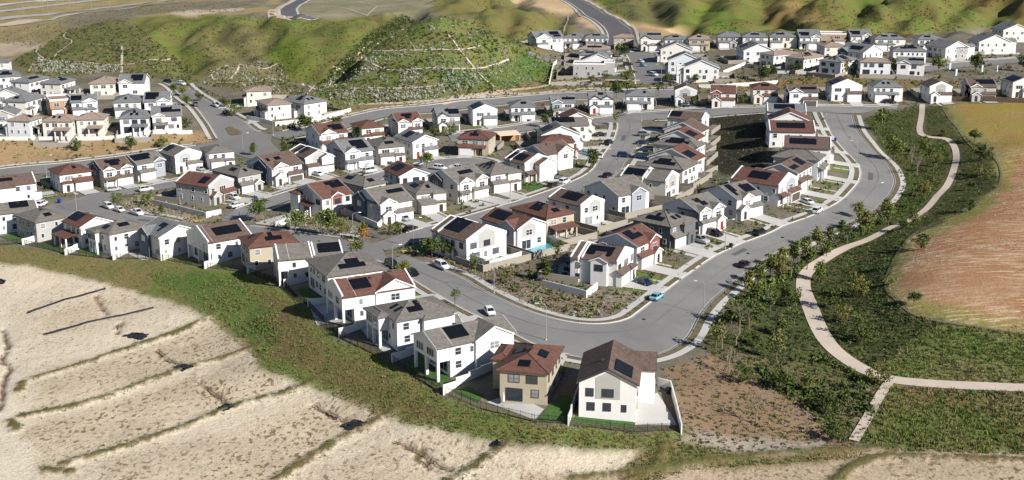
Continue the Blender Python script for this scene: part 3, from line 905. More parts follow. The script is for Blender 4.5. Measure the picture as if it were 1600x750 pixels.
road(offset(a, 4.5), offset(a, -4.5), .2, M['asph3'], 3)
strip_mesh("pavement", offset(a, 5.0), offset(a, 6.4), .22, M['con'], 1)
strip_mesh("pavement", offset(a, -5.0), offset(a, -6.4), .22, M['con'], 1)

NKERB = len(bpy.data.objects)
kerb(I1[:-3], -1)
kerb(O1[:int(len(O1) * .98)], 1)
kerb(R3u[6:-6], -1)
kerb(R3l[:-2], 1)
kerb(R2l[6:-3], 1)
kerb(R2r[8:-8], -1)
kerb(R4u[6:-4], 1)
kerb(R4l[6:-5], -1)
kerb(R5u[14:], 1)
kerb(R5l[26:], -1)
kerb(R6u[6:-6], 1)
kerb(R6l[12:], -1)
kerb(RAu[:-4], 1)
kerb(RF1u[3:], 1)
kerb(offset(RF1u, -11.5)[8:], -1)
kerb(RBl[3:-3], -1)
kerb(RBr[2:-2], 1)
kerb(RF2u, 1)
kerb(S([(1020,187.5),(1060,185),(1097,182),(1163,177.5),(1255,175.6)]), -1)
kerb(S([(708,222),(764,213),(848,201.5),(925,197)]), -1)
kerb(RFru, 1)
kerb(RUl, -1)
kerb(RUr, 1)
kerb(RDl[2:], -1)
kerb(RDr[2:], 1)
bulbk = bulb[[k % 40 for k in range(-8, 22)]]
kerb(bulbk, -1)

# ironwork and repairs in the carriageway
rm_ = random.Random(3)
for ln, wdt in ((I1, 5.5), (R2l, 4.6), (R4u, 4.5), (R3u, 4.5), (RF2u, 4.5), (R6u, 4.5)):
    sg = -1 if ln is not I1 else 1
    seam = offset(ln, sg * wdt)
    strip_mesh("road_seam", offset(seam, .05), offset(seam, -.05), .15, M['seam'], 1)
    for k_ in range(4):
        c_ = offset(ln, sg * wdt * (.5 + rm_.random()))[int(len(ln) * (.1 + .8 * rm_.random()))]
        drape("manhole_cover", [(c_[0] + .45 * math.cos(t_), c_[1] + .45 * math.sin(t_)) for t_ in np.linspace(0, 6.28, 12, endpoint=False)], .16, M['iron'])
    for k_ in range(3):
        i_ = int(len(ln) * (.1 + .75 * rm_.random()))
        p_ = offset(ln, sg * (wdt * .4 + rm_.random() * wdt * .8))[i_:i_ + 2 + int(rm_.random() * 4)]
        if len(p_) > 1:
            strip_mesh("road_patch", offset(p_, .7), offset(p_, -.7), .155, M['asph2'] if k_ % 2 else M['asph3'], 1)

isl = S([(352.5,201),(358,198.7),(364,200),(373,204.5),(379,208.5),(372,211),(361,212),(355,206)], 1)
drape("median_island", isl, .26, M['bed'])
for q in ([(303,346.5),(312,344.5),(316,347),(306,349)], [(541,374.5),(551,375.5),(556,378.5),(545,377.5)], [(627,393.5),(634,391.5),(638,394.5),(630,397)]):
    drape("tactile_paving", W2(q), .27, M['yellow'])
# footpath through the green strip
PATH = S([(1441,163),(1440,180),(1437,205),(1450,214),(1478,217),(1492,232),(1494,250),(1487,275),(1470,301),(1452,322),(1420,345),(1370,368),(1320,388),(1282,409),(1260,427),(1255,447),(1262,470),(1275,503),(1297,540),(1332,568),(1370,587.5),(1420,597),(1500,602.5),(1600,606.5),(1720,608)])
_pw = (1.05 + .75 * np.clip((np.arange(len(PATH)) / len(PATH) - .55) / .2, 0, 1))[:, None]
strip_mesh("footpath", PATH + normals(PATH) * _pw, PATH - normals(PATH) * _pw, .12, M['pathc'], 3)
# concrete drainage benches on the planted hills, dirt tracks
BENCH = [[(562,77),(580,81),(640,79),(700,78),(727,77.5),(752,72)], [(520,104),(535,109),(600,108),(690,106.5),(740,107.5),(775,101),(795,93)],
         [(473,131),(490,139),(560,138.5),(640,138),(692,133)], [(480,148),(520,118),(560,85),(590,67),(617,54)], [(700,55),(720,80),(742,107),(772,136)],
         [(60,75),(57,82),(75,95),(130,97),(190,102),(267,92)], [(191,73),(190.5,90),(190,114)], [(140,69),(165,70.5),(190,71)], [(104,50),(100,58),(112,66),(85,89)], [(52,100),(45,112)],
         [(334,126),(331,115),(345,107)], [(358,125),(370,112),(383,102),(433,100)], [(340,129),(400,129),(440,124)], [(888,25),(882,45),(878,60)],
         [(562,3),(590,10),(640,7)], [(590,10),(573,25)], [(500,10),(573,25)]]
for i, b in enumerate(BENCH):
    a = S(b, 3)
    w = .36 if i not in (2, 6, 11, 13) else .55
    strip_mesh("drainage_terrace", offset(a, w), offset(a, -w), .22, M['pathc'], 1)
for b in ([(560,163),(640,160.5),(700,154),(760,146),(840,137),(880,128),(1000,126)], [(690,163),(740,152),(780,146.5),(840,146),(880,141),(960,139)]):
    a = S(b, 4)
    strip_mesh("dirt_track", offset(a, 1.6), offset(a, -1.6), .16, M['dirt'], 2)
a = S([(1391,596),(1376,618),(1355,655),(1334,690)], 2)
strip_mesh("drain_channel", offset(a, .9), offset(a, -.9), .25, M['pathc'], 1)
a = S([(1470,166),(1503,211),(1553,247),(1560,290),(1500,332),(1420,373),(1390,420),(1386,455),(1420,488),(1482,505),(1600,522),(1700,526)], 2.5)
strip_mesh("dirt_track", offset(a, .3), offset(a, -.3), .16, M['bed2'], 1)
a = S([(267,131),(300,140),(330,162),(350,172)], 3)
# erosion gullies: dark broken soil in the lots
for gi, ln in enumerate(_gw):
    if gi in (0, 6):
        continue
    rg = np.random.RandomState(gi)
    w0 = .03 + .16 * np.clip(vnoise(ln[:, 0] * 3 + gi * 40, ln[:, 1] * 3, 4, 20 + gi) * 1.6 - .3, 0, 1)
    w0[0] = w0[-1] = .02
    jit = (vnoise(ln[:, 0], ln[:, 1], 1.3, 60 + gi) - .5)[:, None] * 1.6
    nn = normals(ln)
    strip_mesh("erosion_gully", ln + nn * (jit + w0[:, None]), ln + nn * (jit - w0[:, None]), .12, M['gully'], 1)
# yard surfaces of the front row
for q in ([(0,370),(15,366),(39,372),(26,380)], [(51,381),(66,379.5),(101,389),(94,395)], [(116,392),(129,389),(167,397),(158,402)], [(276,403),(285,400),(304,410),(298,414)],
          [(335,416),(348,410),(369,416),(353,421)], [(457,455),(487,447),(507,464),(476,472)], [(629,569),(655,555),(707,593),(683,605)], [(707,612),(732,604),(756,619),(747,630)],
          [(840,656),(875,617),(897,620),(886,661)], [(891,658),(904,648),(991,657),(988,669)], [(757,415),(798,401),(808,407),(777,420)], [(396,427),(408,423),(425,433),(412,438)],
          [(1185,365)]*0 or [(813,290),(850,283),(872,292),(826,300)]):
    drape("lawn", W2(q), .10, M['turf'])
for q in ([(484,480),(528,464),(556,501),(495,509)], [(760,629),(800,616),(850,640),(835,657)], [(992,665),(997,630),(1027,614),(1058,665)], [(560,512),(575,504),(612,545),(600,552)],
          [(196,396),(222,396),(255,402),(222,407)], [(815,392),(852,378),(880,381),(838,404)], [(738,409),(768,397),(790,399),(757,414)], [(838,296),(846,291)]*0 or [(842,352),(868,341),(890,343),(862,358)]):
    drape("patio", W2(q), .09, M['con'])
# ------------------------------------------------------------------ houses
def win_meshes():
    """window units: frame (proud of the wall) and a pane; local x along the wall, y outwards is -y"""
    out = {}
    for key, w, h, mull in (('s', .75, 1.15, 0), ('m', 1.25, 1.35, 0), ('d', 1.9, 1.35, 1), ('t', 2.6, 1.35, 2), ('p', 2.9, 2.25, 1), ('q', 4.4, 2.3, 2)):
        for fk, fm in (('w', 'trim'), ('k', 'dtrim')):
            f, g = MB(), MB()
            t = .09
            d0, d1 = -.07, .03
            f.box(-w / 2 - t, w / 2 + t, d0, d1, h, h + t)
            f.box(-w / 2 - t, w / 2 + t, d0 - .03, d1, -t, 0)
            f.box(-w / 2 - t, -w / 2, d0, d1, 0, h)
            f.box(w / 2, w / 2 + t, d0, d1, 0, h)
            for q in range(mull):
                x = -w / 2 + w * (q + 1) / (mull + 1)
                f.box(x - .04, x + .04, d0 + .015, d1, 0, h)
            if key in 'md':
                f.box(-w / 2, w / 2, d0 + .02, d1, h * .5 - .03, h * .5 + .03)
            g.box(-w / 2, w / 2, -.03, .02, 0, h)
            out[key + fk] = (f.mesh("window", M[fm]), g.mesh("pane", M['glass']), w)
    return out


WIN = win_meshes()
WW = {'s': .95, 'm': 1.5, 'd': 2.2, 't': 2.9, 'p': 3.2, 'q': 4.7}


def garage_mesh(mm, w):
    b = MB()
    b.box(-w / 2, w / 2, -.03, .05, 0, 2.25)
    for k in range(4):
        b.box(-w / 2 + .05, w / 2 - .05, -.055, -.03, .06 + k * .56, .50 + k * .56)
    return b.mesh("garage_door", M[mm])


GAR = {('w', 1): garage_mesh('garage_w', 4.9), ('k', 1): garage_mesh('garage_d', 4.9)}
_b = MB()
_b.box(-.55, .55, -.05, .05, 0, 2.2)
DOOR = {'k': _b.mesh("front_door", M['door']), 'r': _b.mesh("front_door", M['door_r'])}
_b = MB()
_b.box(-.22, .22, -.3, .3, 0, .22)
_b.box(-.28, .28, -.36, .36, .22, .27)
VENT = _b.mesh("roof_vent", M['vent'])
_b = MB()
_b.tube((0, 0, 0), (0, 0, .5), .07, .07, 6)
PIPE = _b.mesh("vent_pipe", M['vent'])


class House:
    """local frame: x along the near eave A->B, y away from it; e = eave height"""

    def __init__(s, W, D, e, roofm, wallm, trimm, pitch=.40, ov=.5):
        s.W, s.D, s.e, s.p, s.ov = W, D, e, pitch, ov
        s.wall, s.roof, s.trims = MB(), MB(), []
        s.nob = ''
        s.wm, s.rm, s.tm, s.am = wallm, roofm, trimm, 'D'

    def nt(s):
        s.trims.append(MB())
        return s.trims[-1]

    def sides(s):
        W, D = s.W, s.D
        return {'n': ((0, 0), (1, 0), W), 'b': ((W, 0), (0, 1), D), 'f': ((W, D), (-1, 0), W), 'a': ((0, D), (0, -1), D)}

    def at(s, side, u, out=0.0):
        o, d, n = s.sides()[side]
        nx, ny = d[1], -d[0]
        return o[0] + d[0] * u + nx * out, o[1] + d[1] * u + ny * out, math.atan2(d[1], d[0])

    def rect(s, side, u0, u1, o0, o1):
        xs, ys = zip(*[(s.at(side, u, o)[:2]) for u in (u0, u1) for o in (o0, o1)])
        return min(xs), max(xs), min(ys), max(ys)

    def block(s, x0, x1, y0, y1, e, kind, par=(), pitch=None, wall=None, ov=None, z0=-2.0, fz=0.0, hi=None):
        """a walled box with its roof; kind x / y (ridge along) / hip / flat / sn sb sf sa (lean-to falling towards that side)"""
        p = pitch or s.p
        ov = s.ov if ov is None else ov
        wl = wall or s.wall
        r = s.roof
        t = .2
        if kind in 'xy':
            d = (y1 - y0) if kind == 'x' else (x1 - x0)
            h = e + p * d / 2
            if kind == 'x':
                ym = (y0 + y1) / 2
                wl.add([(x0, y0, z0), (x1, y0, z0), (x1, y1, z0), (x0, y1, z0), (x0, y0, e), (x1, y0, e), (x1, y1, e), (x0, y1, e), (x0, ym, h), (x1, ym, h)],
                       [(0, 1, 5, 4), (1, 2, 6, 9, 5), (2, 3, 7, 6), (3, 0, 4, 8, 7)])
                oa = -.05 if 'a' in par else ov * .7
                ob = -.05 if 'b' in par else ov * .7
                zo = e - p * ov
                r.slab([(x0 - oa, y0 - ov, zo + t), (x1 + ob, y0 - ov, zo + t), (x1 + ob, ym, h + t), (x0 - oa, ym, h + t)], t)
                r.slab([(x0 - oa, ym, h + t), (x1 + ob, ym, h + t), (x1 + ob, y1 + ov, zo + t), (x0 - oa, y1 + ov, zo + t)], t)
                for q, xa, xb in (('a', x0 - .06, x0 + .28), ('b', x1 - .28, x1 + .06)):
                    tr = s.nt()
                    if q in par:
                        for ya, yb in ((y0 - .1, ym), (y1 + .1, ym)):
                            za, zb = e + .42 - .1 * p, h + .42
                            quad = [(xa, ya, za), (xb, ya, za), (xb, yb, zb), (xa, yb, zb)]
                            if ya > yb:
                                quad = quad[::-1]
                            tr.slab(quad, .85)
                    elif q not in s.nob:
                        xo = x0 - oa if q == 'a' else x1 + ob
                        for ya in (y0 - ov, y1 + ov):
                            sg = -.05 if q == 'a' else 0
                            quad = [(xo + sg, ya, zo + t + .02), (xo + sg + .05, ya, zo + t + .02), (xo + sg + .05, ym, h + t + .02), (xo + sg, ym, h + t + .02)]
                            if ya > ym:
                                quad = quad[::-1]
                            tr.slab(quad, .3)
            else:
                xm = (x0 + x1) / 2
                wl.add([(x0, y0, z0), (x1, y0, z0), (x1, y1, z0), (x0, y1, z0), (x0, y0, e), (x1, y0, e), (x1, y1, e), (x0, y1, e), (xm, y0, h), (xm, y1, h)],
                       [(0, 1, 5, 8, 4), (1, 2, 6, 5), (2, 3, 7, 9, 6), (3, 0, 4, 7)])
                on = -.05 if 'n' in par else ov * .7
                of = -.05 if 'f' in par else ov * .7
                zo = e - p * ov
                r.slab([(x0 - ov, y0 - on, zo + t), (xm, y0 - on, h + t), (xm, y1 + of, h + t), (x0 - ov, y1 + of, zo + t)], t)
                r.slab([(xm, y0 - on, h + t), (x1 + ov, y0 - on, zo + t), (x1 + ov, y1 + of, zo + t), (xm, y1 + of, h + t)], t)
                for q, ya, yb in (('n', y0 - .06, y0 + .28), ('f', y1 - .28, y1 + .06)):
                    tr = s.nt()
                    if q in par:
                        for xa, xb in ((x0 - .1, xm), (x1 + .1, xm)):
                            za, zb = e + .42 - .1 * p, h + .42
                            quad = [(xa, ya, za), (xb, ya, zb), (xb, yb, zb), (xa, yb, za)]
                            if xa > xb:
                                quad = quad[::-1]
                            tr.slab(quad, .85)
                    elif q not in s.nob:
                        yo = y0 - on if q == 'n' else y1 + of
                        for xa in (x0 - ov, x1 + ov):
                            sg = -.05 if q == 'n' else 0
                            quad = [(xa, yo + sg, zo + t + .02), (xm, yo + sg, h + t + .02), (xm, yo + sg + .05, h + t + .02), (xa, yo + sg + .05, zo + t + .02)]
                            if xa > xm:
                                quad = quad[::-1]
                            tr.slab(quad, .3)
        elif kind == 'hip':
            wl.box(x0, x1, y0, y1, z0, e)
            X0, X1, Y0, Y1 = x0 - ov, x1 + ov, y0 - ov, y1 + ov
            zo = e - p * ov + t
            w, d = X1 - X0, Y1 - Y0
            if w >= d:
                h = zo + p * d / 2
                ra, rb = (X0 + d / 2, (Y0 + Y1) / 2, h), (X1 - d / 2 + 1e-3, (Y0 + Y1) / 2, h)
            else:
                h = zo + p * w / 2
                ra, rb = ((X0 + X1) / 2, Y0 + w / 2, h), ((X0 + X1) / 2, Y1 - w / 2 + 1e-3, h)
            c = [(X0, Y0, zo), (X1, Y0, zo), (X1, Y1, zo), (X0, Y1, zo)]
            lo = [(a, b, z - .22) for a, b, z in c]
            if w >= d:
                fs = [(0, 1, 9, 8), (1, 2, 9), (2, 3, 8, 9), (3, 0, 8)]
            else:
                fs = [(0, 1, 8), (1, 2, 9, 8), (2, 3, 9), (3, 0, 8, 9)]
            r.add(c + lo + [ra, rb], fs + [(0, 4, 5, 1), (1, 5, 6, 2), (2, 6, 7, 3), (3, 7, 4, 0), (7, 6, 5, 4)])
            # hip and ridge caps
            for q in (0, 1, 2, 3):
                tgt = (ra if (q in (0, 3) if w >= d else q in (0, 1)) else rb)
                r.tube((c[q][0], c[q][1], c[q][2] + .02), (tgt[0], tgt[1], tgt[2] + .02), .11, .11, 5)
            r.tube((ra[0], ra[1], ra[2] + .02), (rb[0], rb[1], rb[2] + .02), .11, .11, 5)
        elif kind == 'flat':
            wl.box(x0, x1, y0, y1, z0, e + .1)
            r.box(x0 + .25, x1 - .25, y0 + .25, y1 - .25, e + .1, e + .16)
            tr = s.nt()
            for a in ((x0 - .05, x1 + .05, y0 - .05, y0 + .22), (x0 - .05, x1 + .05, y1 - .22, y1 + .05), (x0 - .05, x0 + .22, y0 + .22, y1 - .22), (x1 - .22, x1 + .05, y0 + .22, y1 - .22)):
                tr.box(*a, e + .02, e + .75)
        else:
            q = kind[1]
            lo = e
            dep = (y1 - y0) if q in 'nf' else (x1 - x0)
            h = e + dep * p if hi is None else hi
            o = .35
            zl = lo - o * (h - lo) / dep
            cs = {(0, 0): (x0, y0), (1, 0): (x1, y0), (1, 1): (x1, y1), (0, 1): (x0, y1)}
            zt = {'n': (lo, lo, h, h), 'f': (h, h, lo, lo), 'a': (lo, h, h, lo), 'b': (h, lo, lo, h)}[q]
            c4 = [(x0, y0), (x1, y0), (x1, y1), (x0, y1)]
            if z0 is not None:
                wl.add([(a, b, z0) for a, b in c4] + [(a, b, z) for (a, b), z in zip(c4, zt)], [(0, 1, 5, 4), (1, 2, 6, 5), (2, 3, 7, 6), (3, 0, 4, 7)])
            X0, X1, Y0, Y1 = x0 - (o if q != 'b' else 0), x1 + (o if q != 'a' else 0), y0 - (o if q != 'f' else 0), y1 + (o if q != 'n' else 0)
            zz = {'n': (zl, zl, h, h), 'f': (h, h, zl, zl), 'a': (zl, h, h, zl), 'b': (h, zl, zl, h)}[q]
            r.slab([(a, b, z + .16) for (a, b), z in zip([(X0, Y0), (X1, Y0), (X1, Y1), (X0, Y1)], zz)], .16)


def pick(seq, r):
    return seq[int(r.random() * len(seq)) % len(seq)]


HOUSES = []      # (world origin, angle, W, D, front side, base z) of what is built
ROWS = {}
SPECS = []
EXTRA = {}       # finishing touches for single houses, filled below


def frame_of(h):
    """world frame from the traced eave corners: A, B near eave, C = third corner (from A or from B)"""
    e = h.get('e', 5.7)
    A, B = P(*h['A'], e), P(*h['B'], e)
    d1 = (B - A)[:2]
    W = np.linalg.norm(d1)
    C = h['C']
    if isinstance(C, (int, float)):
        D = float(C)
        v = d1
    else:
        fromB = C[0] == 'B'
        c = P(C[1], C[2], e) if fromB else P(C[0], C[1], e)
        d2 = (c - (B if fromB else A))[:2]
        D = np.linalg.norm(d2)
        v = d1 + np.array((d2[1], -d2[0]))
    if h.get('ang') is not None:
        v = np.array((math.cos(math.radians(h['ang'])), math.sin(math.radians(h['ang']))))
    th = math.atan2(v[1], v[0])
    W0, D0 = W, D
    W = min(max(W, h.get('wmin', 8.5)), h.get('wmax', 15.0))
    D = min(max(D, h.get('dmin', 9.0)), h.get('dmax', 14.0))
    # keep the eave's middle where it was traced
    mid = (A + B)[:2] / 2
    t = np.array((math.cos(th), math.sin(th)))
    nrm = np.array((-t[1], t[0]))
    org = mid - t * W / 2
    if not isinstance(C, (int, float)) and D != D0:
        pass
    return org, th, W, D, W0, D0


def ground_z(org, th, W, D):
    t = np.array((math.cos(th), math.sin(th)))
    nrm = np.array((-t[1], t[0]))
    q = np.array([org + t * W * a + nrm * D * b for a in (.1, .5, .9) for b in (.1, .5, .9)])
    return float(np.mean(terr(q[:, 0], q[:, 1])))


def build_house(h, label, group):
    r = random.Random(sum(ord(c) * (i + 3) for i, c in enumerate(h['id'])) + 11)
    org, th, W, D, W0, D0 = frame_of(h)
    bz = ground_z(org, th, W, D) + .1
    near = org[1] < 330
    root = empty("house", (org[0], org[1], bz), th)
    tag(root, label, "house", group)
    e = h.get('e', 5.7)
    k = h['k']
    fr = h['fr']
    tm = h.get('tm', 'trim')
    H = House(W, D, e, h['r'], h['w'], tm, pitch=h.get('p', .42 if k[0] in 'xy' else .36))
    opp0 = {'n': 'f', 'f': 'n', 'a': 'b', 'b': 'a'}
    par = k[2:] if len(k) > 2 and k[0] in 'xy' else ''
    kind = 'hip' if k.startswith('h') else ('flat' if k.startswith('fl') else k[0])
    md = h.get('mid')
    par0 = par
    H.nob = opp0[fr] if h.get('over') else ''
    if h.get('over'):
        par = par.replace(opp0[fr], '')
    if md and kind == 'x':
        H.block(0, W * md - .25, 0, D, e, 'x', 'b' if h.get('over') else 'ab')
        H.block(W * md + .25, W, .6, D - .6, e + .02, 'x', 'ab')
        H.wall.box(W * md - .3, W * md + .3, .7, D - .7, -2, e - .3)
    elif md and kind == 'y':
        H.block(0, W, 0, D * md - .2, e, 'y', par + 'f')
        H.block(.5, W - .5, D * md + .2, D, e + .02, 'y', par + 'n')
        H.wall.box(.7, W - .7, D * md - .3, D * md + .3, -2, e - .3)
    else:
        H.block(0, W, 0, D, e, kind, par)
    opp = {'n': 'f', 'f': 'n', 'a': 'b', 'b': 'a'}
    blocked = {s: [] for s in 'nfab'}
    accents = []
    pp = H.p

    def acc_mb(m_):
        accents.append((m_, MB()))
        return accents[-1][1]
    # cross gables: side, u0, u1 (fractions), projection, accent material
    for (sd, u0, u1, pr, am) in h.get('x', []):
        L_ = H.sides()[sd][2]
        a, b = u0 * L_, u1 * L_
        dep = (D if sd in 'nf' else W) * .55
        x0, x1, y0, y1 = H.rect(sd, a, b, pr, -dep)
        kd = 'y' if sd in 'nf' else 'x'
        H.block(x0, x1, y0, y1, e + .003, kd, h.get('xpar', ''), pitch=H.p * 1.25, ov=.35, wall=acc_mb(am) if am else None)
        if h.get('xp'):
            mb = acc_mb(h['xp'])
            V = []
            for out in (pr + .05, pr - .1):
                for uu, zz in ((a + .25, 3.2), (b - .25, 3.2), (b - .25, e - .1), ((a + b) / 2, e + H.p * 1.25 * (b - a) / 2 - .35), (a + .25, e - .1)):
                    x, y, _a = H.at(sd, uu, out)
                    V.append((x, y, zz))
            mb.add(V, [(0, 1, 2, 3, 4), (9, 8, 7, 6, 5)] + [(k_, k_ + 5, (k_ + 1) % 5 + 5, (k_ + 1) % 5) for k_ in range(5)])
    # full-height wings: side, u0, u1, projection, roof kind
    for (sd, u0, u1, pr, kd, *ee) in h.get('wing', []):
        L_ = H.sides()[sd][2]
        x0, x1, y0, y1 = H.rect(sd, u0 * L_, u1 * L_, pr, -.3)
        H.block(x0, x1, y0, y1, ee[0] if ee else e - .25, kd, ov=.35)
    H.nob = ''
    bk = opp[fr]
    # front of the house: garage wing, porch, doors
    FL = H.sides()[fr][2]
    gs = h.get('gs', r.random() < .5)                  # garage on the low-u side
    gw = min(5.6, FL * .54)
    gu0 = .35 if gs else FL - gw - .35
    gpr = h.get('gp', 1.2)
    parts = []
    if not h.get('nofront'):
        x0, x1, y0, y1 = H.rect(fr, gu0, gu0 + gw, gpr, -.2)
        H.block(x0, x1, y0, y1, 2.95, 's' + fr, hi=3.75 if gpr < 2 else 4.1)
        parts.append((GAR[('k' if h.get('gk') else 'w', 1)], fr, gu0 + gw / 2, gpr, 0.06, min(1, gw / 5.4)))
        pw = FL - gw - .9
        pu0 = gu0 + gw + .25 if gs else .3
        if pw > 1.6:
            pk = h.get('porch', pick(['gable', 'shed', 'hip', 'none'], r))
            pp = 1.5
            x0, x1, y0, y1 = H.rect(fr, pu0, pu0 + min(pw, 3.4), pp, -.2)
            if pk == 'gable':
                H.block(x0, x1, y0, y1, 2.8, 'y' if fr in 'nf' else 'x', ov=.3, pitch=.6)
                parts.append((DOOR['r' if h.get('rd') else 'k'], fr, pu0 + min(pw, 3.4) / 2, pp, .05, 1))
            elif pk == 'hip':
                H.block(x0, x1, y0, y1, 2.9, 'hip', ov=.35)
                parts.append((DOOR['r' if h.get('rd') else 'k'], fr, pu0 + min(pw, 3.4) / 2, pp, .05, 1))
            elif pk == 'shed':
                H.block(x0, x1, y0, y1, 2.75, 's' + fr, hi=3.5, z0=None)
                for uu in (pu0 + .2, pu0 + min(pw, 3.4) - .2):
                    a = H.rect(fr, uu - .14, uu + .14, pp - .1, pp - .38)
                    H.wall.box(*a, -2, 2.85)
                parts.append((DOOR['r' if h.get('rd') else 'k'], fr, pu0 + min(pw, 3.4) / 2, 0, .05, 1))
            else:
                parts.append((DOOR['r' if h.get('rd') else 'k'], fr, pu0 + min(pw, 3.4) / 2, 0, .05, 1))
        blocked[fr].append((-1, FL + 1, 1))
    # rear: covered patio with posts, balcony
    bk = opp[fr]
    BL = H.sides()[bk][2]
    pat = h.get('pat', None)
    if pat:
        u0, u1, pp = pat
        x0, x1, y0, y1 = H.rect(bk, u0 * BL, u1 * BL, pp, -.1)
        H.block(x0, x1, y0, y1, 2.7, 's' + bk, hi=3.3, z0=None)
        n_ = 3 if (u1 - u0) * BL > 5 else 2
        for q in range(n_):
            uu = u0 * BL + .25 + ((u1 - u0) * BL - .5) * q / (n_ - 1)
            H.wall.box(*H.rect(bk, uu - .2, uu + .2, pp - .1, pp - .5), -2, 2.75)
    if h.get('over'):
        u0, u1, pr, kd = h['over']
        x0, x1, y0, y1 = H.rect(bk, u0 * BL, u1 * BL, pr, 0)
        H.block(x0, x1, y0, y1, e + .006, kd, bk if kd in 'xy' and par0 else '', z0=2.75)
        H.wall.box(x0 + .01, x1 - .01, y0 + .01, y1 - .01, 2.74, 2.95)
        for q in (u0 * BL + .3, (u0 + u1) / 2 * BL, u1 * BL - .3):
            H.wall.box(*H.rect(bk, q - .27, q + .27, pr - .03, pr - .55), -2, 2.76)
        for q in (.28, .72):
            parts.append(('winx', pick('td', r) + ('k' if h.get('wk') else 'w'), bk, BL * (u0 + (u1 - u0) * q), 3.55, pr))
        for q in (.3, .72):
            parts.append(('winx', 'pw', bk, BL * (u0 + (u1 - u0) * q), .06, 0))
        blocked[bk].append((u0 * BL, u1 * BL, 2))
    # windows
    for sd in 'nbfa':
        L_ = H.sides()[sd][2]
        for fl in (0, 1):
            if sd == fr and fl == 0:
                continue
            u = .9 + r.random() * .6
            while u < L_ - .9:
                if sd == fr:
                    key = pick('dmtm', r)
                elif sd == bk:
                    key = (('p' if u < 2.2 and not h.get('nop') else pick('dms', r)) if fl == 0 else pick('dmsd', r))
                else:
                    key = pick('smsm', r) if fl else pick('sms', r)
                ww = WW[key]
                if u + ww > L_ - .5:
                    break
                zc = 3.55 if fl else (.95 if key not in 'pq' else .05)
                if not near and sd in 'f' and org[1] > 330:
                    pass
                else:
                    parts.append(('win', key + ('k' if h.get('wk') else 'w'), sd, u + ww / 2, zc))
                u += ww + ((.7 + 1.3 * r.random()) if sd in (fr, bk) else (1.6 + 2.6 * r.random()))
    # cross gable window and accents
    for (sd, u0, u1, pr, am) in h.get('x', []):
        L_ = H.sides()[sd][2]
        parts.append(('winx', 'd' + ('k' if h.get('wk') else 'w'), sd, (u0 + u1) / 2 * L_, 3.5, pr + (.05 if h.get('xp') else 0)))
    ends = {'x': 'ab', 'y': 'nf'}.get(kind, '')
    for sd in ends:
        if any(q[0] == sd for q in h.get('x', [])) or (sd == bk and h.get('over')) or r.random() < .25 or not (sd == fr or sd in par or sd == bk):
            continue
        L_ = H.sides()[sd][2]
        hw_ = L_ * (.2 + .06 * r.random())
        cu = L_ * (.5 if r.random() < .6 else .36 + .28 * r.random())
        hr = e + pp * 0 if False else e
        pk = e + H.p * (L_ / 2 - abs(cu - L_ / 2)) - .55
        lo_ = pk - H.p * hw_
        mb = acc_mb(pick('GGGCB', r))
        pts = [(cu - hw_, 3.1), (cu + hw_, 3.1), (cu + hw_, lo_), (cu, pk), (cu - hw_, lo_)]
        V = []
        for out in (.05, -.1):
            for uu, zz in pts:
                x, y, _a = H.at(sd, uu, out)
                V.append((x, y, zz))
        mb.add(V, [(0, 1, 2, 3, 4), (9, 8, 7, 6, 5)] + [(k_, k_ + 5, (k_ + 1) % 5 + 5, (k_ + 1) % 5) for k_ in range(5)])
        parts.append(('winx', 'd' + ('k' if h.get('wk') else 'w'), sd, cu, 3.55, .05))
        blocked[sd].append((cu - hw_, cu + hw_, 1))
    wk_ = h['w']
    if wk_ == 'W' and h['id'] not in ('F14', 'F12', 'Z04', 'Z05'):
        wk_ = pick(['W', 'W', 'W2', 'W3', 'W', 'W2'], r)
    H.wall.obj("wall", M[wk_], root)
    for am, mb in accents:
        mb.obj("gable_wall", M[am], root)
    roof = H.roof.obj("roof", M[h['r']], root)
    for t_ in H.trims:
        if not t_.v:
            continue
        t_.obj("roof_trim", M[tm], root)
    xr = h.get('x', [])
    for p_ in parts:
        if p_[0] == 'win' and any(len(q) > 2 and q[2] == 2 and q[0] < p_[3] < q[1] for q in blocked[p_[2]]):
            continue
        if p_[0] == 'win' and p_[4] > 2 and any(q[0] < p_[3] + WW[p_[1][0]] / 2 and q[1] > p_[3] - WW[p_[1][0]] / 2 for q in blocked[p_[2]] if q[0] != -1):
            continue
        if p_[0] == 'win' or p_[0] == 'winx':
            key, sd, u, zc = p_[1:5]
            out = p_[5] if p_[0] == 'winx' else 0
            if p_[0] == 'win' and any(q[0] == sd and q[1] * H.sides()[sd][2] - WW[key[0]] / 2 - .1 < u < q[2] * H.sides()[sd][2] + WW[key[0]] / 2 + .1 for q in xr + [w_[:5] for w_ in h.get('wing', [])]):
                continue
            fm, gm, _ = WIN[key]
            x, y, a = H.at(sd, u, out)
            o = link("window", fm, root)
            o.location = (x, y, zc)
            o.rotation_euler = (0, 0, a)
            pn = link("pane", gm, o)
            gq = r.random()
            if gq < .4:
                pn.material_slots[0].link = 'OBJECT'
                pn.material_slots[0].material = M['glass2' if gq < .2 else 'glass3']
        else:
            me, sd, u, out, z, sc = p_
            x, y, a = H.at(sd, u, out)
            o = link(me.name.split('.')[0], me, root)
            o.location = (x, y, z)
            o.rotation_euler = (0, 0, a)
            o.scale = (sc, 1, 1)
    # solar panels: side, u fraction, distance in from the eave, columns, rows, missing modules
    pp = H.p
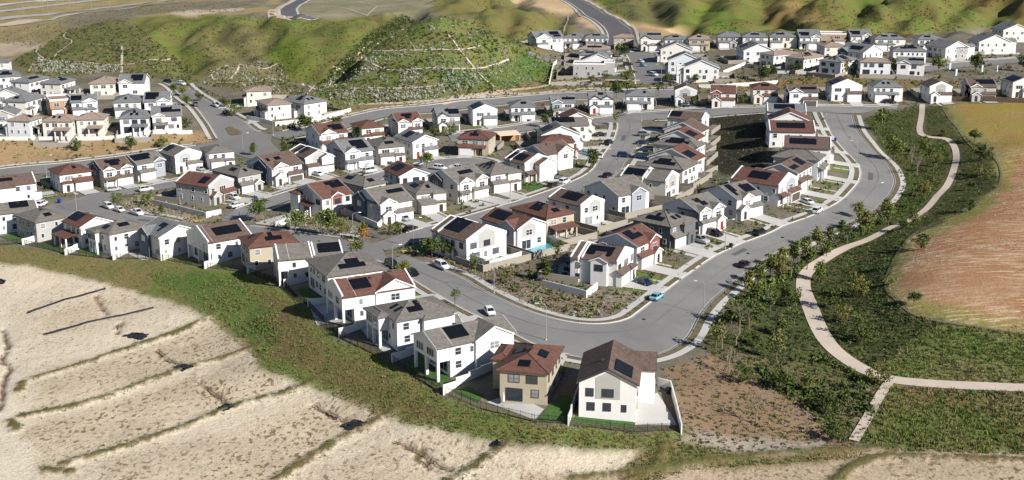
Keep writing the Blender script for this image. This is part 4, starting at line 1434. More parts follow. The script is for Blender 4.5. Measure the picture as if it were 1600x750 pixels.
    for (sd, uf, v0, nc, nr, *cut) in h.get('sol', []):
        L_ = H.sides()[sd][2]
        mw, mh = 1.02, 1.68
        ca = 1 / math.sqrt(1 + pp * pp)
        fmb, gmb = MB(), MB()
        steps = cut[0] if cut else 0
        for i in range(nc):
            for j in range(nr):
                if steps == 1 and j == nr - 1 and i >= (nc + 1) // 2:
                    continue
                if steps == 2 and (i - j) % 2 and j == 0:
                    continue
                if steps == 3 and ((j == 0 and i < 1) or (j == nr - 1 and i == nc - 1)):
                    continue
                u0 = uf * L_ + (i - nc / 2) * mw
                v1 = v0 + (j + 1) * mh * ca
                run = min(W, D) / 2 if kind == 'hip' else (D if sd in 'nf' else W) / 2
                if v1 > run - .15:
                    continue
                um = u0 + mw / 2
                if kind == 'hip' and abs(um - L_ / 2) + mw / 2 + v1 > L_ / 2 - .1:
                    continue
                hid = False
                for (xs, xa, xb, xp, xm) in h.get('x', []):
                    if xs == sd:
                        hw_ = (xb - xa) * L_ / 2
                        du = abs(um - (xa + xb) / 2 * L_) - mw / 2
                        if du < hw_ + .3 and H.p * 1.25 * (hw_ - du) > pp * (v1 - mh * ca) - .25:
                            hid = True
                if hid:
                    continue
                for mb, g0, zt, zb in ((fmb, 0, .20, .13), (gmb, .03, .215, .19)):
                    quad = []
                    for (uu, vv) in ((u0 + g0, v0 + j * mh * ca + g0), (u0 + mw - .02 - g0, v0 + j * mh * ca + g0), (u0 + mw - .02 - g0, v0 + (j + 1) * mh * ca - .02 - g0), (u0 + g0, v0 + (j + 1) * mh * ca - .02 - g0)):
                        x, y, _a = H.at(sd, uu, -vv)
                        quad.append((x, y, e + pp * vv + .2 + zt))
                    mb.slab(quad, zt - zb)
        o = fmb.obj("solar_panel", M['solarf'], root)
        gmb.obj("solar_cells", M['solar'], o)
    # small roof vents
    if kind != 'flat':
        for q in range(r.randint(1, 3)):
            sd = pick('nf' if kind == 'x' else ('ab' if kind == 'y' else 'nfab'), r)
            L_ = H.sides()[sd][2]
            v = ((D if sd in 'nf' else W) / 2) * (.72 + .12 * r.random())
            u = L_ * (.5 + (r.random() - .5) * (.5 if kind != 'hip' else .1))
            x, y, a = H.at(sd, u, -v)
            o = link("roof_vent", VENT if r.random() < .6 else PIPE, root)
            o.location = (x, y, e + pp * v + .18)
            o.rotation_euler = (0, 0, a)
    HOUSES.append(dict(id=h['id'], org=org, th=th, W=W, D=D, fr=fr, z=bz, W0=W0, D0=D0, H=H, gu=(gu0 + gw / 2), gp=gpr, gw=gw, h=h, pat=pat))
    return root
def hs(id, A, B, C, k, r, w, fr, sol=(), **kw):
    d = dict(id=id, A=A, B=B, C=C, k=k, r='roof_' + r, w=w, fr=fr, sol=sol)
    d.update(kw)
    SPECS.append(d)


def row(name, phrase, ids_from):
    ROWS[name] = phrase


# --- front row above the graded lots (streets behind them)
R = 'front'
hs('F01', (-6,336), (60,327), 10, 'x-b', 'g', 'W', 'b', [('n',.58,1.6,5,2)], p=.36)
hs('F02', (56,348), (103,337), (26,337), 'hip', 'g', 'G', 'b', [('n',.62,1.2,6,2)])
hs('F03', (128,357), (172,344), (107,346), 'y', 'r', 'W', 'b', [('a',.3,1.0,5,3,1)], wing=[('b',.2,.9,1.5,'hip',3.2)], pat=(.05,.75,3.6), wk=1, dmax=11)
hs('F04', (169,368), (233,352), (134,361), 'hip', 'g', 'W', 'b', [('a',.5,.9,4,2,1),('n',.45,1.7,4,1)], over=(.05,.5,1.6,'hip'))
hs('F05', (251,375), (308,356), (228,361), 'y', 's', 'W', 'b', [('a',.5,1.4,5,2,2)], x=[('a',.05,.55,.8,'N')], r_='g')
hs('F06', (329,380), (394,363), (291,368), 'x-ab', 'b', 'W', 'b', [('n',.52,1.5,7,2)], x=[], p=.42, over=(0,1,.9,'x'))
hs('F07', (389,389), (466,375), (362,378), 'hip', 'r', 'T', 'b', [('n',.55,1.4,6,2,3),('a',.35,1.2,2,2)])
hs('F08', (449,407), (537,395), (425,389), 'x-ab', 'g', 'W', 'b', [('n',.78,.9,5,3)], x=[], pat=None, mid=.46, dmax=10, over=(0,1,2.2,'x'))
hs('F09', (513,434), (601,417), (487,411), 'hip', 'g', 'W', 'b', [('n',.48,1.4,8,2,3)])
hs('F10', (553,464), (648,446), (528,445), 'x-ab', 'r', 'W', 'b', [('n',.18,1.2,4,2),], x=[('n',.35,.98,.3,None)], solx=1, pat=None, over=(0,1,2.6,'x'))
hs('F11', (618,504), (713,486), (575,483), 'hip', 'g', 'W', 'b', [('a',.45,1.3,5,2,2),('n',.35,1.3,4,3,1)], wing=[('n',.42,.9,1.2,'hip')], over=(0,.62,2.2,'hip'))
hs('F12', (701,543), (805,519), (656,524), 'x', 'g', 'W', 'b', [('n',.20,1.0,4,3,1)], x=[('n',.38,.95,.6,None)], pat=None, over=(0,1,2.8,'x'))
hs('F13', (787,578), (849,592), ('B',889,548), 'hip', 'r', 'T', 'f', [('n',.55,.8,5,1,3),('b',.5,1.2,3,3),('a',.42,1.1,3,2)], wing=[('a',.05,.6,2.6,'hip')], pat=None, wk=1, dmin=12, ang=-13)
hs('F14', (905,600), (995,609), 15, 'y', 'b', 'W', 'f', [('b',.24,.9,5,2)], x=[('b',.52,.98,2.8,None)], e=6.1, wk=1, ang=-8, p=.50, nop=1, nofront=0, tm='dtrim')

# --- houses along the left loop street
hs('M01', (-16,288), (50,291), 10, 'x-ab', 'b', 'W', 'b', [('n',.4,1.8,5,2)], wing=[('n',.1,.55,2.2,'hip')], ang=30)
hs('M02', (93,274), (142,266), 10.5, 'hip', 'r', 'W', 'n', [('n',.5,2.0,4,2,2)], gp=2.0, porch='hip', gs=False)
hs('M03', (162,268), (205,259), (143,259), 'x', 'b', 'W', 'n', [('n',.5,1.5,7,3)], x=[('n',.0,.38,.3,None),('n',.62,1.0,.3,None),('a',.2,.7,.3,'D')], gs=False, porch='shed')
hs('M04', (216,258), (255,248), (192,251), 'x', 'g', 'W', 'n', [('n',.35,1.5,7,2)], x=[('n',.6,1.0,.3,'B')], gs=True)
hs('M05', (273,246), (315,238), (247,239), 'y-nf', 'g', 'W', 'n', [('a',.2,1.0,4,3)], gs=False)
hs('M06', (326,240), (366,235), (308,234), 'hip', 'g', 'W', 'n', [('n',.4,1.4,5,2,2)], porch='hip', gs=True)
hs('N01', (276,287), (325,293), ('B',361,279), 'x-ab', 'r', 'G', 'b', [('n',.72,.8,3,3)], gk=1, gs=False)
hs('N02', (372,276), (407,267), (332,268), 'hip', 'g', 'G', 'n', [('a',.6,1.4,3,2,1),('n',.5,1.3,3,2,1)], gs=True)
hs('N03', (428,264), (468,252), (395,254), 'x', 'b', 'W', 'n', [('n',.3,3.2,5,1)], x=[('n',.05,.5,.4,None),('a',.3,.8,.3,'N')], gk=1, porch='gable', gs=False)
hs('N04', (478,248), (517,240), (453,239), 'y-f', 'b', 'W', 'n', [('a',.45,1.2,5,3)], wing=[('n',.55,1.0,1.6,'y')], gs=True, porch='hip', mid=.6)
hs('N05', (540,240), (581,232), (515,230), 'x', 's', 'W', 'n', [('n',.65,1.0,5,3)], x=[('n',.0,.5,.4,'W')], gs=False, porch='shed')
hs('N06', (592,232), (631,226), (574,222), 'hip', 'g', 'W', 'n', [('n',.5,1.3,5,2,1)], porch='hip', gs=True)
hs('N07', (645,223), (683,217), (618,215), 'y', 's', 'W', 'n', [('a',.4,1.0,4,3)], gs=False, porch='none', rd=1)
hs('N08', (717,216), (762,218), ('B',776,209), 'hip', 'r', 'T', 'n', [('n',.45,1.2,4,2,3)], porch='shed', gs=True, ang=-12)

# --- back row of the left half along the long road
hs('P01', (502,212), (540,204), (486,203), 'x', 'r', 'W', 'n', [('n',.6,1.3,7,2)], x=[('n',.05,.55,.4,None)], porch='shed', gs=False, ang=33)
hs('P02', (565,200), (600,198), (549,193), 'hip', 'r', 'C', 'n', [('n',.55,1.6,4,2,2)], gs=False, ang=28)
hs('P03', (622,192), (659,188), (611,184), 'x', 'r', 'W', 'n', [('n',.5,1.4,6,2)], x=[('n',0,.4,.4,None),('n',.6,1,.4,None)], gs=False, ang=24)
hs('P04', (685,182), (717,181), 11, 'x', 's', 'W', 'n', [('n',.65,.8,6,3)], x=[('n',0,.5,.5,None)], gk=1, tm='dtrim', gs=False, ang=14)
hs('P05', (739,174), (777,172), (731,167), 'y-n', 's', 'W', 'n', [('a',.5,.8,9,3)], gs=False, porch='none', ang=12)
hs('P06', (799,167), (836,166.7), 10, 'hip', 's', 'W', 'n', [('n',.6,1.4,5,1)], gs=False, porch='shed', ang=6)
hs('P07', (863,161), (897,160), (855,157), 'x', 's', 'W', 'n', [('n',.6,1.5,8,2)], x=[('n',0,.45,.4,'B')], gk=1, gs=False, ang=5)
hs('P08', (921,156), (958,155), 10, 'x', 's', 'W', 'n', [('n',.5,1.0,8,3)], x=[('n',0,.5,.4,None),('n',.5,1,.4,None)], tm='dtrim', gs=False, rd=1, ang=0)
hs('P09', (979,150), (1022,150), 10, 'hip', 's', 'W', 'n', [('n',.75,1.4,3,1)], gs=True, porch='shed', ang=-4)
hs('P10', (1055,144), (1089,143), 11, 'y-n', 'b', 'W', 'n', [], gk=1, gs=False, ang=-6)
hs('P11', (1112,146), (1149,145), 10, 'x', 'r', 'W', 'n', [], x=[('n',0,.4,.6,'P')], gs=False, porch='gable', ang=-8)
hs('P12', (1177,140), (1216,139), 10, 'hip', 'r', 'C', 'n', [('n',.55,1.5,4,1)], gs=False, ang=-4)
hs('P13', (1234,145), (1278,144), 10, 'x', 'b', 'W', 'n', [('n',.7,1.3,6,1)], x=[('n',0,.45,.4,None)], gk=1, gs=False, ang=0)
hs('P14', (1301,137), (1346,136), 11, 'y-n', 'b', 'W', 'n', [('a',.5,1.0,6,2)], gs=False, porch='none', ang=0)
hs('P15', (1366,138), (1411,137), 10, 'hip', 's', 'W', 'n', [('n',.5,1.6,4,2,2)], gs=True, porch='shed', ang=0)
hs('P16', (1452,137), (1489,138), 11, 'y-n', 'b', 'W', 'n', [], gs=False, ang=2)
hs('P17', (1516,135), (1558,137), 11, 'x', 'b', 'G', 'n', [('n',.62,1.5,8,2)], x=[('n',0,.42,.4,None)], gk=1, gs=False, ang=0)
hs('P18', (1582,131), (1620,131), 12, 'y-n', 's', 'W', 'n', [('a',.5,1.0,8,3)], gs=False, ang=2)

# --- left cluster on its terrace
hs('V01', (-20,100), (12,97), 10, 'hip', 's', 'W', 'f', p=.24)
hs('V02', (-12,122), (33,118), 13, 'hip', 's', 'W', 'f', [('n',.5,1.0,7,2)])
hs('V03', (37,129), (84,121), (20,128), 'hip', 's', 'W', 'f', [('n',.45,1.3,7,2)], ang=76)
hs('V04', (90,131), (121,125), (64,129), 'hip', 's', 'W', 'f', [('n',.45,1.2,6,2)], pat=(.2,.9,3), ang=78)
hs('V05', (-5,148), (25,150), 10, 'y', 's', 'W', 'f', [('a',.5,1,4,2)], ang=8)
hs('V06', (38,160), (73,149), (3,159), 'hip', 's', 'W', 'n', [('a',.55,1.5,5,2)], ang=79)
hs('V07', (80,159), (110,157), 13, 'fl', 't', 'O', 'n')
hs('V08', (112,161), (150,158), 10, 'x', 's', 'W', 'n', [('n',.2,.8,4,3,1)], x=[('n',.45,1,.4,None)], ang=16)
hs('V09', (140,131), (179,130), 13, 'hip', 't', 'C', 'f', [('a',.5,1.2,4,2)], ang=9)
hs('V10', (187,129), (224,130), 13, 'x', 's', 'W', 'f', [('n',.68,1.0,5,4,1)], x=[('n',0,.5,.4,None)], ang=6)
hs('V11', (178,161), (218,159), 13, 'hip', 's', 'W', 'n', [('n',.35,1.5,3,1)], ang=12)
hs('V12', (226,158), (264,160), 13, 'x', 's', 'W', 'n', [('n',.3,1.0,5,3)], x=[('n',.5,1,.4,None)], ang=10)
hs('V13', (40,192), (71,182), (4,190), 'hip', 't', 'W', 'f', [('n',.35,1.2,4,2)], pat=(.2,.8,2.5), ang=79)
hs('V14', (66,193), (112,194), ('B',126,180), 'hip', 't', 'C', 'f', [('n',.35,1.5,5,2,2)], pat=(.45,.95,2.5))
hs('V15', (119,191), (162,188), ('B',174,180), 'hip', 't', 'C', 'f', [('a',.5,1.2,4,2)], pat=(.45,.95,2.5))
hs('V16', (187,188), (232,187), 13, 'hip', 's', 'W', 'f', [('n',.4,1.3,5,2,2)], pat=(.45,.95,2.5), wk=1)
hs('V17', (239,184), (282,183), 13, 'x', 's', 'W', 'f', [('n',.66,1.9,7,2,1)], x=[('n',0,.42,.4,None)], pat=(.05,.5,2.5), wk=1, ang=16)

# --- three houses below the planted hill
hs('W01', (386,144), (423,143), (374,139), 'hip', 't', 'C', 'a', [], p=.24)
hs('W02', (418,166), (455,162), (398,159), 'hip', 't', 'C', 'a', [], p=.24)
hs('W03', (478,164), (507,158), (447,155), 'hip', 's', 'W', 'a', [('n',.5,1.6,4,2,2),('a',.6,1.5,3,2)], pat=(.3,.9,2.5))

# --- middle block between the two inner streets
hs('X01', (505,310), (547,298), (467,300), 'x', 'r', 'W', 'a', [('n',.72,3.0,5,2)], x=[('n',.3,.68,.4,None)], xp='P', wing=[('a',.0,.3,1.6,'hip')], wk=1)
hs('X02', (571,290), (600,283), (520,282), 'hip', 'g', 'G', 'f', [('a',.35,1.2,4,2),('n',.5,1.0,4,3,1)])
hs('X03', (595,320), (642,309), (556,306), 'x', 'g', 'W', 'n', [('f',.3,1.0,4,2),('n',.72,3.4,5,1)], x=[('n',.0,.48,.5,'W'),('a',.05,.5,.6,'N')], porch='gable', gs=False)
hs('X04', (651,303), (695,297), (625,291), 'hip', 'g', 'C', 'n', [('a',.5,1.2,4,2,1),('n',.4,1.6,3,2,2)], wing=[('n',.55,1.0,.9,'hip')], gp=2.6, gs=True, porch='hip')
hs('X05', (624,276), (670,270), (597,266), 'y', 'r', 'W', 'f', [('a',.45,1.0,5,3)], x=[], wk=1)
hs('X06', (718,287), (758,276), (677,276), 'x', 'g', 'W', 'n', [('n',.5,3.0,8,1)], x=[('n',.05,.45,.4,None),('n',.6,1.0,.4,None),('a',.1,.5,.5,'D')], gs=False, porch='shed')
hs('X07', (767,273), (812,266), (730,262), 'hip', 'g', 'W', 'n', [('a',.55,1.6,6,2,2),('n',.25,1.6,3,2,2)], wing=[('n',.55,1,.8,'hip')], porch='hip', gs=True)
hs('X08', (819,257), (863,250), (783,250), 'y-nf', 'b', 'W', 'n', [('a',.45,1.0,7,3)], wing=[('n',.35,1.0,2.5,'y')], gs=False, porch='shed', mid=.72)
hs('X09', (856,243), (893,234), (822,234), 'x', 'b', 'W', 'b', [('f',.3,1.0,5,2)], x=[('n',.4,.95,.5,None)], ov=.5, porch='shed')
hs('X10', (847,222), (897,223), 9, 'hip', 'r', 'C', 'b', [], ang=5)
hs('X11', (849,212), (905,209), 9.5, 'y', 'g', 'W', 'b', [('b',.4,.9,6,1),('a',.4,1,6,2)], ang=10)
hs('X12', (862,197), (920,196), 9.5, 'x', 'g', 'W', 'b', [('n',.35,1.5,8,2)], ang=8)
hs('X13', (882,187), (924,185), 10, 'y', 'r', 'W', 'b', [], ang=8)

# --- facing them, right side of that street
hs('Y01', (1044,185), (1096,187), 9, 'x-ab', 'b', 'W', 'a', [('n',.16,.8,5,3)], ang=-25)
hs('Y02', (1037,204), (1096,205), 9.5, 'y', 'b', 'C', 'a', [], ang=-25)
hs('Y03', (1030,216), (1088,217), 9, 'y', 'r', 'W', 'a', [('a',.4,1.2,5,2),('b',.4,1.2,5,2)], ang=-26)
hs('Y04', (1019,227), (1090,230), 9, 'hip', 'g', 'W', 'a', [('n',.45,1.0,12,2,3)], ang=-27)
hs('Y05', (1016,245), (1082,250), 9.5, 'y', 'r', 'W', 'a', [('b',.35,1.2,5,2)], ang=-29)
hs('Y06', (1003,259), (1063,266), ('B',1081,252), 'hip', 'g', 'W', 'a', [('n',.45,1.2,9,2,3)], ang=-30)
hs('Y07', (970,277), (1038,284), ('B',1057,272), 'x-ab', 'g', 'C', 'a', [('n',.25,1.0,6,3)], mid=.52)
hs('Y08', (971,307), (1010,295), (924,292), 'x', 'g', 'W', 'f', [('a',.5,1.4,4,1)], x=[('n',.4,.85,.5,'B'),], solx=1)

# --- houses on the inner side of the long curve
hs('Z01', (913,322), (939,314), (866,309), 'y-nf', 'b', 'W', 'f', [('a',.55,1.0,6,3)], wmin=9)
hs('Z02', (861,341), (890,332), (812,324), 'hip', 'r', 'T', 'f', [('a',.5,1.3,5,3,3),('n',.5,1.1,4,1)], pat=(.1,.9,2.6), wmin=9.5)
hs('Z03', (812,358), (850,349), (754,340), 'y', 'r', 'W', 'f', [('a',.32,1.0,6,3)], x=[('a',.55,.95,.6,None)], wmin=9.5)
hs('Z04', (735,379), (785,362), (691,359), 'y-nf', 'b', 'W', 'f', [('a',.45,1.6,6,3)], x=[], wk=1, mid=.80)
hs('Z05', (893,402), (962,413), ('B',982,391), 'x-ab', 'b', 'W', 'b', [('n',.55,1.9,6,2)], x=[('n',.45,.8,.3,None)], gs=True, porch='hip', wk=1, p=.36, mid=.2)
hs('Z06', (935,374), (995,386), ('B',1028,370), 'y', 'r', 'W', 'b', [('b',.38,1.8,6,2,1)], x=[('b',.5,.95,.4,'P')], gs=True, porch='gable')
hs('Z07', (991,343), (1046,356), ('B',1077,342), 'hip', 'g', 'D', 'b', [('n',.45,1.0,6,2,3),('b',.6,1.3,4,2,2)], wing=[('b',.45,.95,1.2,'hip')], gs=True, porch='hip')
hs('Z08', (1035,320), (1092,334), ('B',1132,322), 'y', 'g', 'W', 'b', [('b',.42,1.6,5,2,1),('a',.5,1.0,4,2)], x=[('b',.0,.4,.4,'W'),('b',.5,.95,.4,'W')], gs=True, porch='gable', rd=1)
hs('Z09', (1100,300), (1150,313), ('B',1184,302), 'y', 'g', 'W', 'b', [('b',.2,1.0,2,3),('b',.75,1.4,4,2),('a',.5,1,4,2)], x=[('b',.2,.6,.5,'W')], gs=False, porch='gable')
hs('Z10', (1142,281), (1217,293), ('B',1244,280), 'x-ab', 'r', 'W', 'b', [('n',.5,1.6,6,2)], gs=False, porch='shed', gk=1)
hs('Z11', (1192,266), (1246,274), ('B',1269,258), 'y', 'b', 'W', 'b', [('b',.72,1.2,4,2),('b',.2,1.2,5,1)], gs=True, porch='shed')
hs('Z12', (1208,245), (1279,254), ('B',1298,247), 'hip', 'g', 'W', 'b', [], porch='shed', ang=-25)
hs('Z13', (1227,233), (1294,233), 13, 'x-ab', 'b', 'W', 'b', [('n',.42,1.6,8,2)], p=.36, ang=-12)
hs('Z14', (1205,206), (1272,207), 13, 'x-ab', 'r', 'W', 'b', [('n',.48,1.6,9,2)], x=[('f',.2,.55,1.5,None)], p=.36, ang=-6)
hs('Z15', (1199,177), (1260,177), 11, 'x-ab', 's', 'W', 'b', [('n',.45,1.4,7,2)], p=.36, ang=-8)

hs('Z16', (1203,191), (1266,191), 10, 'y', 'r', 'W', 'b', [('a',.4,1,4,2)], ang=-8)
hs('V18', (-12,183), (18,181), 11, 'y', 's', 'W', 'f', [('a',.5,1,4,2)], ang=8)
# --- far right terrace, left block
hs('Q01', (897,102), (944,101), 9, 'fl', 's', 'G', 'b', [], wing=[('b',.1,.95,4.5,'flat',6.4)], x=[], ang=-5)
hs('Q02', (905,95), (962,94), 9, 'y', 's', 'W', 'b', [('a',.4,1,5,2)], ang=-4)
hs('Q03', (902,85), (958,86), 9, 'hip', 's', 'W', 'b', [('n',.3,1.2,5,2)], ang=-5)
hs('Q04', (906,77), (952,78), 9, 'hip', 't', 'C', 'b', [('n',.5,1.2,7,2)], ang=-5)
# --- upper row under the hills
hs('T01', (846,60), (872,60), (835,52), 'x', 's', 'W', 'n', [('n',.75,2.6,5,2),('n',.8,.6,4,1)], x=[('n',0,.55,.4,None)], wmin=9, ang=18)
hs('T02', (882,59), (912,59), 10, 'hip', 's', 'W', 'n', [('n',.5,1.6,4,1)], porch='shed', ang=-2)
hs('T03', (917,59), (947,59), 10, 'hip', 's', 'W', 'n', [('n',.5,1.6,4,2)], ang=-2)
hs('T04', (959,60), (990,58), 9, 'hip', 't', 'T', 'n', gk=1, ang=-2, p=.24)
hs('T05', (1002,61), (1031,61), 11, 'x', 's', 'W', 'n', [('n',.7,3.0,7,2)], x=[('n',0,.5,.5,None)], e=6.2, tm='dtrim', ang=-3)
hs('T06', (1040,62), (1072,62), 10, 'hip', 's', 'W', 'n', [('n',.5,1.6,5,1)], ang=-4)
hs('T07', (1077,62), (1109,62), 10, 'hip', 't', 'T', 'n', [('n',.5,1.6,4,1)], ang=-4)
hs('T08', (1122,58), (1159,58), 10, 'hip', 's', 'G', 'n', [], ang=-4)
hs('T09', (1161,58), (1200,59), 10, 'hip', 's', 'W', 'n', [('n',.5,1.6,4,1)], ang=-4)
hs('T10', (1203,58), (1246,58), 10, 'hip', 's', 'C', 'n', [('n',.4,1.6,4,1),('n',.85,1.2,3,1)], ang=-3)
hs('T11', (1250,59), (1281,59), (1240,51), 'x', 's', 'W', 'n', [('n',.25,2.6,5,1),('n',.28,.9,4,1)], x=[('n',.55,1,.4,None)], ang=-2)
hs('T12', (1284,55), (1321,55), 10, 'fl', 't', 'O', 'n', ang=-8)
hs('T13', (1330,57), (1361,57), (1319,51), 'x', 's', 'W', 'n', [('n',.25,2.6,5,1),('n',.28,.9,4,1)], x=[('n',.55,1,.4,None)], ang=-2)
hs('T14', (1369,62), (1414,60), 10, 'hip', 's', 'W', 'n', [('n',.3,1.6,4,1),('n',.7,1.6,4,1)], ang=0)
hs('T15', (1437,63), (1473,61), 10, 'hip', 's', 'W', 'n', [('n',.4,1.5,3,1),('b',.5,1.5,3,1)], ang=2)
hs('T16', (1478,77), (1513,74), 13, 'y', 's', 'W', 'b', [('b',.4,.6,8,3)], x=[('b',.0,.3,4.0,'W')])
hs('T17', (1528,65), (1582,68), 13, 'y', 's', 'W', 'b', [('b',.3,1.2,4,2),('b',.75,1.5,5,3)], x=[('b',.1,.45,3.5,'W')], wmax=17, ang=5)
hs('T18', (1566,47), (1612,50), 13, 'y', 's', 'W', 'b', [('b',.4,1.2,6,2)], wmax=17, ang=5)
# --- lower terrace rows
hs('U01', (1030,78), (1084,78), 9, 'y', 's', 'W', 'a', [], ang=-6)
hs('U02', (1041,94), (1101,96), 9.5, 'y', 's', 'W', 'a', [('a',.3,2.0,5,2)], ang=-6)
hs('U03', (1066,109), (1126,109), 10, 'y', 's', 'W', 'a', [], wing=[('a',.3,.9,3.0,'flat',5.4)], x=[], wk=1, ang=-5)
hs('U04', (1163,80), (1208,78), (1155,74), 'y', 's', 'W', 'b', [('a',.3,1.0,5,2)])
hs('U05', (1206,87), (1249,82), (1186,84), 'hip', 't', 'C', 'b', [], p=.24)
hs('U06', (1253,93), (1290,87), (1224,90), 'hip', 't', 'C', 'b', [('n',.4,1.2,6,2,2)])
hs('U07', (1288,73), (1324,73), (1270,69), 'hip', 't', 'C', 'b', [], p=.24)
hs('U08', (1315,98), (1338,92), (1282,95), 'hip', 's', 'W', 'b', [('n',.5,1.2,4,2),('a',.4,1.4,5,2,2)], wk=1)
hs('U09', (1351,85), (1377,78), (1325,79), 'y', 's', 'W', 'b', [('a',.5,1.8,8,2)], x=[('a',.0,.4,.4,'N')])
hs('U10', (1345,97), (1392,98), 10, 'hip', 't', 'W', 'f', [], wk=1, p=.24)
hs('U11', (1395,78), (1449,82), 10, 'hip', 's', 'W', 'f', [('n',.3,1.4,4,2),('n',.6,1.6,4,2)], ang=-6)
hs('U12', (1402,98), (1445,101), 10, 'x-b', 's', 'W', 'f', [('n',.65,2.0,7,2)], x=[('n',0,.45,.4,None)], wk=1)

ROWPH = {'F': 'in front row above sand lots', 'M': 'in the row beside the left loop street', 'N': 'in row left of the cul-de-sac',
         'P': 'in the row below the long back road', 'V': 'on the left terrace below the hill', 'W': 'in the trio below the planted hill',
         'X': 'in the middle block round the cul-de-sac', 'Y': 'in stack beside the shaded bank', 'Z': 'inside the long curving street',
         'Q': 'in block right of the hill', 'T': 'in the farthest row under the hills', 'U': 'in the nearer row of the far terrace'}
GROUPS = {k: 'houses ' + v for k, v in ROWPH.items()}
WN = {'W': 'white', 'C': 'cream', 'T': 'tan', 'G': 'grey', 'D': 'dark grey', 'B': 'blue grey', 'N': 'navy', 'P': 'red', 'O': 'wood clad'}
RN = {'roof_g': 'grey', 'roof_s': 'slate', 'roof_b': 'brown', 'roof_r': 'red', 'roof_t': 'tan'}


def roof_word(k):
    return 'hip' if k == 'hip' else ('flat' if k == 'fl' else 'gable')


def house_labels():
    out = {}
    from itertools import groupby
    for rowk in ROWPH:
        L_ = [h for h in SPECS if h['id'][0] == rowk]
        if rowk in 'YZQ':
            L_ = sorted(L_, key=lambda h: -(h['A'][1] + h['B'][1]))
            word = 'from the front'
        else:
            L_ = sorted(L_, key=lambda h: h['A'][0] + h['B'][0])
            word = 'from left'
        for i, h in enumerate(L_):
            o = ORD[i + 1]
            out[h['id']] = f"{WN[h['w']]} house, {RN[h['r']]} {roof_word(h['k'])} roof, {o} {word} {ROWPH[rowk]}"
    return out


HL = house_labels()
FIX = {'F14': "tall white house with brown crossing gables, nearest of all, right end of front row",
       'F13': "tan house with red hip roof beside the nearest white house",
       'Z04': "white corner house with brown gable roof and lawn beside the swimming pool house",
       'Z03': "white red-roofed house with the blue swimming pool behind it",
       'X01': "white house with barn red gable and red roof beside the corner planting"}
HL.update(FIX)
for h in SPECS:
    build_house(h, HL[h['id']], GROUPS[h['id'][0]])
for q in HOUSES:
    print("%s W %.1f D %.1f ang %.0f z %.1f at %.0f,%.0f" % (q['id'], q['W0'], q['D0'], math.degrees(q['th']), q['z'], *q['org']))
# ------------------------------------------------------------------ yards, drives, walls
def loc2w(q, x, y):
    c, s = math.cos(q['th']), math.sin(q['th'])
    return np.array((q['org'][0] + c * x - s * y, q['org'][1] + s * x + c * y))


def on_road(p):
    for poly in ROADPOLY:
        if (poly[:, 0].min() < p[0] < poly[:, 0].max()) and (poly[:, 1].min() < p[1] < poly[:, 1].max()):
            if inpoly(np.array([p[0]]), np.array([p[1]]), poly)[0]:
                return True
    return False


def in_house(p, skip=None, grow=.4):
    for q in HOUSES:
        if q is skip:
            continue
        d = p - q['org']
        c, s = math.cos(q['th']), math.sin(q['th'])
        x, y = c * d[0] + s * d[1], -s * d[0] + c * d[1]
        if -grow < x < q['W'] + grow and -grow < y < q['D'] + grow:
            return True
    return False


def line2(p, q, step=1.5):
    n = max(2, int(np.linalg.norm(q - p) / step) + 1)
    t = np.linspace(0, 1, n)[:, None]
    return p * (1 - t) + q * t


WALLN = [0]


def wall_mesh(name, pts, hgt, th, matl, step=2.5):
    """stepped masonry wall following the ground along world points"""
    mb = MB()
    for a, b in zip(pts[:-1], pts[1:]):
        a, b = np.asarray(a, float), np.asarray(b, float)
        L_ = np.linalg.norm(b - a)
        if L_ < .3:
            continue
        n = max(1, int(L_ / step))
        d = (b - a) / L_
        nn = np.array((-d[1], d[0])) * th / 2
        for i in range(n):
            p, q = a + (b - a) * i / n, a + (b - a) * (i + 1) / n + (d * th / 2 if i == n - 1 else 0)
            zp, zq = float(terr(*p)), float(terr(*q))
            zt = (zp + zq) / 2 + hgt
            zb = min(zp, zq) - 1.2
            V = [(*(p - nn), zb), (*(q - nn), zb), (*(q + nn), zb), (*(p + nn), zb), (*(p - nn), zt), (*(q - nn), zt), (*(q + nn), zt), (*(p + nn), zt)]
            mb.add(V, [(0, 3, 2, 1), (4, 5, 6, 7), (0, 1, 5, 4), (1, 2, 6, 5), (2, 3, 7, 6), (3, 0, 4, 7)])
    return mb.obj(name, matl) if mb.v else None


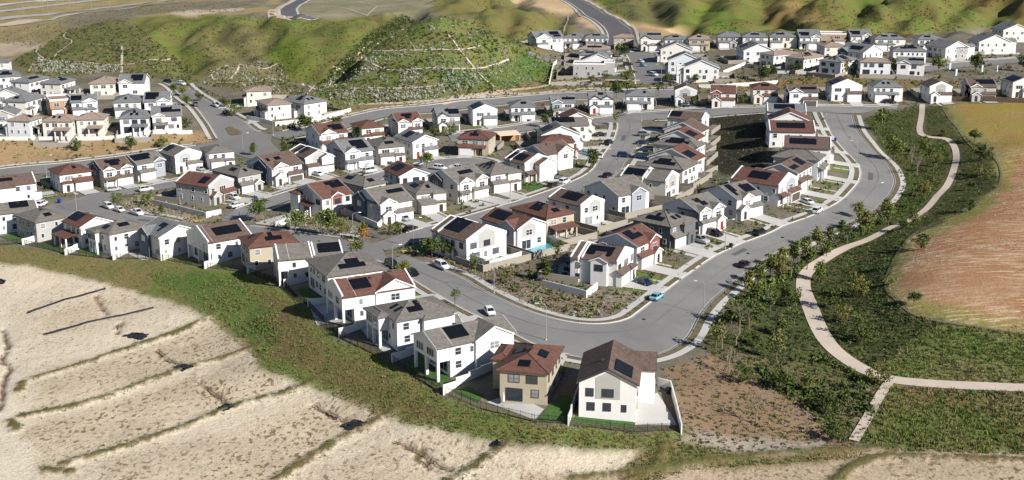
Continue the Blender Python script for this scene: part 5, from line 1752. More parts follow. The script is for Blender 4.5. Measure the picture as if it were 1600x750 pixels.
rr = random.Random(5)
shrub_pts = []          # (x, y, size, palette)
surf = 0
for q in HOUSES:
    H, fr, h = q['H'], q['fr'], q['h']
    Ls = H.sides()[fr][2]
    bk = {'n': 'f', 'f': 'n', 'a': 'b', 'b': 'a'}[fr]
    surf += 1
    eps = (surf % 7) * .004
    x, y, _ = H.at(fr, Ls / 2, 0)
    x2, y2, _ = H.at(fr, Ls / 2, 1)
    base, dirw = loc2w(q, x, y), loc2w(q, x2, y2) - loc2w(q, x, y)
    gx, gy, _ = H.at(fr, q['gu'], q['gp'])
    g0 = loc2w(q, gx, gy)
    side = np.array((-dirw[1], dirw[0]))
    Ld = None
    for k in range(2, 40):
        p = g0 + dirw * k * .5
        if on_road(p):
            Ld = k * .5
            break
        if in_house(p, q):
            Ld = -max(1.5, k * .5 - 2.0)
            break
    road_found = Ld is not None and Ld > 0
    Ld = abs(Ld) if Ld is not None else 5.0
    Ld = min(Ld, 13)
    # driveway
    gwid = q['gw'] / 2 - .25
    a = line2(g0 + side * gwid, g0 + side * gwid + dirw * Ld)
    b = line2(g0 - side * gwid, g0 - side * gwid + dirw * Ld)
    strip_mesh("driveway", a, b, .215 + eps, M['con'], 3)
    # front yard
    Lf = max(1.0, Ld + q['gp'] - (3.2 if road_found else 0))
    wd = Ls / 2 + 1.2
    a = line2(base + side * wd, base + side * wd + dirw * Lf)
    b = line2(base - side * wd, base - side * wd + dirw * Lf)
    mm = pick(['lawn', 'bed2', 'lawn', 'bed', 'bed2', 'con'], rr)
    strip_mesh("lawn" if mm == 'lawn' else ("patio" if mm == 'con' else "planting_bed"), a, b, .05 + eps, M[mm], 4)
    # walk to the door
    px_, py_, _ = H.at(fr, (Ls - q['gu']), 1.4)
    w0 = loc2w(q, px_, py_)
    strip_mesh("front_walk", line2(w0 + side * .5, w0 + side * .5 + dirw * (Lf - 1.0)), line2(w0 - side * .5, w0 - side * .5 + dirw * (Lf - 1.0)), .10 + eps, M['con'], 1)
    for k in range(9):
        u = (rr.random() - .5) * 2 * wd
        v = .6 + rr.random() * max(.3, Lf - 1)
        p = base + side * u + dirw * v
        if abs(np.dot(p - g0, side)) > gwid + .3:
            shrub_pts.append((p[0], p[1], .35 + .5 * rr.random(), rr.randint(0, 3)))
    # back yard
    if h['id'][0] in 'F' or h['id'] in ('Z12', 'Z13', 'Z14', 'Z15', 'Z16'):
        continue
    Lb = H.sides()[bk][2]
    x, y, _ = H.at(bk, Lb / 2, 0)
    x2, y2, _ = H.at(bk, Lb / 2, 1)
    base, dirw = loc2w(q, x, y), loc2w(q, x2, y2) - loc2w(q, x, y)
    side = np.array((-dirw[1], dirw[0]))
    hw = Lb / 2 + 1.25
    dep = 0
    for d_ in ((7.5, 6.0, 4.5, 3.2) if h['id'][0] != 'Y' else (4.0, 3.0)):
        ok = True
        for u in np.linspace(-hw, hw, 5):
            for v in np.linspace(.8, d_ + .2, 6):
                p = base + side * u + dirw * v
                if in_house(p, q, .2) or on_road(p) or on_road(p + dirw * 2.5):
                    ok = False
        if ok:
            dep = d_
            break
    if not dep:
        continue
    p1, p2, p3, p4 = base + side * hw - dirw * 2.5, base + side * hw + dirw * dep, base - side * hw + dirw * dep, base - side * hw - dirw * 2.5
    o = wall_mesh("yard_wall", [p1, p2, p3, p4], 1.75, .2, M['wall_shaded'])
    tag(o, "shade-toned white yard wall behind the " + HL[h['id']].split(',')[0].split(' ')[0] + " house, " + HL[h['id']].split('roof, ')[-1].replace('house ', '') if 'roof, ' in HL[h['id']] else "shade-toned yard wall of the " + HL[h['id']][:60].rsplit(' ', 1)[0], "wall", "yard walls of the housing estate")
    mm = pick(['con2', 'turf', 'yard', 'con', 'turf', 'bed', 'yard'], rr)
    cut = .25 + .5 * rr.random()
    a, b = line2(base + side * (hw - .1), base + side * (hw - .1) + dirw * dep), line2(base - side * (hw - .1), base - side * (hw - .1) + dirw * dep)
    strip_mesh("lawn" if mm == 'turf' else "back_yard", a, b, .05 + eps, M[mm], 4)
    if mm not in ('con', 'con2'):
        c_ = base + side * (hw - .1) * (1 - 2 * cut)
        strip_mesh("patio", line2(base + side * (hw - .1), base + side * (hw - .1) + dirw * dep * .7), line2(c_, c_ + dirw * dep * .7), .085 + eps, M['con'], 3)
    for k in range(5):
        p = base + side * (rr.random() - .5) * 2 * hw * .9 + dirw * (dep - .5)
        shrub_pts.append((p[0], p[1], .4 + .5 * rr.random(), rr.randint(0, 2)))

# front row: side walls between the gardens and an iron fence along their foot
SIDEW = [((34,378),(75,367)), ((101,394),(128,382)), ((176,402),(203,387)), ((255,402),(278,392)), ((319,415),(346,403)), ((386,423),(425,409)), ((443,443),(489,431)),
         ((480,474),(528,465)), ((529,521),(577,503)), ((612,560),(657,543)), ((692,611),(732,588),(770,571)), ((888,658),(905,606),(908,590)), ((1065,671),(1048,602),(1029,596))]
for i, s_ in enumerate(SIDEW):
    o = wall_mesh("yard_wall", W2(s_, .9), 1.7, .22, M['wallc'])
    tag(o, f"white garden wall, {ORD[i + 1]} from left running down from the front row houses", "wall", "garden walls of the front row")
FENCE = [(-30,386), (34,381), (101,397), (176,405), (255,405), (319,418), (386,426), (443,447), (480,478), (529,526), (612,566), (692,614), (760,642), (835,660), (888,664), (990,676), (1065,674)]
fw_ = W2(FENCE)
for i in range(len(fw_) - 1):
    a, b = fw_[i], fw_[i + 1]
    L_ = np.linalg.norm(b - a)
    root = empty("iron_fence", (a[0], a[1], float(terr(*a))))
    tag(root, f"black iron garden fence, {ORD[i + 1]} stretch from left above the sandy lots", "fence", "iron fences along the front row gardens")
    mb = MB()
    n = int(L_ / .22)
    d = (b - a) / L_
    zf = lambda t: float(terr(*(a + d * t))) - root.location.z
    for k in range(n + 1):
        t = L_ * k / n
        p = d * t
        mb.box(p[0] - .018, p[0] + .018, p[1] - .018, p[1] + .018, zf(t) + .05, zf(t) + 1.5)
    for k in range(int(L_ / 2.4) + 1):
        t0, t1 = k * 2.4, min(L_, k * 2.4 + 2.4)
        for zz in (.15, 1.35):
            mb.tube((*(d * t0), zf(t0) + zz), (*(d * t1), zf(t1) + zz), .03, .03, 4)
    mb.obj("railing", M['iron'], root)
    pm = None
    for k in range(int(L_ / 2.4) + 1):
        if pm is None:
            pb = MB()
            pb.box(-.04, .04, -.04, .04, -.3, 1.6)
            pm = pb.mesh("post", M['iron'])
        o = link("post", pm, root)
        t = k * 2.4
        o.location = (*(d * t), zf(t))
for nm, pts, hh, lab in (("yard_wall", [(237,315),(322,336),(345,330)], 1.6, "grey block wall round the red-roofed corner house garden"),
                         ("yard_wall", [(848,443),(916,460),(933,447)], 1.7, "white corner wall beside the dry planting on the long curve"),
                         ("yard_wall", [(702,389),(765,413),(815,398)], 1.7, "grey garden wall of the brown-roofed corner house lawn"),
                         ("yard_wall", [(430,352),(475,336),(494,325)], 1.7, "white garden wall left of the barn red gabled house"),
                         ("yard_wall", [(536,329),(590,353),(600,345)], 1.7, "grey garden wall between red-gabled house and blue house"),
                         ("yard_wall", [(432,185),(400,178)], 1.6, "short white wall of the left house below planted hill"),
                         ("yard_wall", [(385,184),(430,194),(490,189),(548,172)], 1.7, "long white wall in front of the trio below planted hill"),
                         ("yard_wall", [(-20,216),(60,216),(180,214),(300,206)], 1.4, "long white retaining wall above the brown planted bank"),
                         ("yard_wall", [(862,131),(940,131)], 1.6, "white wall along the block right of the planted hill"),
                         ("yard_wall", [(858,130),(870,95)], 1.6, "pale wall up the side of the block right of hill"),
                         ("yard_wall", [(1092,135),(1135,134),(1180,131),(1215,128)], 1.6, "cream wall below the lower houses of the far terrace"),
                         ("yard_wall", [(1130,113),(1165,99),(1190,90)], 1.6, "cream sloping wall between dark gardens on the terrace"),
                         ("yard_wall", [(1468,90),(1505,92)], 1.4, "white wall before the blue grey house far right"),
                         ("yard_wall", [(1180,106),(1215,112),(1260,113),(1300,117)], 1.3, "white winding wall above the orange bank on terrace")):
    o = wall_mesh(nm, W2(pts, .8), hh, .22, M['wallc'])
    tag(o, lab, "wall", "long garden walls")
# board fence at the meadow's head
a, b = W2([(1474,158), (1660,163)])
L_ = np.linalg.norm(b - a)
d = (b - a) / L_
root = empty("board_fence", (a[0], a[1], float(terr(*a))))
tag(root, "brown board fence along the top of the golden meadow", "fence")
mb = MB()
n = int(L_ / .3)
for k in range(n):
    t = L_ * k / n
    p = d * t
    z = float(terr(*(a + p))) - root.location.z
    nn = np.array((-d[1], d[0])) * .02
    q = p + d * .28
    hh = 2.0 + .05 * math.sin(k * 12.9)
    V = [(*(p - nn), z - .3), (*(q - nn), z - .3), (*(q + nn), z - .3), (*(p + nn), z - .3), (*(p - nn), z + hh), (*(q - nn), z + hh), (*(q + nn), z + hh), (*(p + nn), z + hh)]
    mb.add(V, [(0, 3, 2, 1), (4, 5, 6, 7), (0, 1, 5, 4), (1, 2, 6, 5), (2, 3, 7, 6), (3, 0, 4, 7)])
mb.obj("board_panel", M['wood'], root)
pb = MB()
pb.box(-.09, .09, -.09, .09, -.3, 2.2)
pm = pb.mesh("post", M['wood'])
for k in range(int(L_ / 3) + 1):
    o = link("post", pm, root)
    p = d * k * 3 + np.array((-d[1], d[0])) * .13
    o.location = (*p, float(terr(*(a + p))) - root.location.z)

# swimming pool
POOL = pl = W2([(821,393), (836,396.5), (874,383), (857,378.5)])
o = drape("swimming_pool", pl, .16, M['water'], kind=None)
tag(o, "turquoise swimming pool behind the white red-roofed house", "pool")
# cream patio roof beside the red hip house at the cul-de-sac
c0 = P(793, 222)
root = empty("patio_cover", tuple(c0), math.radians(20))
tag(root, "large cream patio roof on orange posts by the cul-de-sac", "patio cover")
mb = MB()
mb.slab([(-4, -3, 3.2), (4, -3, 3.2), (4.4, 3, 3.6), (-4.4, 3, 3.6)], .25)
mb.obj("canopy", mat("cream canopy", (.74, .60, .42), var=.04), root)
pb = MB()
pb.box(-.25, .25, -.25, .25, -.3, 3.2)
pm = pb.mesh("post", mat("orange stucco", (.55, .28, .13), var=.05))
for x, y in ((-3.6, -2.6), (3.6, -2.6), (3.6, 2.6), (-3.6, 2.6)):
    link("post", pm, root).location = (x, y, 0)
pb = MB()
pb.box(-3.3, 3.3, 2.3, 2.6, -.3, 2.9)
pb.obj("back_wall", mat("orange stucco wall", (.50, .25, .12), var=.05), root)
# closed parasol on the patio of the tan house
c0 = P(787, 634)
root = empty("garden_parasol", tuple(c0))
tag(root, "closed white garden parasol on the tan house's patio", "parasol")
mb = MB()
mb.tube((0, 0, .9), (0, 0, 2.6), .22, .05, 10)
mb.obj("canopy", M['trim'], root)
mb = MB()
mb.tube((0, 0, 0), (0, 0, .9), .03, .03, 6)
mb.obj("pole", M['pole'], root)
mb = MB()
mb.tube((0, 0, 0), (0, 0, .09), .3, .28, 10)
mb.obj("base", M['con2'], root)
# plastic sheets over the lot drains
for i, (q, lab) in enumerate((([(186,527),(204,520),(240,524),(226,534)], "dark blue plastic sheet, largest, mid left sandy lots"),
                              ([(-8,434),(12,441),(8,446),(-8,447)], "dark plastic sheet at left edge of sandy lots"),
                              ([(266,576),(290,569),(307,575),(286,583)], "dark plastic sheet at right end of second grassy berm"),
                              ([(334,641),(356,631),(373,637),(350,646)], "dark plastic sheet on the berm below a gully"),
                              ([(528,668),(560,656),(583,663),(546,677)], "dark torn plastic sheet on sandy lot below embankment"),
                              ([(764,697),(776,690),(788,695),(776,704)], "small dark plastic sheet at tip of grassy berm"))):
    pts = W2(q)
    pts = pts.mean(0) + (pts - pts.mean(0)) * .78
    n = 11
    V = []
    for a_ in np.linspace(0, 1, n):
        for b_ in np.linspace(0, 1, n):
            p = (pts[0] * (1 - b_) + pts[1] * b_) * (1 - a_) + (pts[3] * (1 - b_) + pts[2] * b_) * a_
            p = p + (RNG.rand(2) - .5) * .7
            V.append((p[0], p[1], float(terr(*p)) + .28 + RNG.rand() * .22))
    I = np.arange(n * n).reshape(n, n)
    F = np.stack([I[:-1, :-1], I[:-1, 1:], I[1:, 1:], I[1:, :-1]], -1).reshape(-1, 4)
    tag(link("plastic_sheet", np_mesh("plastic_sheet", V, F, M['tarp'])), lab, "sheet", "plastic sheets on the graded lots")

for lab, pts in (("long dark raised strip, upper of two on the sandy lots", [(42,490),(70,480),(100,470),(165,452)]), ("long dark raised strip, lower of two on the sandy lots", [(68,524),(110,513),(150,502),(240,482)])):
    ln = smooth(W2(pts), .8)  # narrow raised strips in the dark sheet colour
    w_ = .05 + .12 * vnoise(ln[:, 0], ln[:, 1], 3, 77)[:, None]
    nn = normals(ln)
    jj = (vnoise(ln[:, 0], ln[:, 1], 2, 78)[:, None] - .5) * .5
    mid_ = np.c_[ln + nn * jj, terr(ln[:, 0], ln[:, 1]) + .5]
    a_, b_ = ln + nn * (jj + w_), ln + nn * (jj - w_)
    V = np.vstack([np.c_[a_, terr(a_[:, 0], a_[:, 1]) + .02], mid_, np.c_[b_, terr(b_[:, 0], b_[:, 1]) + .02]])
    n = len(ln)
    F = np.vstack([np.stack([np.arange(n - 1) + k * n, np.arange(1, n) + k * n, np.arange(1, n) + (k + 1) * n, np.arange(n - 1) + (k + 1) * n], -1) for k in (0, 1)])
    tag(link("dark_ridge_strip", np_mesh("dark_ridge_strip", V, F, M['tarp'])), lab, "barrier", "dark strips on the graded lots")

# ------------------------------------------------------------------ street lamps
mb = MB()
mb.tube((0, 0, -.4), (0, 0, 7.2), .10, .06, 8)
LP = mb.mesh("pole", M['pole'])
mb = MB()
pv = [(0, 0, 7.1), (.35, 0, 7.5), (1.0, 0, 7.62), (1.7, 0, 7.6)]
for a, b in zip(pv[:-1], pv[1:]):
    mb.tube(a, b, .045, .045, 6)
LA = mb.mesh("arm", M['pole'])
mb = MB()
mb.slab([(1.6, -.17, 7.68), (2.35, -.13, 7.66), (2.35, .13, 7.66), (1.6, .17, 7.68)], .14)
LH = mb.mesh("lamp_head", M['trim'])
mb = MB()
mb.tube((0, 0, -.3), (0, 0, .35), .22, .2, 10)
LB = mb.mesh("base", M['con'])
LAMPS = [(614,432,1,"at the intersection beside front row grey hip roof"), (853,532,-1,"at the outer bend behind the tan house"), (772,459,-1,"on the long curve beside the corner planting"),
         (1099,493,-1,"at the start of the long curve, right side"), (1366,327,1,"on the outer side of the long curve by brown shrubs"), (1338,257,-1,"inside the long curve near its top"),
         (962,270,-1,"on the lane beside the stacked shaded driveways"), (797,316,1,"before the grey hip house on the middle street"), (646,386,1,"at the corner in the deep house shadow"),
         (552,377,1,"beside the corner planting of the blue house"), (374,341,1,"at the corner of the dry triangle garden"), (1133,389,1,"between two drives on the long curve"),
         (120,331,1,"beside the left loop street junction"), (380,241,1,"at the big left intersection, lower side"), (427,212,1,"at the big left intersection, right corner"),
         (1291,180,1,"at the junction below the far row"), (73,277,1,"along the left arterial below the planted bank"), (1033,128,-1,"in the shaded far street beside white gables"),
         (1002,189,1,"at the corner where the lane meets back street"), (455,372,1,"on the street behind front row red hip roof")]
lamp0 = None
for i, (px, py, sx, lab) in enumerate(LAMPS):
    p = P(px, py)
    if lamp0 is None:
        r_ = empty("street_lamp", tuple(p))
        link("pole", LP, r_)
        a_ = link("arm", LA, r_)
        link("lamp_head", LH, a_)
        link("base", LB, r_)
        lamp0 = r_
    else:
        r_ = copy_tree(lamp0)
        r_.location = tuple(p)
    r_.rotation_euler = (0, 0, math.radians(20 if sx > 0 else 160))
    tag(r_, "grey street lamp " + lab, "street lamp", "street lamps of the estate")

# ------------------------------------------------------------------ cars
PAINT = {n: mat(n + " car paint", c, rough=.28, var=.03, spec=.6) for n, c in
         (('white', (.78, .78, .78)), ('black', (.012, .012, .013)), ('silver', (.42, .43, .44)), ('grey', (.13, .135, .14)), ('navy', (.015, .025, .075)), ('pale blue', (.22, .46, .58)), ('red', (.3, .02, .02)))}
M['tyre'] = mat("tyre rubber", (.015, .015, .015), rough=.9)
M['rim'] = mat("wheel rim", (.45, .45, .46), rough=.35, metal=.7)
M['hl'] = mat("headlight glass", (.75, .76, .78), rough=.15)
M['tl'] = mat("tail light glass", (.35, .01, .01), rough=.2)
M['cglass'] = mat("car window glass", (.012, .014, .016), rough=.06, spec=.7)


def car_type(kind):
    L_, W_, Hh, belt, x = {'sedan': (4.7, 1.82, 1.44, .92, (-1.75, -1.15, .45, 1.25)), 'suv': (4.75, 1.94, 1.76, 1.08, (-2.25, -2.0, .45, 1.15)),
                           'pickup': (5.6, 1.98, 1.85, 1.12, (-.75, -.6, .75, 1.45)), 'van': (5.0, 1.98, 1.85, 1.1, (-2.4, -2.2, 1.0, 1.9))}[kind]
    hl, hw = L_ / 2, W_ / 2
    b = MB()
    # stations: x, bottom, belt height, half width
    st = [(-hl, .45, belt - .16, hw * .82), (-hl + .12, .30, belt - .03, hw * .93), (-hl + .6, .24, belt, hw), (x[0], .24, belt, hw), (x[3], .24, belt - .02, hw), (hl - .75, .24, belt - .14, hw * .98), (hl - .15, .28, belt - .26, hw * .9), (hl, .42, belt - .38, hw * .78)]
    V, Fs = [], []
    for (xx, zb, zt, w_) in st:
        V += [(xx, -w_ * .9, zb), (xx, -w_, zb + .25), (xx, -w_, zt - .12), (xx, -w_ * .90, zt), (xx, w_ * .90, zt), (xx, w_, zt - .12), (xx, w_, zb + .25), (xx, w_ * .9, zb)]
    for i in range(len(st) - 1):
        for k in range(8):
            Fs.append((i * 8 + k, (i + 1) * 8 + k, (i + 1) * 8 + (k + 1) % 8, i * 8 + (k + 1) % 8))
    Fs += [tuple(range(8)), tuple(range(len(V) - 1, len(V) - 9, -1))]
    b.add(V, Fs)
    # roof panel
    wr = hw * .74
    b.slab([(x[1] - .03, -wr, Hh), (x[2] + .03, -wr, Hh), (x[2] + .03, wr, Hh), (x[1] - .03, wr, Hh)], .07)
    for xx0, xx1 in ((x[0], x[1]), (x[3], x[2])):
        for sy in (-1, 1):
            b.tube((xx0, sy * hw * .885, belt - .03), (xx1, sy * wr, Hh - .04), .05, .05, 4)
    xm = (x[0] + x[3]) / 2
    for sy in (-1, 1):
        b.tube((xm, sy * hw * .89, belt - .03), (xm, sy * wr, Hh - .04), .05, .05, 4)
    if kind == 'pickup':
        b.box(-hl + .05, x[0] - .1, -hw + .12, -hw + .04, belt - .05, belt + .06)
        b.box(-hl + .05, x[0] - .1, hw - .12, hw - .04, belt - .05, belt + .06)
    g = MB()
    wb = hw * .88
    g.add([(x[0], -wb, belt - .04), (x[3], -wb, belt - .04), (x[3], wb, belt - .04), (x[0], wb, belt - .04), (x[1], -wr + .02, Hh - .05), (x[2], -wr + .02, Hh - .05), (x[2], wr - .02, Hh - .05), (x[1], wr - .02, Hh - .05)],
          [(0, 1, 5, 4), (1, 2, 6, 5), (2, 3, 7, 6), (3, 0, 4, 7), (4, 5, 6, 7)])
    wl = MB()
    wl.tube((0, -.11, 0), (0, .11, 0), .34, .34, 14)
    rm = MB()
    rm.tube((0, -.125, 0), (0, .125, 0), .2, .2, 10)
    h1, t1 = MB(), MB()
    h1.box(-.09, .03, -.2, .2, -.07, .07)
    t1.box(-.03, .07, -.16, .16, -.1, .1)
    return dict(body=b.mesh("body", PAINT['white']), glass=g.mesh("window_glass", M['cglass']), wheel=wl.mesh("wheel", M['tyre']), rim=rm.mesh("rim", M['rim']),
                h=h1.mesh("headlight", M['hl']), t=t1.mesh("tail_light", M['tl']), L=L_, hw=hw, belt=belt)


CT = {k: car_type(k) for k in ('sedan', 'suv', 'pickup', 'van')}
KN = {'suv': 'SUV', 'sedan': 'sedan', 'pickup': 'pickup', 'van': 'van'}
CARS = [(1277,333,'suv','white',22,-13,"at the long curve's inner kerb"), (1262,319,'sedan','white',20,8,"on the drive of the red-roofed house, long curve"),
        (1187,367,'suv','black',27,-12,"at the inner kerb before the blue porch house"), (1117,369,'suv','black',25,9,"on the drive of the house with a red door"),
        (1093,379,'pickup','silver',28,9,"on the drive of the dark grey hip house"), (1162,417,'sedan','black',22,-11,"at the outer kerb of the long curve"),
        (1026,468,'sedan','pale blue',24,-14,"at the inner kerb near the curve's foot"), (1006,445,'sedan','navy',25,9,"on the drive of the white corner house"),
        (691,420,'suv','white',25,12,"at the kerb beside the shaded corner garden"), (765,491,'sedan','white',13,15,"half hidden behind the grey cross gabled front house"),
        (613,418,'suv','black',22,10,"behind the lamp at the intersection"), (644,430,'sedan','black',24,13,"at the kerb behind the red front row house"),
        (641,361,'sedan','black',25,-8,"at the kerb before the gabled porch house"), (632,345,'sedan','silver',20,7,"on the drive of the gabled porch house"),
        (170,326,'suv','white',22,9,"upper of two parked nose out by triangle garden"), (187,331,'sedan','white',24,8,"lower of two parked nose out by triangle garden"),
        (214,336,'pickup','white',26,8,"at the foot of the dry triangle garden"), (228,299,'suv','white',24,-5,"above the dry triangle garden"),
        (178,299,'sedan','silver',22,-4,"before the brown double gabled house, left street"), (66,322,'suv','white',12,-6,"beside the grey gable at the far left"),
        (366,312,'suv','white',24,6,"on the drive of the red-roofed corner house"), (370,324,'sedan','white',22,-7,"at the kerb right of the triangle garden"),
        (313,267,'sedan','silver',18,5,"on the drive of the white gabled house, left loop"), (352,294,'sedan','grey',14,5,"beside the red-roofed corner house"),
        (453,281,'suv','black',20,5,"under the porch gable house garage"), (497,275,'sedan','white',18,4,"on the drive of the brown twin gabled house"),
        (572,261,'sedan','white',18,5,"on the drive left of the cul-de-sac throat"), (578,270,'van','white',22,-5,"at the kerb of the cul-de-sac throat"),
        (606,256,'sedan','black',18,5,"on the drive of the grey hip house, cul-de-sac"), (688,266,'suv','white',20,2,"at the cul-de-sac, left of three"),
        (714,266,'pickup','white',24,2,"at the cul-de-sac, middle of three"), (738,267,'suv','black',22,3,"at the cul-de-sac, right of three"),
        (868,279,'suv','grey',20,8,"on the drive of the brown parapet house"), (882,287,'suv','white',22,-8,"at the kerb below the brown parapet house"),
        (863,292,'sedan','black',22,-8,"added for the dark shadow behind the white SUV"), (938,247,'suv','white',4,-12,"at the kerb of the shaded lane"),  # black sedan added to stand in for a dark shadow
        (917,243,'sedan','pale blue',20,4,"on a drive beside the shaded lane"), (951,226,'suv','black',20,-8,"at the lane's left kerb"),
        (938,213,'sedan','black',22,-2,"on the drive below the red gabled lane house"), (970,181,'sedan','grey',22,-3,"at the kerb of the back street"),
        (823,189,'sedan','black',18,4,"on the drive of the slate hip house, back street"), (1390,162,'suv','black',22,0,"before the grey hip house far right"),
        (1131,166,'suv','black',3,-6,"before the red gabled back row house"), (1074,166,'sedan','white',20,0,"before the brown gabled back row house"),
        (284,133,'suv','white',18,4,"at the head of the left avenue"), (262,129,'sedan','black',16,3,"at the very top of the left avenue"),
        (306,166,'suv','grey',6,8,"at the left kerb of the left avenue"), (338,167,'suv','white',16,8,"at the right kerb of the left avenue"),
        (354,179,'sedan','black',18,5,"in shadow at the right kerb of the left avenue"), (1001,98,'sedan','white',18,2,"in the far street, uppermost of the shaded side"),
        (1005,104,'sedan','pale blue',18,2,"in the far street on the shaded side"), (1021,119,'suv','white',18,2,"in the far street, lower shaded side"),
        (1052,129,'sedan','white',18,4,"at the foot of the far street"), (997,79,'sedan','white',18,0,"at the head of the far street"),
        (981,103,'suv','black',18,-2,"at left of the far street, upper"), (987,115,'sedan','black',18,-2,"at left of the far street, middle"), (985,124,'suv','grey',16,-2,"at left of the far street, lowest"),
        (975,246,'suv','navy',20,1,"in deep shade across the lane, lowest"), (1003,226,'sedan','navy',18,0,"in deep shade on a lane drive, middle"), (1006,213,'suv','grey',18,0,"in deep shade on a lane drive, upper"),
        (949,277,'sedan','black',20,-7,"in deep shade at the lane's right kerb"), (990,277,'suv','grey',16,2,"in shade beside the grey parapet house")]
first = {}
for (px, py, kd, colr, dx, dy, lab) in CARS:
    p, p2 = P(px, py), P(px + dx * .5, py + dy * .5)
    th = math.atan2(p2[1] - p[1], p2[0] - p[0])
    t = CT[kd]
    if kd not in first:
        root = empty("parked_car", tuple(p))
        link("body", t['body'], root)
        link("window_glass", t['glass'], root)
        for sx in (-1, 1):
            for sy in (-1, 1):
                w_ = link("wheel", t['wheel'], root)
                w_.location = (sx * t['L'] * .3, sy * (t['hw'] - .12), .34)
                link("rim", t['rim'], w_)
        for sy in (-1, 1):
            o = link("headlight", t['h'], root)
            o.location = (t['L'] / 2 - .05, sy * t['hw'] * .55, t['belt'] - .42)
            o = link("tail_light", t['t'], root)
            o.location = (-t['L'] / 2 + .02, sy * t['hw'] * .6, t['belt'] - .28)
        first[kd] = root
    else:
        root = copy_tree(first[kd])
    root.location = (p[0], p[1], p[2] + .2)
    root.rotation_euler = (0, 0, th)
    for ch in root.children:
        if ch.data is t['body']:
            ch.material_slots[0].link = 'OBJECT'
            ch.material_slots[0].material = PAINT[colr]
    tag(root, f"{colr} {KN[kd]} {lab}", "car", "cars parked about the estate")

# wheeled bins
bm_ = MB()
bm_.add([(-.26, -.3, 0), (.26, -.3, 0), (.26, .3, 0), (-.26, .3, 0), (-.33, -.38, 1.0), (.33, -.38, 1.0), (.33, .38, 1.0), (-.33, .38, 1.0)], [(0, 3, 2, 1), (4, 5, 6, 7), (0, 1, 5, 4), (1, 2, 6, 5), (2, 3, 7, 6), (3, 0, 4, 7)])
BINB = bm_.mesh("bin_body", mat("blue bin plastic", (.03, .05, .42), rough=.5))
bm_ = MB()
bm_.slab([(-.36, -.42, 1.1), (.36, -.42, 1.1), (.36, .4, 1.13), (-.36, .4, 1.13)], .1)
BINL = bm_.mesh("lid", mat("blue bin lid", (.03, .045, .36), rough=.5))
BK = mat("black bin plastic", (.015, .015, .017), rough=.5)
for px, py, c_, lab in ((399,313,0,"blue wheeled bin at the drive of the dark hip house"), (401,314,0,"second blue wheeled bin by the dark hip house drive"), (92,317,0,"blue wheeled bin at the left loop street corner"), (94,318,0,"right-hand blue wheeled bin at left loop corner"),
                       (1305,221,0,"blue wheeled bin at the kerb inside the long curve"), (1044,616,1,"black wheeled bin by wall of the nearest white house"), (1142,388,1,"black wheeled bin beside the lamp on the long curve"), (658,254,0,"blue wheeled bin at the cul-de-sac drive")):
    p = P(px, py)
    r_ = empty("wheeled_bin", (p[0], p[1], p[2] + .2), RNG.rand() * 6)
    for me in (BINB, BINL):
        o = link(me.name.split('.')[0], me, r_)
        if c_:
            o.material_slots[0].link = 'OBJECT'
            o.material_slots[0].material = BK
    tag(r_, lab, "bin", "wheeled bins")

# timber posts along the far highway, banner poles by the far avenue
mb = MB()
mb.tube((0, 0, -.5), (0, 0, 10), .22, .16, 6)
mb.box(-1.1, 1.1, -.08, .08, 9.0, 9.25)
PM = mb.mesh("utility_pole", mat("weathered timber", (.30, .23, .16), rough=.9, var=.2))
for i, (px, py) in enumerate(((36,21),(67,20),(75,20),(109,17),(143,13),(172,9))):
    o = link("utility_pole", PM)
    o.location = tuple(P(px, py))
    tag(o, f"timber utility pole beside the highway, {ORD[i + 1]} from left", "pole", "utility poles along the highway")
bp1, bp2 = MB(), MB()
bp1.tube((0, 0, -.3), (0, 0, 4.6), .06, .05, 6)
bp2.box(.07, .95, -.02, .02, 1.6, 4.5)
B1, B2 = bp1.mesh("pole", M['pole']), bp2.mesh("banner", mat("pale blue banner cloth", (.55, .66, .74), rough=.8, var=.08))
for i, (px, py) in enumerate(((1482,114),(1492,124),(1533,118),(1557,118),(1569,127))):
    r_ = empty("banner_pole", tuple(P(px, py)), .3 * i)
    link("pole", B1, r_)
    link("banner", B2, r_)
    tag(r_, f"pale blue banner on a pole by the far avenue, {ORD[i + 1]} from left", "banner", "banners by the far avenue")
# ------------------------------------------------------------------ trees
def leafm(name, c):
    m = mat(name, c, rough=.8, var=.35, scale=1.2, spec=.15)
    return m


LEAF = {'l': leafm("light leaves", (.155, .185, .045)), 'm': leafm("mid leaves", (.085, .115, .030)), 'd': leafm("dark leaves", (.042, .062, .02)),
        'y': leafm("yellowing leaves", (.18, .17, .05)), 'o': leafm("orange leaves", (.34, .15, .035)), 's': leafm("silver leaves", (.33, .33, .27)),
        'b': leafm("dry twigs", (.20, .155, .115)), 'p': leafm("purple leaves", (.11, .055, .06)), 'g': leafm("fresh grass", (.12, .175, .042)), 'h': leafm("dry grass", (.24, .18, .085)), 'v': leafm("pale straw", (.50, .40, .28)), 'k': leafm("deep green", (.072, .105, .032)), 'j': leafm("grass and stalks", (.17, .165, .06))}
BARK = mat("bark", (.16, .12, .09), rough=.95, var=.3, scale=4)
PALEBARK = mat("pale bark", (.24, .195, .15), rough=.95, var=.2, scale=4)


def quads(C, S_, rng, flat=.0):
    """random leaf-sized quads round centres C with sizes S_"""
    n = len(C)
    a = rng.randn(n, 3)
    a /= np.linalg.norm(a, axis=1)[:, None]
    b = rng.randn(n, 3)
    b -= a * (a * b).sum(1)[:, None]
    b /= np.linalg.norm(b, axis=1)[:, None]
    a, b = a * S_[:, None], b * S_[:, None] * .8
    V = np.stack([C - a - b * .6, C + a * .7 - b, C + a + b * .6, C - a * .7 + b], 1).reshape(-1, 3)
    F = np.arange(4 * n).reshape(n, 4)
    return V, F


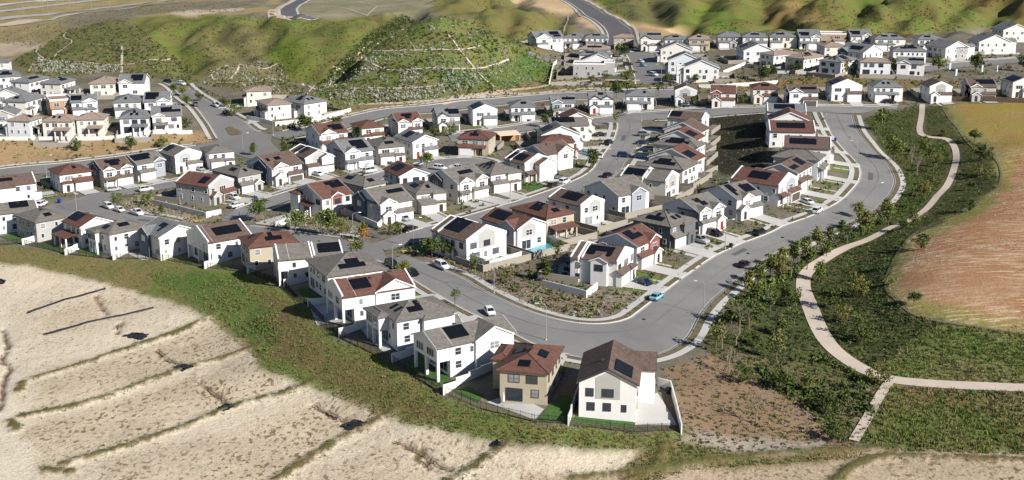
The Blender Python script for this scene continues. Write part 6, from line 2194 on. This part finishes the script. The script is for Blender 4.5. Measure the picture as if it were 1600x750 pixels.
def tree_meshes(seed, kind):
    rng = np.random.RandomState(seed)
    t = MB()
    hgt = 1.0
    tips = []
    if kind == 'bare':
        def grow(p, d, L_, r, lv):
            q = p + d * L_
            t.tube(p, q, r, r * .6, 5 if lv < 2 else 3, cap=False)
            if lv >= 4:
                return
            for k in range(3 if lv else 5):
                e = d * .8 + rng.randn(3) * .45
                e[2] = abs(e[2]) * .7 + .25
                e /= np.linalg.norm(e)
                grow(p + d * L_ * (.55 + .45 * rng.rand()), e, L_ * .62, r * .55, lv + 1)
        grow(np.zeros(3), np.array((0, 0, 1.)), .42, .022, 0)
        return t.mesh("trunk", PALEBARK), None
    th = {'round': .34, 'tall': .22, 'young': .42, 'bush': .1}[kind]
    t.tube((0, 0, -.06), (.01, 0, th), .026, .018, 7)
    cw = {'round': .40, 'tall': .20, 'young': .26, 'bush': .52}[kind]
    C = []
    ncl = {'round': 26, 'tall': 20, 'young': 13, 'bush': 22}[kind]
    for i in range(ncl):
        u = rng.randn(3)
        u /= np.linalg.norm(u)
        rad = rng.rand() ** .45
        c = np.array((u[0] * cw * rad, u[1] * cw * rad, th + (1 - th) * .5 + u[2] * (1 - th) * .46 * rad))
        if i < 9:
            t.tube((.01, 0, th * .85), tuple(c * np.array((.8, .8, .95))), .012, .004, 4, cap=False)
        m_ = 38 if kind != 'young' else 16
        g = rng.randn(m_, 3) * np.array((.07, .07, .055))
        C.append(c + g)
    C = np.vstack(C)
    V, F = quads(C, .022 + .020 * rng.rand(len(C)), rng)
    mi = np.zeros(len(F), int)
    # whole clumps differ a little, so the crown shows light and dark leaves
    cl = np.repeat(rng.choice([0, 0, 1, 2], ncl), len(F) // ncl)
    mi[:len(cl)] = cl
    return t.mesh("trunk", BARK), (V, F, mi)


TREEV = {}


def crown_mesh(kind, seed, pal):
    key = (kind, seed, pal)
    if key not in TREEV:
        tm_, cr = tree_meshes(seed, kind)
        cm = np_mesh("crown", cr[0], cr[1], [LEAF[c] for c in pal], cr[2]) if cr else None
        TREEV[key] = (tm_, cm)
    return TREEV[key]


TN = {'round': 'round-crowned', 'tall': 'slender', 'young': 'thin young', 'bush': 'low bushy', 'bare': 'bare leafless'}
PN = {'lmm': 'light green', 'mdm': 'dark green', 'yly': 'yellow green', 'ooy': 'orange-leaved', 'mld': 'mid green', 'slm': 'grey green', '': ''}
TREES = [(405,346,5.5,'round','mdm',"at the corner behind the brown front row roof"), (462,362,6,'round','lmm',"left of two on the corner garden below the red gable"), (512,368,6.5,'round','lmm',"right of two on the corner garden below the red gable"),
 (567,376,4.5,'tall','ooy',"in the corner garden of the blue house"), (534,366,3.5,'bush','slm',"among rocks in the red gable corner garden"), (557,401,4,'round','lmm',"behind the front row parapet roof"),
 (675,403,4.5,'round','lmm',"left of two by the shaded corner house"), (703,405,4.5,'round','lmm',"right of two by the shaded corner house"), (742,431,5,'young','lmm',"beside the lawn garden wall"),
 (631,433,3.5,'round','yly',"beside the intersection behind the red front house"), (711,480,3.5,'young','lmm',"behind the grey front row roof at the curve"), (793,447,4.5,'young','lmm',"in the dark planting by the corner wall"),
 (852,441,5,'tall','mdm',"against the white corner wall"), (870,410,5,'young','mdm',"in the dark garden behind the pool"),
 (926,264,6.5,'tall','mdm',"on the lane's left parkway"), (963,196,4.5,'young','yly',"at the lane's upper corner"), (852,199,5,'round','mdm',"beside the drive at back street"), (866,184,4,'bush','mdm',"by the slate gable house"),
 (963,152,6.5,'round','mdm',"left of two behind the back street houses"), (980,146,5.5,'round','lmm',"right of two behind the back street houses"), (1029,150,5,'young','lmm',"behind the slate hip back row house"),
 (1043,133,5,'round','lmm',"at the foot of the far shaded street"), (1087,131,4,'round','mdm',"before the large white far gable"), (979,130,5,'round','lmm',"at the far street's left corner"), (925,133,4,'bush','mdm',"before the grey flat far house"), (945,126,4,'bush','lmm',"before the white flat far wall"),
 (975,90,6,'round','mdm',"at the head of the far street"), (968,86,5,'round','lmm',"left at the head of the far street"),
 (1192,128,6.5,'round','mdm',"on the terrace edge above the red hip house"), (1205,121,5,'bush','mdm',"on the terrace edge by the white wall"), (1247,112,5,'bush','mdm',"before the tan far hip house"), (1319,116,6,'bush','yly',"before the slate hip far house"),
 (1396,117,7,'tall','slm',"between two far terrace houses"), (1466,117,8,'round','mld',"left of the far avenue"), (1524,114,8.5,'round','mld',"right of the far avenue"), (1452,86,6,'round','mdm',"behind the nearest terrace house"), (1598,112,7,'round','mdm',"at the right edge of the far avenue"), (1455,75,5,'bush','mdm',"by the blue grey far gable"),
 (1377,204,7,'round','lmm',"at the upper end of the green strip"), (1397,252,7,'round','lmm',"on the green strip beside the curve"), (1424,256,7,'bare','',"left of two in the upper green strip"), (1432,276,8,'bare','',"right of two in the upper green strip"),
 (1341,341,4.5,'round','yly',"at the outer kerb of the curve"), (1315,372,4.5,'tall','lmm',"first in the thin line along the pavement"), (1296,381,4.5,'tall','slm',"second in the thin line along the pavement"), (1276,390,5,'tall','yly',"third in the thin line along the pavement"), (1258,402,5,'tall','lmm',"fourth in the thin line along the pavement"),
 (1240,412,5.5,'tall','slm',"fifth in the thin line along the pavement"), (1222,422,5,'tall','yly',"sixth in the thin line along the pavement"), (1203,432,5.5,'tall','lmm',"seventh in the thin line along the pavement"), (1236,434,6.5,'bare','',"in the middle of the thin line"), (1186,446,5.5,'tall','slm',"eighth in the thin line along the pavement"), (1170,460,5,'tall','yly',"ninth in the thin line along the pavement"),
 (1155,522,7.5,'bare','',"tallest on the slope below the lamp"), (1170,515,5,'bare','',"beside the tall bare one below the lamp"), (1128,545,6,'bare','',"at the edge of the brown slope"), (1138,585,7,'bare','',"on the slope right of the nearest house"), (1181,664,7.5,'bare','',"alone on the brown slope, nearest"),
 (1374,601,4,'bush','yly',"at the path beside the drain channel"), (1338,463,4.5,'bush','yly',"in the dark hollow right of the path"), (1319,505,3.5,'bush','yly',"in the dark hollow, lower"), (1345,537,4,'bush','mld',"beside the path above the lower bend"), (1280,440,4.5,'tall','lmm',"inside the path's upper bend"), (1440,390,4,'bush','mld',"below the meadow edge track"),
 (1160,600,3.5,'bush','mdm',"on the brown slope, upper"), (1215,610,4,'bush','mdm',"in the dark planting below the path"), (1290,645,4,'bush','mdm',"left of the drain channel"), (1300,690,3.5,'bush','mdm',"at the foot of the drain channel"),
 (366,182,4.5,'bush','lmm',"beside the avenue wall"), (350,168,4,'bush','mdm',"on the avenue's right verge"), (272,147,4.5,'round','lmm',"upper on the avenue's left verge"), (292,166,4.5,'round','lmm',"lower on the avenue's left verge"), (286,151,4,'round','yly',"middle on the avenue's left verge"), (311,158,4,'bush','mdm',"right verge, top of the avenue"),
 (477,206,6,'round','mdm',"at the long back road's corner"), (525,204,5,'round','mdm',"behind the red back row house"), (559,222,5,'round','lmm',"between two red back row houses"), (667,263,5,'round','lmm',"at the cul-de-sac throat"), (396,243,4.5,'tall','mdm',"at the lower side of big intersection"), (292,200,4,'bush','mdm',"above the planted bank, right end"),
 (447,244,3.5,'bush','mdm',"beside the walled red back row house"), (678,215,4,'bush','mdm',"between slate gable houses of back row"), (705,212,4,'bush','lmm',"before the dark gabled back row house"), (1270,158,4,'bush','lmm',"between brown far row houses"), (1083,168,4,'tall','lmm',"beside the brown gabled back house"),
 (233,320,3.5,'bush','lmm',"upper in the dry triangle garden"), (182,318,3.5,'bush','lmm',"left tip of the dry triangle garden"), (253,337,3.2,'tall','lmm',"lower in the dry triangle garden"), (620,367,3,'bush','mdm',"before the blue gabled porch house"),
 (1255,155,4,'bush','mdm',"before brown cross gable far row"), (1160,162,3.5,'bush','lmm',"by the red hip far row house"), (205,237,5,'round','mdm',"biggest on the brown planted bank"), (120,236,3.5,'bush','mdm',"left on the brown planted bank"), (255,232,4,'bush','lmm',"right on the brown planted bank")]
_row = smooth(W2([(1163,478),(1200,450),(1245,425),(1300,392),(1360,360),(1420,330),(1452,295),(1462,262),(1450,232)]), 1)
_t = np.linspace(.03, .97, 17)
for i, t_ in enumerate(_t):
    p_ = _row[int(t_ * (len(_row) - 1))] + RNG.randn(2) * 1.3
    q_ = project(p_[0], p_[1], float(terr(*p_)))
    TREES.append((float(q_[0]), float(q_[1]), 3.6 + 2.6 * RNG.rand(), ('tall', 'young', 'round', 'tall')[i % 4], ('lmm', 'slm', 'yly', 'mld')[(i * 3) % 4], f"{ORD[i + 1]} from the near end of the row left of footpath"))
_row = smooth(W2([(1285,470),(1310,500),(1345,520),(1400,470),(1378,420),(1420,385),(1490,335),(1535,290),(1525,245),(1490,205)]), 1)
for i, t_ in enumerate(np.linspace(.02, .98, 16)):
    p_ = _row[int(t_ * (len(_row) - 1))] + RNG.randn(2) * 3
    q_ = project(p_[0], p_[1], float(terr(*p_)))
    TREES.append((float(q_[0]), float(q_[1]), 2.6 + 2.4 * RNG.rand(), ('bush', 'young', 'round', 'bush')[i % 4], ('mdm', 'slm', 'mdm', 'lmm')[(i * 3) % 4], f"{ORD[i + 1]} from the near end of the hollow beside meadow"))
_row = smooth(W2([(1135,560),(1160,530),(1190,500),(1225,470),(1240,500),(1215,540),(1190,570),(1230,590),(1270,600),(1300,625)]), 1)
for i, t_ in enumerate(np.linspace(.02, .98, 15)):
    p_ = _row[int(t_ * (len(_row) - 1))] + RNG.randn(2) * 2.2
    q_ = project(p_[0], p_[1], float(terr(*p_)))
    TREES.append((float(q_[0]), float(q_[1]), 3.0 + 3.0 * RNG.rand(), ('young', 'bare', 'tall', 'bush')[i % 4], ('slm', '', 'lmm', 'mdm')[i % 4], f"{ORD[i + 1]} along the slope between lamp and drain"))
for i, (px, py, hh, kd, pal, lab) in enumerate(TREES):
    p = P(px, py)
    tm_, cm = crown_mesh(kd, 40 + i % 4, 'jlm' if pal == 'slm' else pal)
    r_ = empty("tree" if kd not in ('bush',) else "shrub_tree", tuple(p), RNG.rand() * 6.28)
    s = 1.12 * hh * (.92 + .16 * RNG.rand())
    r_.scale = (s * (.9 + .25 * RNG.rand()), s * (.9 + .25 * RNG.rand()), s)
    link("trunk", tm_, r_)
    if cm:
        link("crown", cm, r_)
    tag(r_, f"{PN[pal]} {TN[kd]} tree {lab}".strip(), "tree", "trees planted about the estate")

# ------------------------------------------------------------------ ground cover, far too many to count
def sample_px(poly, n, seed):
    rng = np.random.RandomState(seed)
    q = np.array(poly, float)
    out = np.zeros((0, 2))
    while len(out) < n:
        c = np.stack([rng.uniform(q[:, 0].min(), q[:, 0].max(), n * 2), rng.uniform(q[:, 1].min(), q[:, 1].max(), n * 2)], -1)
        out = np.vstack([out, c[inpoly(c[:, 0], c[:, 1], poly)]])
    return out[:n]


def clear_of_roads(x, y, pad=True):
    ok = np.ones(len(x), bool)
    for poly in ROADPOLY:
        ok &= ~inpoly(x, y, poly)
    pp = PATH
    for s in range(0, len(x), 4000):
        d2 = ((x[s:s + 4000, None] - pp[None, :, 0]) ** 2 + (y[s:s + 4000, None] - pp[None, :, 1]) ** 2).min(1)
        ok[s:s + 4000] &= d2 > 2.2 ** 2
    return ok


def cover(name, label, pts, sizes, pal, seed, leaves=12, tall=1.0, blade=False, clump=0.0):
    """little plants as loose heaps of leaf-sized faces (or upright blades), one object"""
    rng = np.random.RandomState(seed)
    x, y = pts[:, 0], pts[:, 1]
    keep = clear_of_roads(x, y)
    if clump:
        keep &= vnoise(x, y, clump, seed) > .42
    x, y, sizes = x[keep], y[keep], sizes[keep]
    n = len(x)
    z = terr(x, y)
    if blade:
        k = leaves
        a = rng.rand(n, k) * 6.283
        rad = rng.rand(n, k) * .5
        bx = x[:, None] + np.cos(a) * rad * sizes[:, None]
        by = y[:, None] + np.sin(a) * rad * sizes[:, None]
        bz = np.repeat(z[:, None], k, 1) - .05
        hh = sizes[:, None] * (.6 + .7 * rng.rand(n, k)) * tall
        w_ = sizes[:, None] * .16
        ta = rng.rand(n, k) * 6.283
        lx, ly = np.cos(ta) * w_, np.sin(ta) * w_
        tx, ty = bx + np.cos(a) * hh * .45, by + np.sin(a) * hh * .45
        V = np.stack([np.stack([bx - lx, by - ly, bz], -1), np.stack([bx + lx, by + ly, bz], -1), np.stack([tx + lx * .3, ty + ly * .3, bz + hh], -1), np.stack([tx - lx * .3, ty - ly * .3, bz + hh], -1)], 2).reshape(-1, 3)
        F = np.arange(len(V)).reshape(-1, 4)
    else:
        k = leaves
        g = rng.randn(n, k, 3)
        g /= np.linalg.norm(g, axis=2)[..., None]
        g *= (rng.rand(n, k, 1) ** .4) * .5
        g[..., 2] = np.abs(g[..., 2]) * 1.5 * tall
        C = np.stack([x, y, z - .02], -1)[:, None, :] + g * sizes[:, None, None]
        V, F = quads(C.reshape(-1, 3), (np.repeat(sizes, k) * (.13 + .10 * rng.rand(n * k))), rng)
    drift = vnoise(x, y, 11, seed + 7) * .55 + vnoise(x, y, 3.5, seed + 8) * .25 + rng.rand(n) * .35 - .08
    mi = np.repeat(np.clip((drift * len(pal)).astype(int), 0, len(pal) - 1), leaves)
    o = link(name, np_mesh(name, V, F, [LEAF[c] for c in pal], mi))
    tag(o, label, "plants", None, 'stuff')
    return o


def zone(nm, k=0):
    return [z[1] for z in ZONES if z[0] == nm][k]


def fill(name, label, poly, n, s0, s1, pal, seed, **kw):
    c = sample_px(poly, n, seed)
    w = Pv(c[:, 0], c[:, 1])
    s = s0 + (s1 - s0) * np.random.RandomState(seed + 1).rand(n) ** 1.6
    return cover(name, label, w, s, pal, seed, **kw)


pl_ = [z[1] for z in ZONES if z[0] == 'plant']
fill("hillside_shrubs", "dark and silver shrubs planted over the right hill", pl_[2], 3600, .6, 1.7, 'mdmsl', 301, leaves=11)
fill("silver_shrubs", "pale silver shrubs on the lower planted hill", [(500,132),(560,108),(700,105),(780,105),(760,128),(700,150),(600,160),(525,164)], 1100, .8, 1.9, 'ss', 302, leaves=11, clump=9)
fill("hillside_shrubs", "dark and silver shrubs planted over the left hill", pl_[0], 2000, .6, 1.7, 'mdmb', 303, leaves=11)
fill("silver_shrubs", "pale silver shrubs at the left hill's foot", [(60,92),(110,98),(190,104),(190,112),(120,117),(50,112)], 420, .8, 1.9, 'ss', 304, leaves=11)
fill("hillside_shrubs", "shrubs planted below the middle hill", pl_[1], 900, .6, 1.6, 'mdslb', 305, leaves=11)
fill("hill_brush", "dark brush scattered over the grass hill", zone('hill', 0), 2200, .4, 1.4, 'kgjkd', 306, leaves=9, clump=26)
fill("hill_brush", "dark brush on the hill behind planted hill", zone('hill', 1), 900, .5, 1.6, 'kgjkd', 307, leaves=9, clump=22)
fill("hill_brush", "dark brush over the far right hills", zone('hilltop'), 3800, .5, 1.6, 'dkgkjk', 308, leaves=9, clump=30)
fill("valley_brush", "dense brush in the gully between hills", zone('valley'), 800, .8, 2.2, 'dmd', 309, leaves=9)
fill("verge_plants", "low shrubs on the verge above the back road", zone('verge'), 1300, .4, 1.4, 'mdhyb', 310, leaves=9)
fill("bank_plants", "low olive shrubs on the brown planted bank", zone('bank', 1), 900, .4, 1.5, 'mdhlb', 311, leaves=11)
fill("bank_plants", "low shrubs on the far terrace bank", zone('bank', 0), 420, .5, 1.6, 'mdhb', 312, leaves=9)
fill("plain_brush", "dry brush over the plain at upper left", [(0,50),(60,40),(110,26),(190,14),(270,6),(400,2),(380,20),(270,20),(190,27),(110,42),(50,76),(0,66)], 1300, .5, 1.6, 'hbjb', 313, leaves=9)
for k, (q, sd) in enumerate(((zone('park', 0), 320), (zone('park', 1), 321), (zone('park', 2), 322))):
    fill("garden_plants", ["low plants in the dry triangle garden", "low plants in the red gable corner garden", "low plants in the long curve's corner garden"][k], q, (330, 420, 800)[k], .35, 1.0, 'pbhsmd', sd, leaves=11)
fill("slope_plants", "rusty tufts planted on the bare slope at right", zone('bare'), 800, .4, .9, 'hbbmh', 330, leaves=11)
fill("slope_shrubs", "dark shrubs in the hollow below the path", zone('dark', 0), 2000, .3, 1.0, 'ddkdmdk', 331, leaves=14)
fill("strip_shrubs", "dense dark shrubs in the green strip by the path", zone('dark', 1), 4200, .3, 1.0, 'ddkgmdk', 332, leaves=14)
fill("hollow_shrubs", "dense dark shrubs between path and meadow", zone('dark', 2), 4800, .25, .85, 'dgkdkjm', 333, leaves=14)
fill("meadow_edge_grass", "rough green grass below the meadow", zone('below', 1), 7000, .2, .6, 'gkjgkhj', 334, leaves=7, blade=True)
fill("rough_grass", "rough grass and weeds at lower right", zone('below', 2), 6000, .2, .7, 'kjglkhj', 335, leaves=7, blade=True)
fill("slope_shrubs", "scattered dark bushes over the tan slope by the drain", zone('mixed'), 420, .6, 2.0, 'dkmdj', 351, leaves=16, clump=10)
fill("slope_grass", "dry and green grass on the tan slope by the drain", zone('mixed'), 1800, .15, .5, 'jghv', 352, leaves=6, blade=True)
fill("pavement_thicket", "pale and green thicket between pavement and footpath", [(1150,478),(1210,436),(1300,376),(1390,325),(1397,335),(1312,386),(1222,441),(1162,490)], 330, .6, 1.7, 'jlkgbm', 353, leaves=18, tall=1.5)
fill("verge_grass", "rough grass between the lots and bare slope", zone('below', 0), 1900, .15, .5, 'kjghhv', 354, leaves=6, blade=True)
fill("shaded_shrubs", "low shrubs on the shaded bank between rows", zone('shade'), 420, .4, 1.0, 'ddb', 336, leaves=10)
fill("embankment_grass", "long green and brown grass on the embankment", zone('embank'), 10000, .15, .45, 'kgjhgjh', 337, leaves=7, blade=True)
fill("embankment_bushes", "bushy green growth at the embankment's middle", zone('embg'), 1500, .3, .8, 'kgjg', 338, leaves=14, clump=8)
fill("sand_weeds", "small dry weeds scattered over the sandy lots", zone('sand'), 7000, .14, .4, 'hbjh', 339, leaves=5, blade=True, clump=11)
fill("meadow_stalks", "dry stalks over the brown meadow", zone('mead'), 9000, .12, .4, 'vvhvv', 340, leaves=5, blade=True, clump=9)
# berm grass
bp_ = np.vstack([b[RNG.randint(0, len(b), 420)] + RNG.randn(420, 2) * .7 for b in _bw])
cover("berm_grass", "grass growing along the low lot berms", bp_, .2 + .35 * RNG.rand(len(bp_)), 'gkjh', 341, leaves=6, blade=True)
sp_ = np.array([s[:3] for s in shrub_pts])
cover("garden_shrubs", "low shrubs in the front gardens", sp_[:, :2], sp_[:, 2] * 1.5, 'mdlyhp', 342, leaves=13)
kp = []
for ln, sg in ((I1[:-3], -1), (O1, 1), (R2l[6:-3], 1), (R4u[6:-4], 1), (R3u[6:-6], -1), (R5u[14:], 1), (RBl, -1), (RBr, 1), (RAu, 1), (RF2u, 1)):
    o_ = offset(ln, 1.03 * sg)
    for p in o_:
        if RNG.rand() < .8 and not in_house(p):
            kp.append(p + RNG.randn(2) * .4)
kp = np.array(kp)
cover("parkway_plants", "low plants in the parkway strips along the kerbs", kp, .3 + .6 * RNG.rand(len(kp)), 'mhbyd', 343, leaves=11)

# shrubs in the gaps between houses, walls and streets
def near_house(x, y, grow):
    bad = np.zeros(len(x), bool)
    for q in HOUSES:
        dx, dy = x - q['org'][0], y - q['org'][1]
        cc, ss = math.cos(q['th']), math.sin(q['th'])
        u, v = cc * dx + ss * dy, -ss * dx + cc * dy
        bad |= (u > -grow) & (u < q['W'] + grow) & (v > -grow) & (v < q['D'] + grow)
        # the drive stays clear
        H_ = q['H']
        gx_, gy_, _ = H_.at(q['fr'], q['gu'], 0)
        g0_ = loc2w(q, gx_, gy_)
        gx_, gy_, _ = H_.at(q['fr'], q['gu'], 1)
        dw_ = loc2w(q, gx_, gy_) - g0_
        ex, ey = x - g0_[0], y - g0_[1]
        al, ac = ex * dw_[0] + ey * dw_[1], -ex * dw_[1] + ey * dw_[0]
        bad |= (al > -.5) & (al < 15) & (np.abs(ac) < q['gw'] / 2 + .3)
    return bad


def near_kerb(x, y):
    bad = np.zeros(len(x), bool)
    for ln, sg in ((I1, -1), (O1, 1), (R2l, 1), (R2r, -1), (R4u, 1), (R4l, -1), (R3u, -1), (R5u, 1), (RBl, -1), (RBr, 1), (RF2u, 1)):
        mid_ = offset(ln, 2.55 * sg)
        for s in range(0, len(x), 3000):
            d2 = ((x[s:s + 3000, None] - mid_[None, :, 0]) ** 2 + (y[s:s + 3000, None] - mid_[None, :, 1]) ** 2).min(1)
            bad[s:s + 3000] |= d2 < 1.35 ** 2
    return bad


_c2 = sample_px([(0,268),(60,255),(345,225),(430,205),(700,160),(1000,140),(1560,130),(1590,160),(1400,165),(1300,175),(1300,320),(1000,480),(900,500),(700,430),(560,390),(360,360),(0,330)], 8500, 400)
_w2 = Pv(_c2[:, 0], _c2[:, 1])
_ok = ~inpoly(_c2[:, 0], _c2[:, 1], zone('shade')) & ~inpoly(_w2[:, 0], _w2[:, 1], POOL + (POOL - POOL.mean(0)) * .25) & ~near_house(_w2[:, 0], _w2[:, 1], .8) & ~near_kerb(_w2[:, 0], _w2[:, 1])
_w2 = _w2[_ok]
cover("estate_shrubs", "low shrubs in the gaps between houses and streets", _w2, .4 + 1.2 * np.random.RandomState(401).rand(len(_w2)) ** 2, 'kmdgjmh', 402, leaves=13)
_c2 = sample_px([(845,140),(850,72),(1000,60),(1200,62),(1600,70),(1600,128),(1200,134),(1000,138)], 1700, 403)
_w2 = Pv(_c2[:, 0], _c2[:, 1])
_w2 = _w2[~near_house(_w2[:, 0], _w2[:, 1], .8)]
cover("terrace_shrubs", "shrubs between the houses of the far terrace", _w2, .6 + 1.8 * np.random.RandomState(404).rand(len(_w2)) ** 2, 'kmdgjd', 405, leaves=12)
_c2 = sample_px([(260,135),(300,130),(440,200),(440,250),(520,200),(560,180),(430,190),(330,150)], 600, 406)
_w2 = Pv(_c2[:, 0], _c2[:, 1])
_w2 = _w2[~near_house(_w2[:, 0], _w2[:, 1], .8) & ~near_kerb(_w2[:, 0], _w2[:, 1])]
cover("avenue_shrubs", "shrubs on the verges of the left avenue", _w2, .6 + 1.5 * np.random.RandomState(407).rand(len(_w2)) ** 2, 'kmdgjs', 408, leaves=12)
# ------------------------------------------------------------------ light
AZ, EL = math.radians(-41), math.radians(32)
sv = Vector((math.cos(EL) * math.cos(AZ), math.cos(EL) * math.sin(AZ), math.sin(EL)))
sd = bpy.data.lights.new("sun", 'SUN')
sd.energy = 5.0
sd.angle = math.radians(.5)
sd.color = (1.0, .955, .89)
so = bpy.data.objects.new("sun", sd)
COL.objects.link(so)
so.rotation_euler = sv.to_track_quat('Z', 'Y').to_euler()
w = bpy.data.worlds.new("World")
SC.world = w
w.use_nodes = True
nt = w.node_tree
sky = nt.nodes.new("ShaderNodeTexSky")
sky.sky_type = 'NISHITA'
sky.sun_disc = False
sky.ozone_density = 4.0
sky.dust_density = .4
sky.sun_elevation = EL
sky.sun_rotation = math.atan2(sv.x, sv.y)
nt.links.new(sky.outputs[0], nt.nodes["Background"].inputs[0])
nt.nodes["Background"].inputs[1].default_value = .05
SC.view_settings.view_transform = 'Standard'
SC.view_settings.look = 'None'
SC.view_settings.exposure = .43
SC.view_settings.gamma = 1
SC.view_settings.use_curve_mapping = False
SC.cycles.max_bounces = 4
SC.cycles.diffuse_bounces = 1
SC.cycles.use_denoising = True
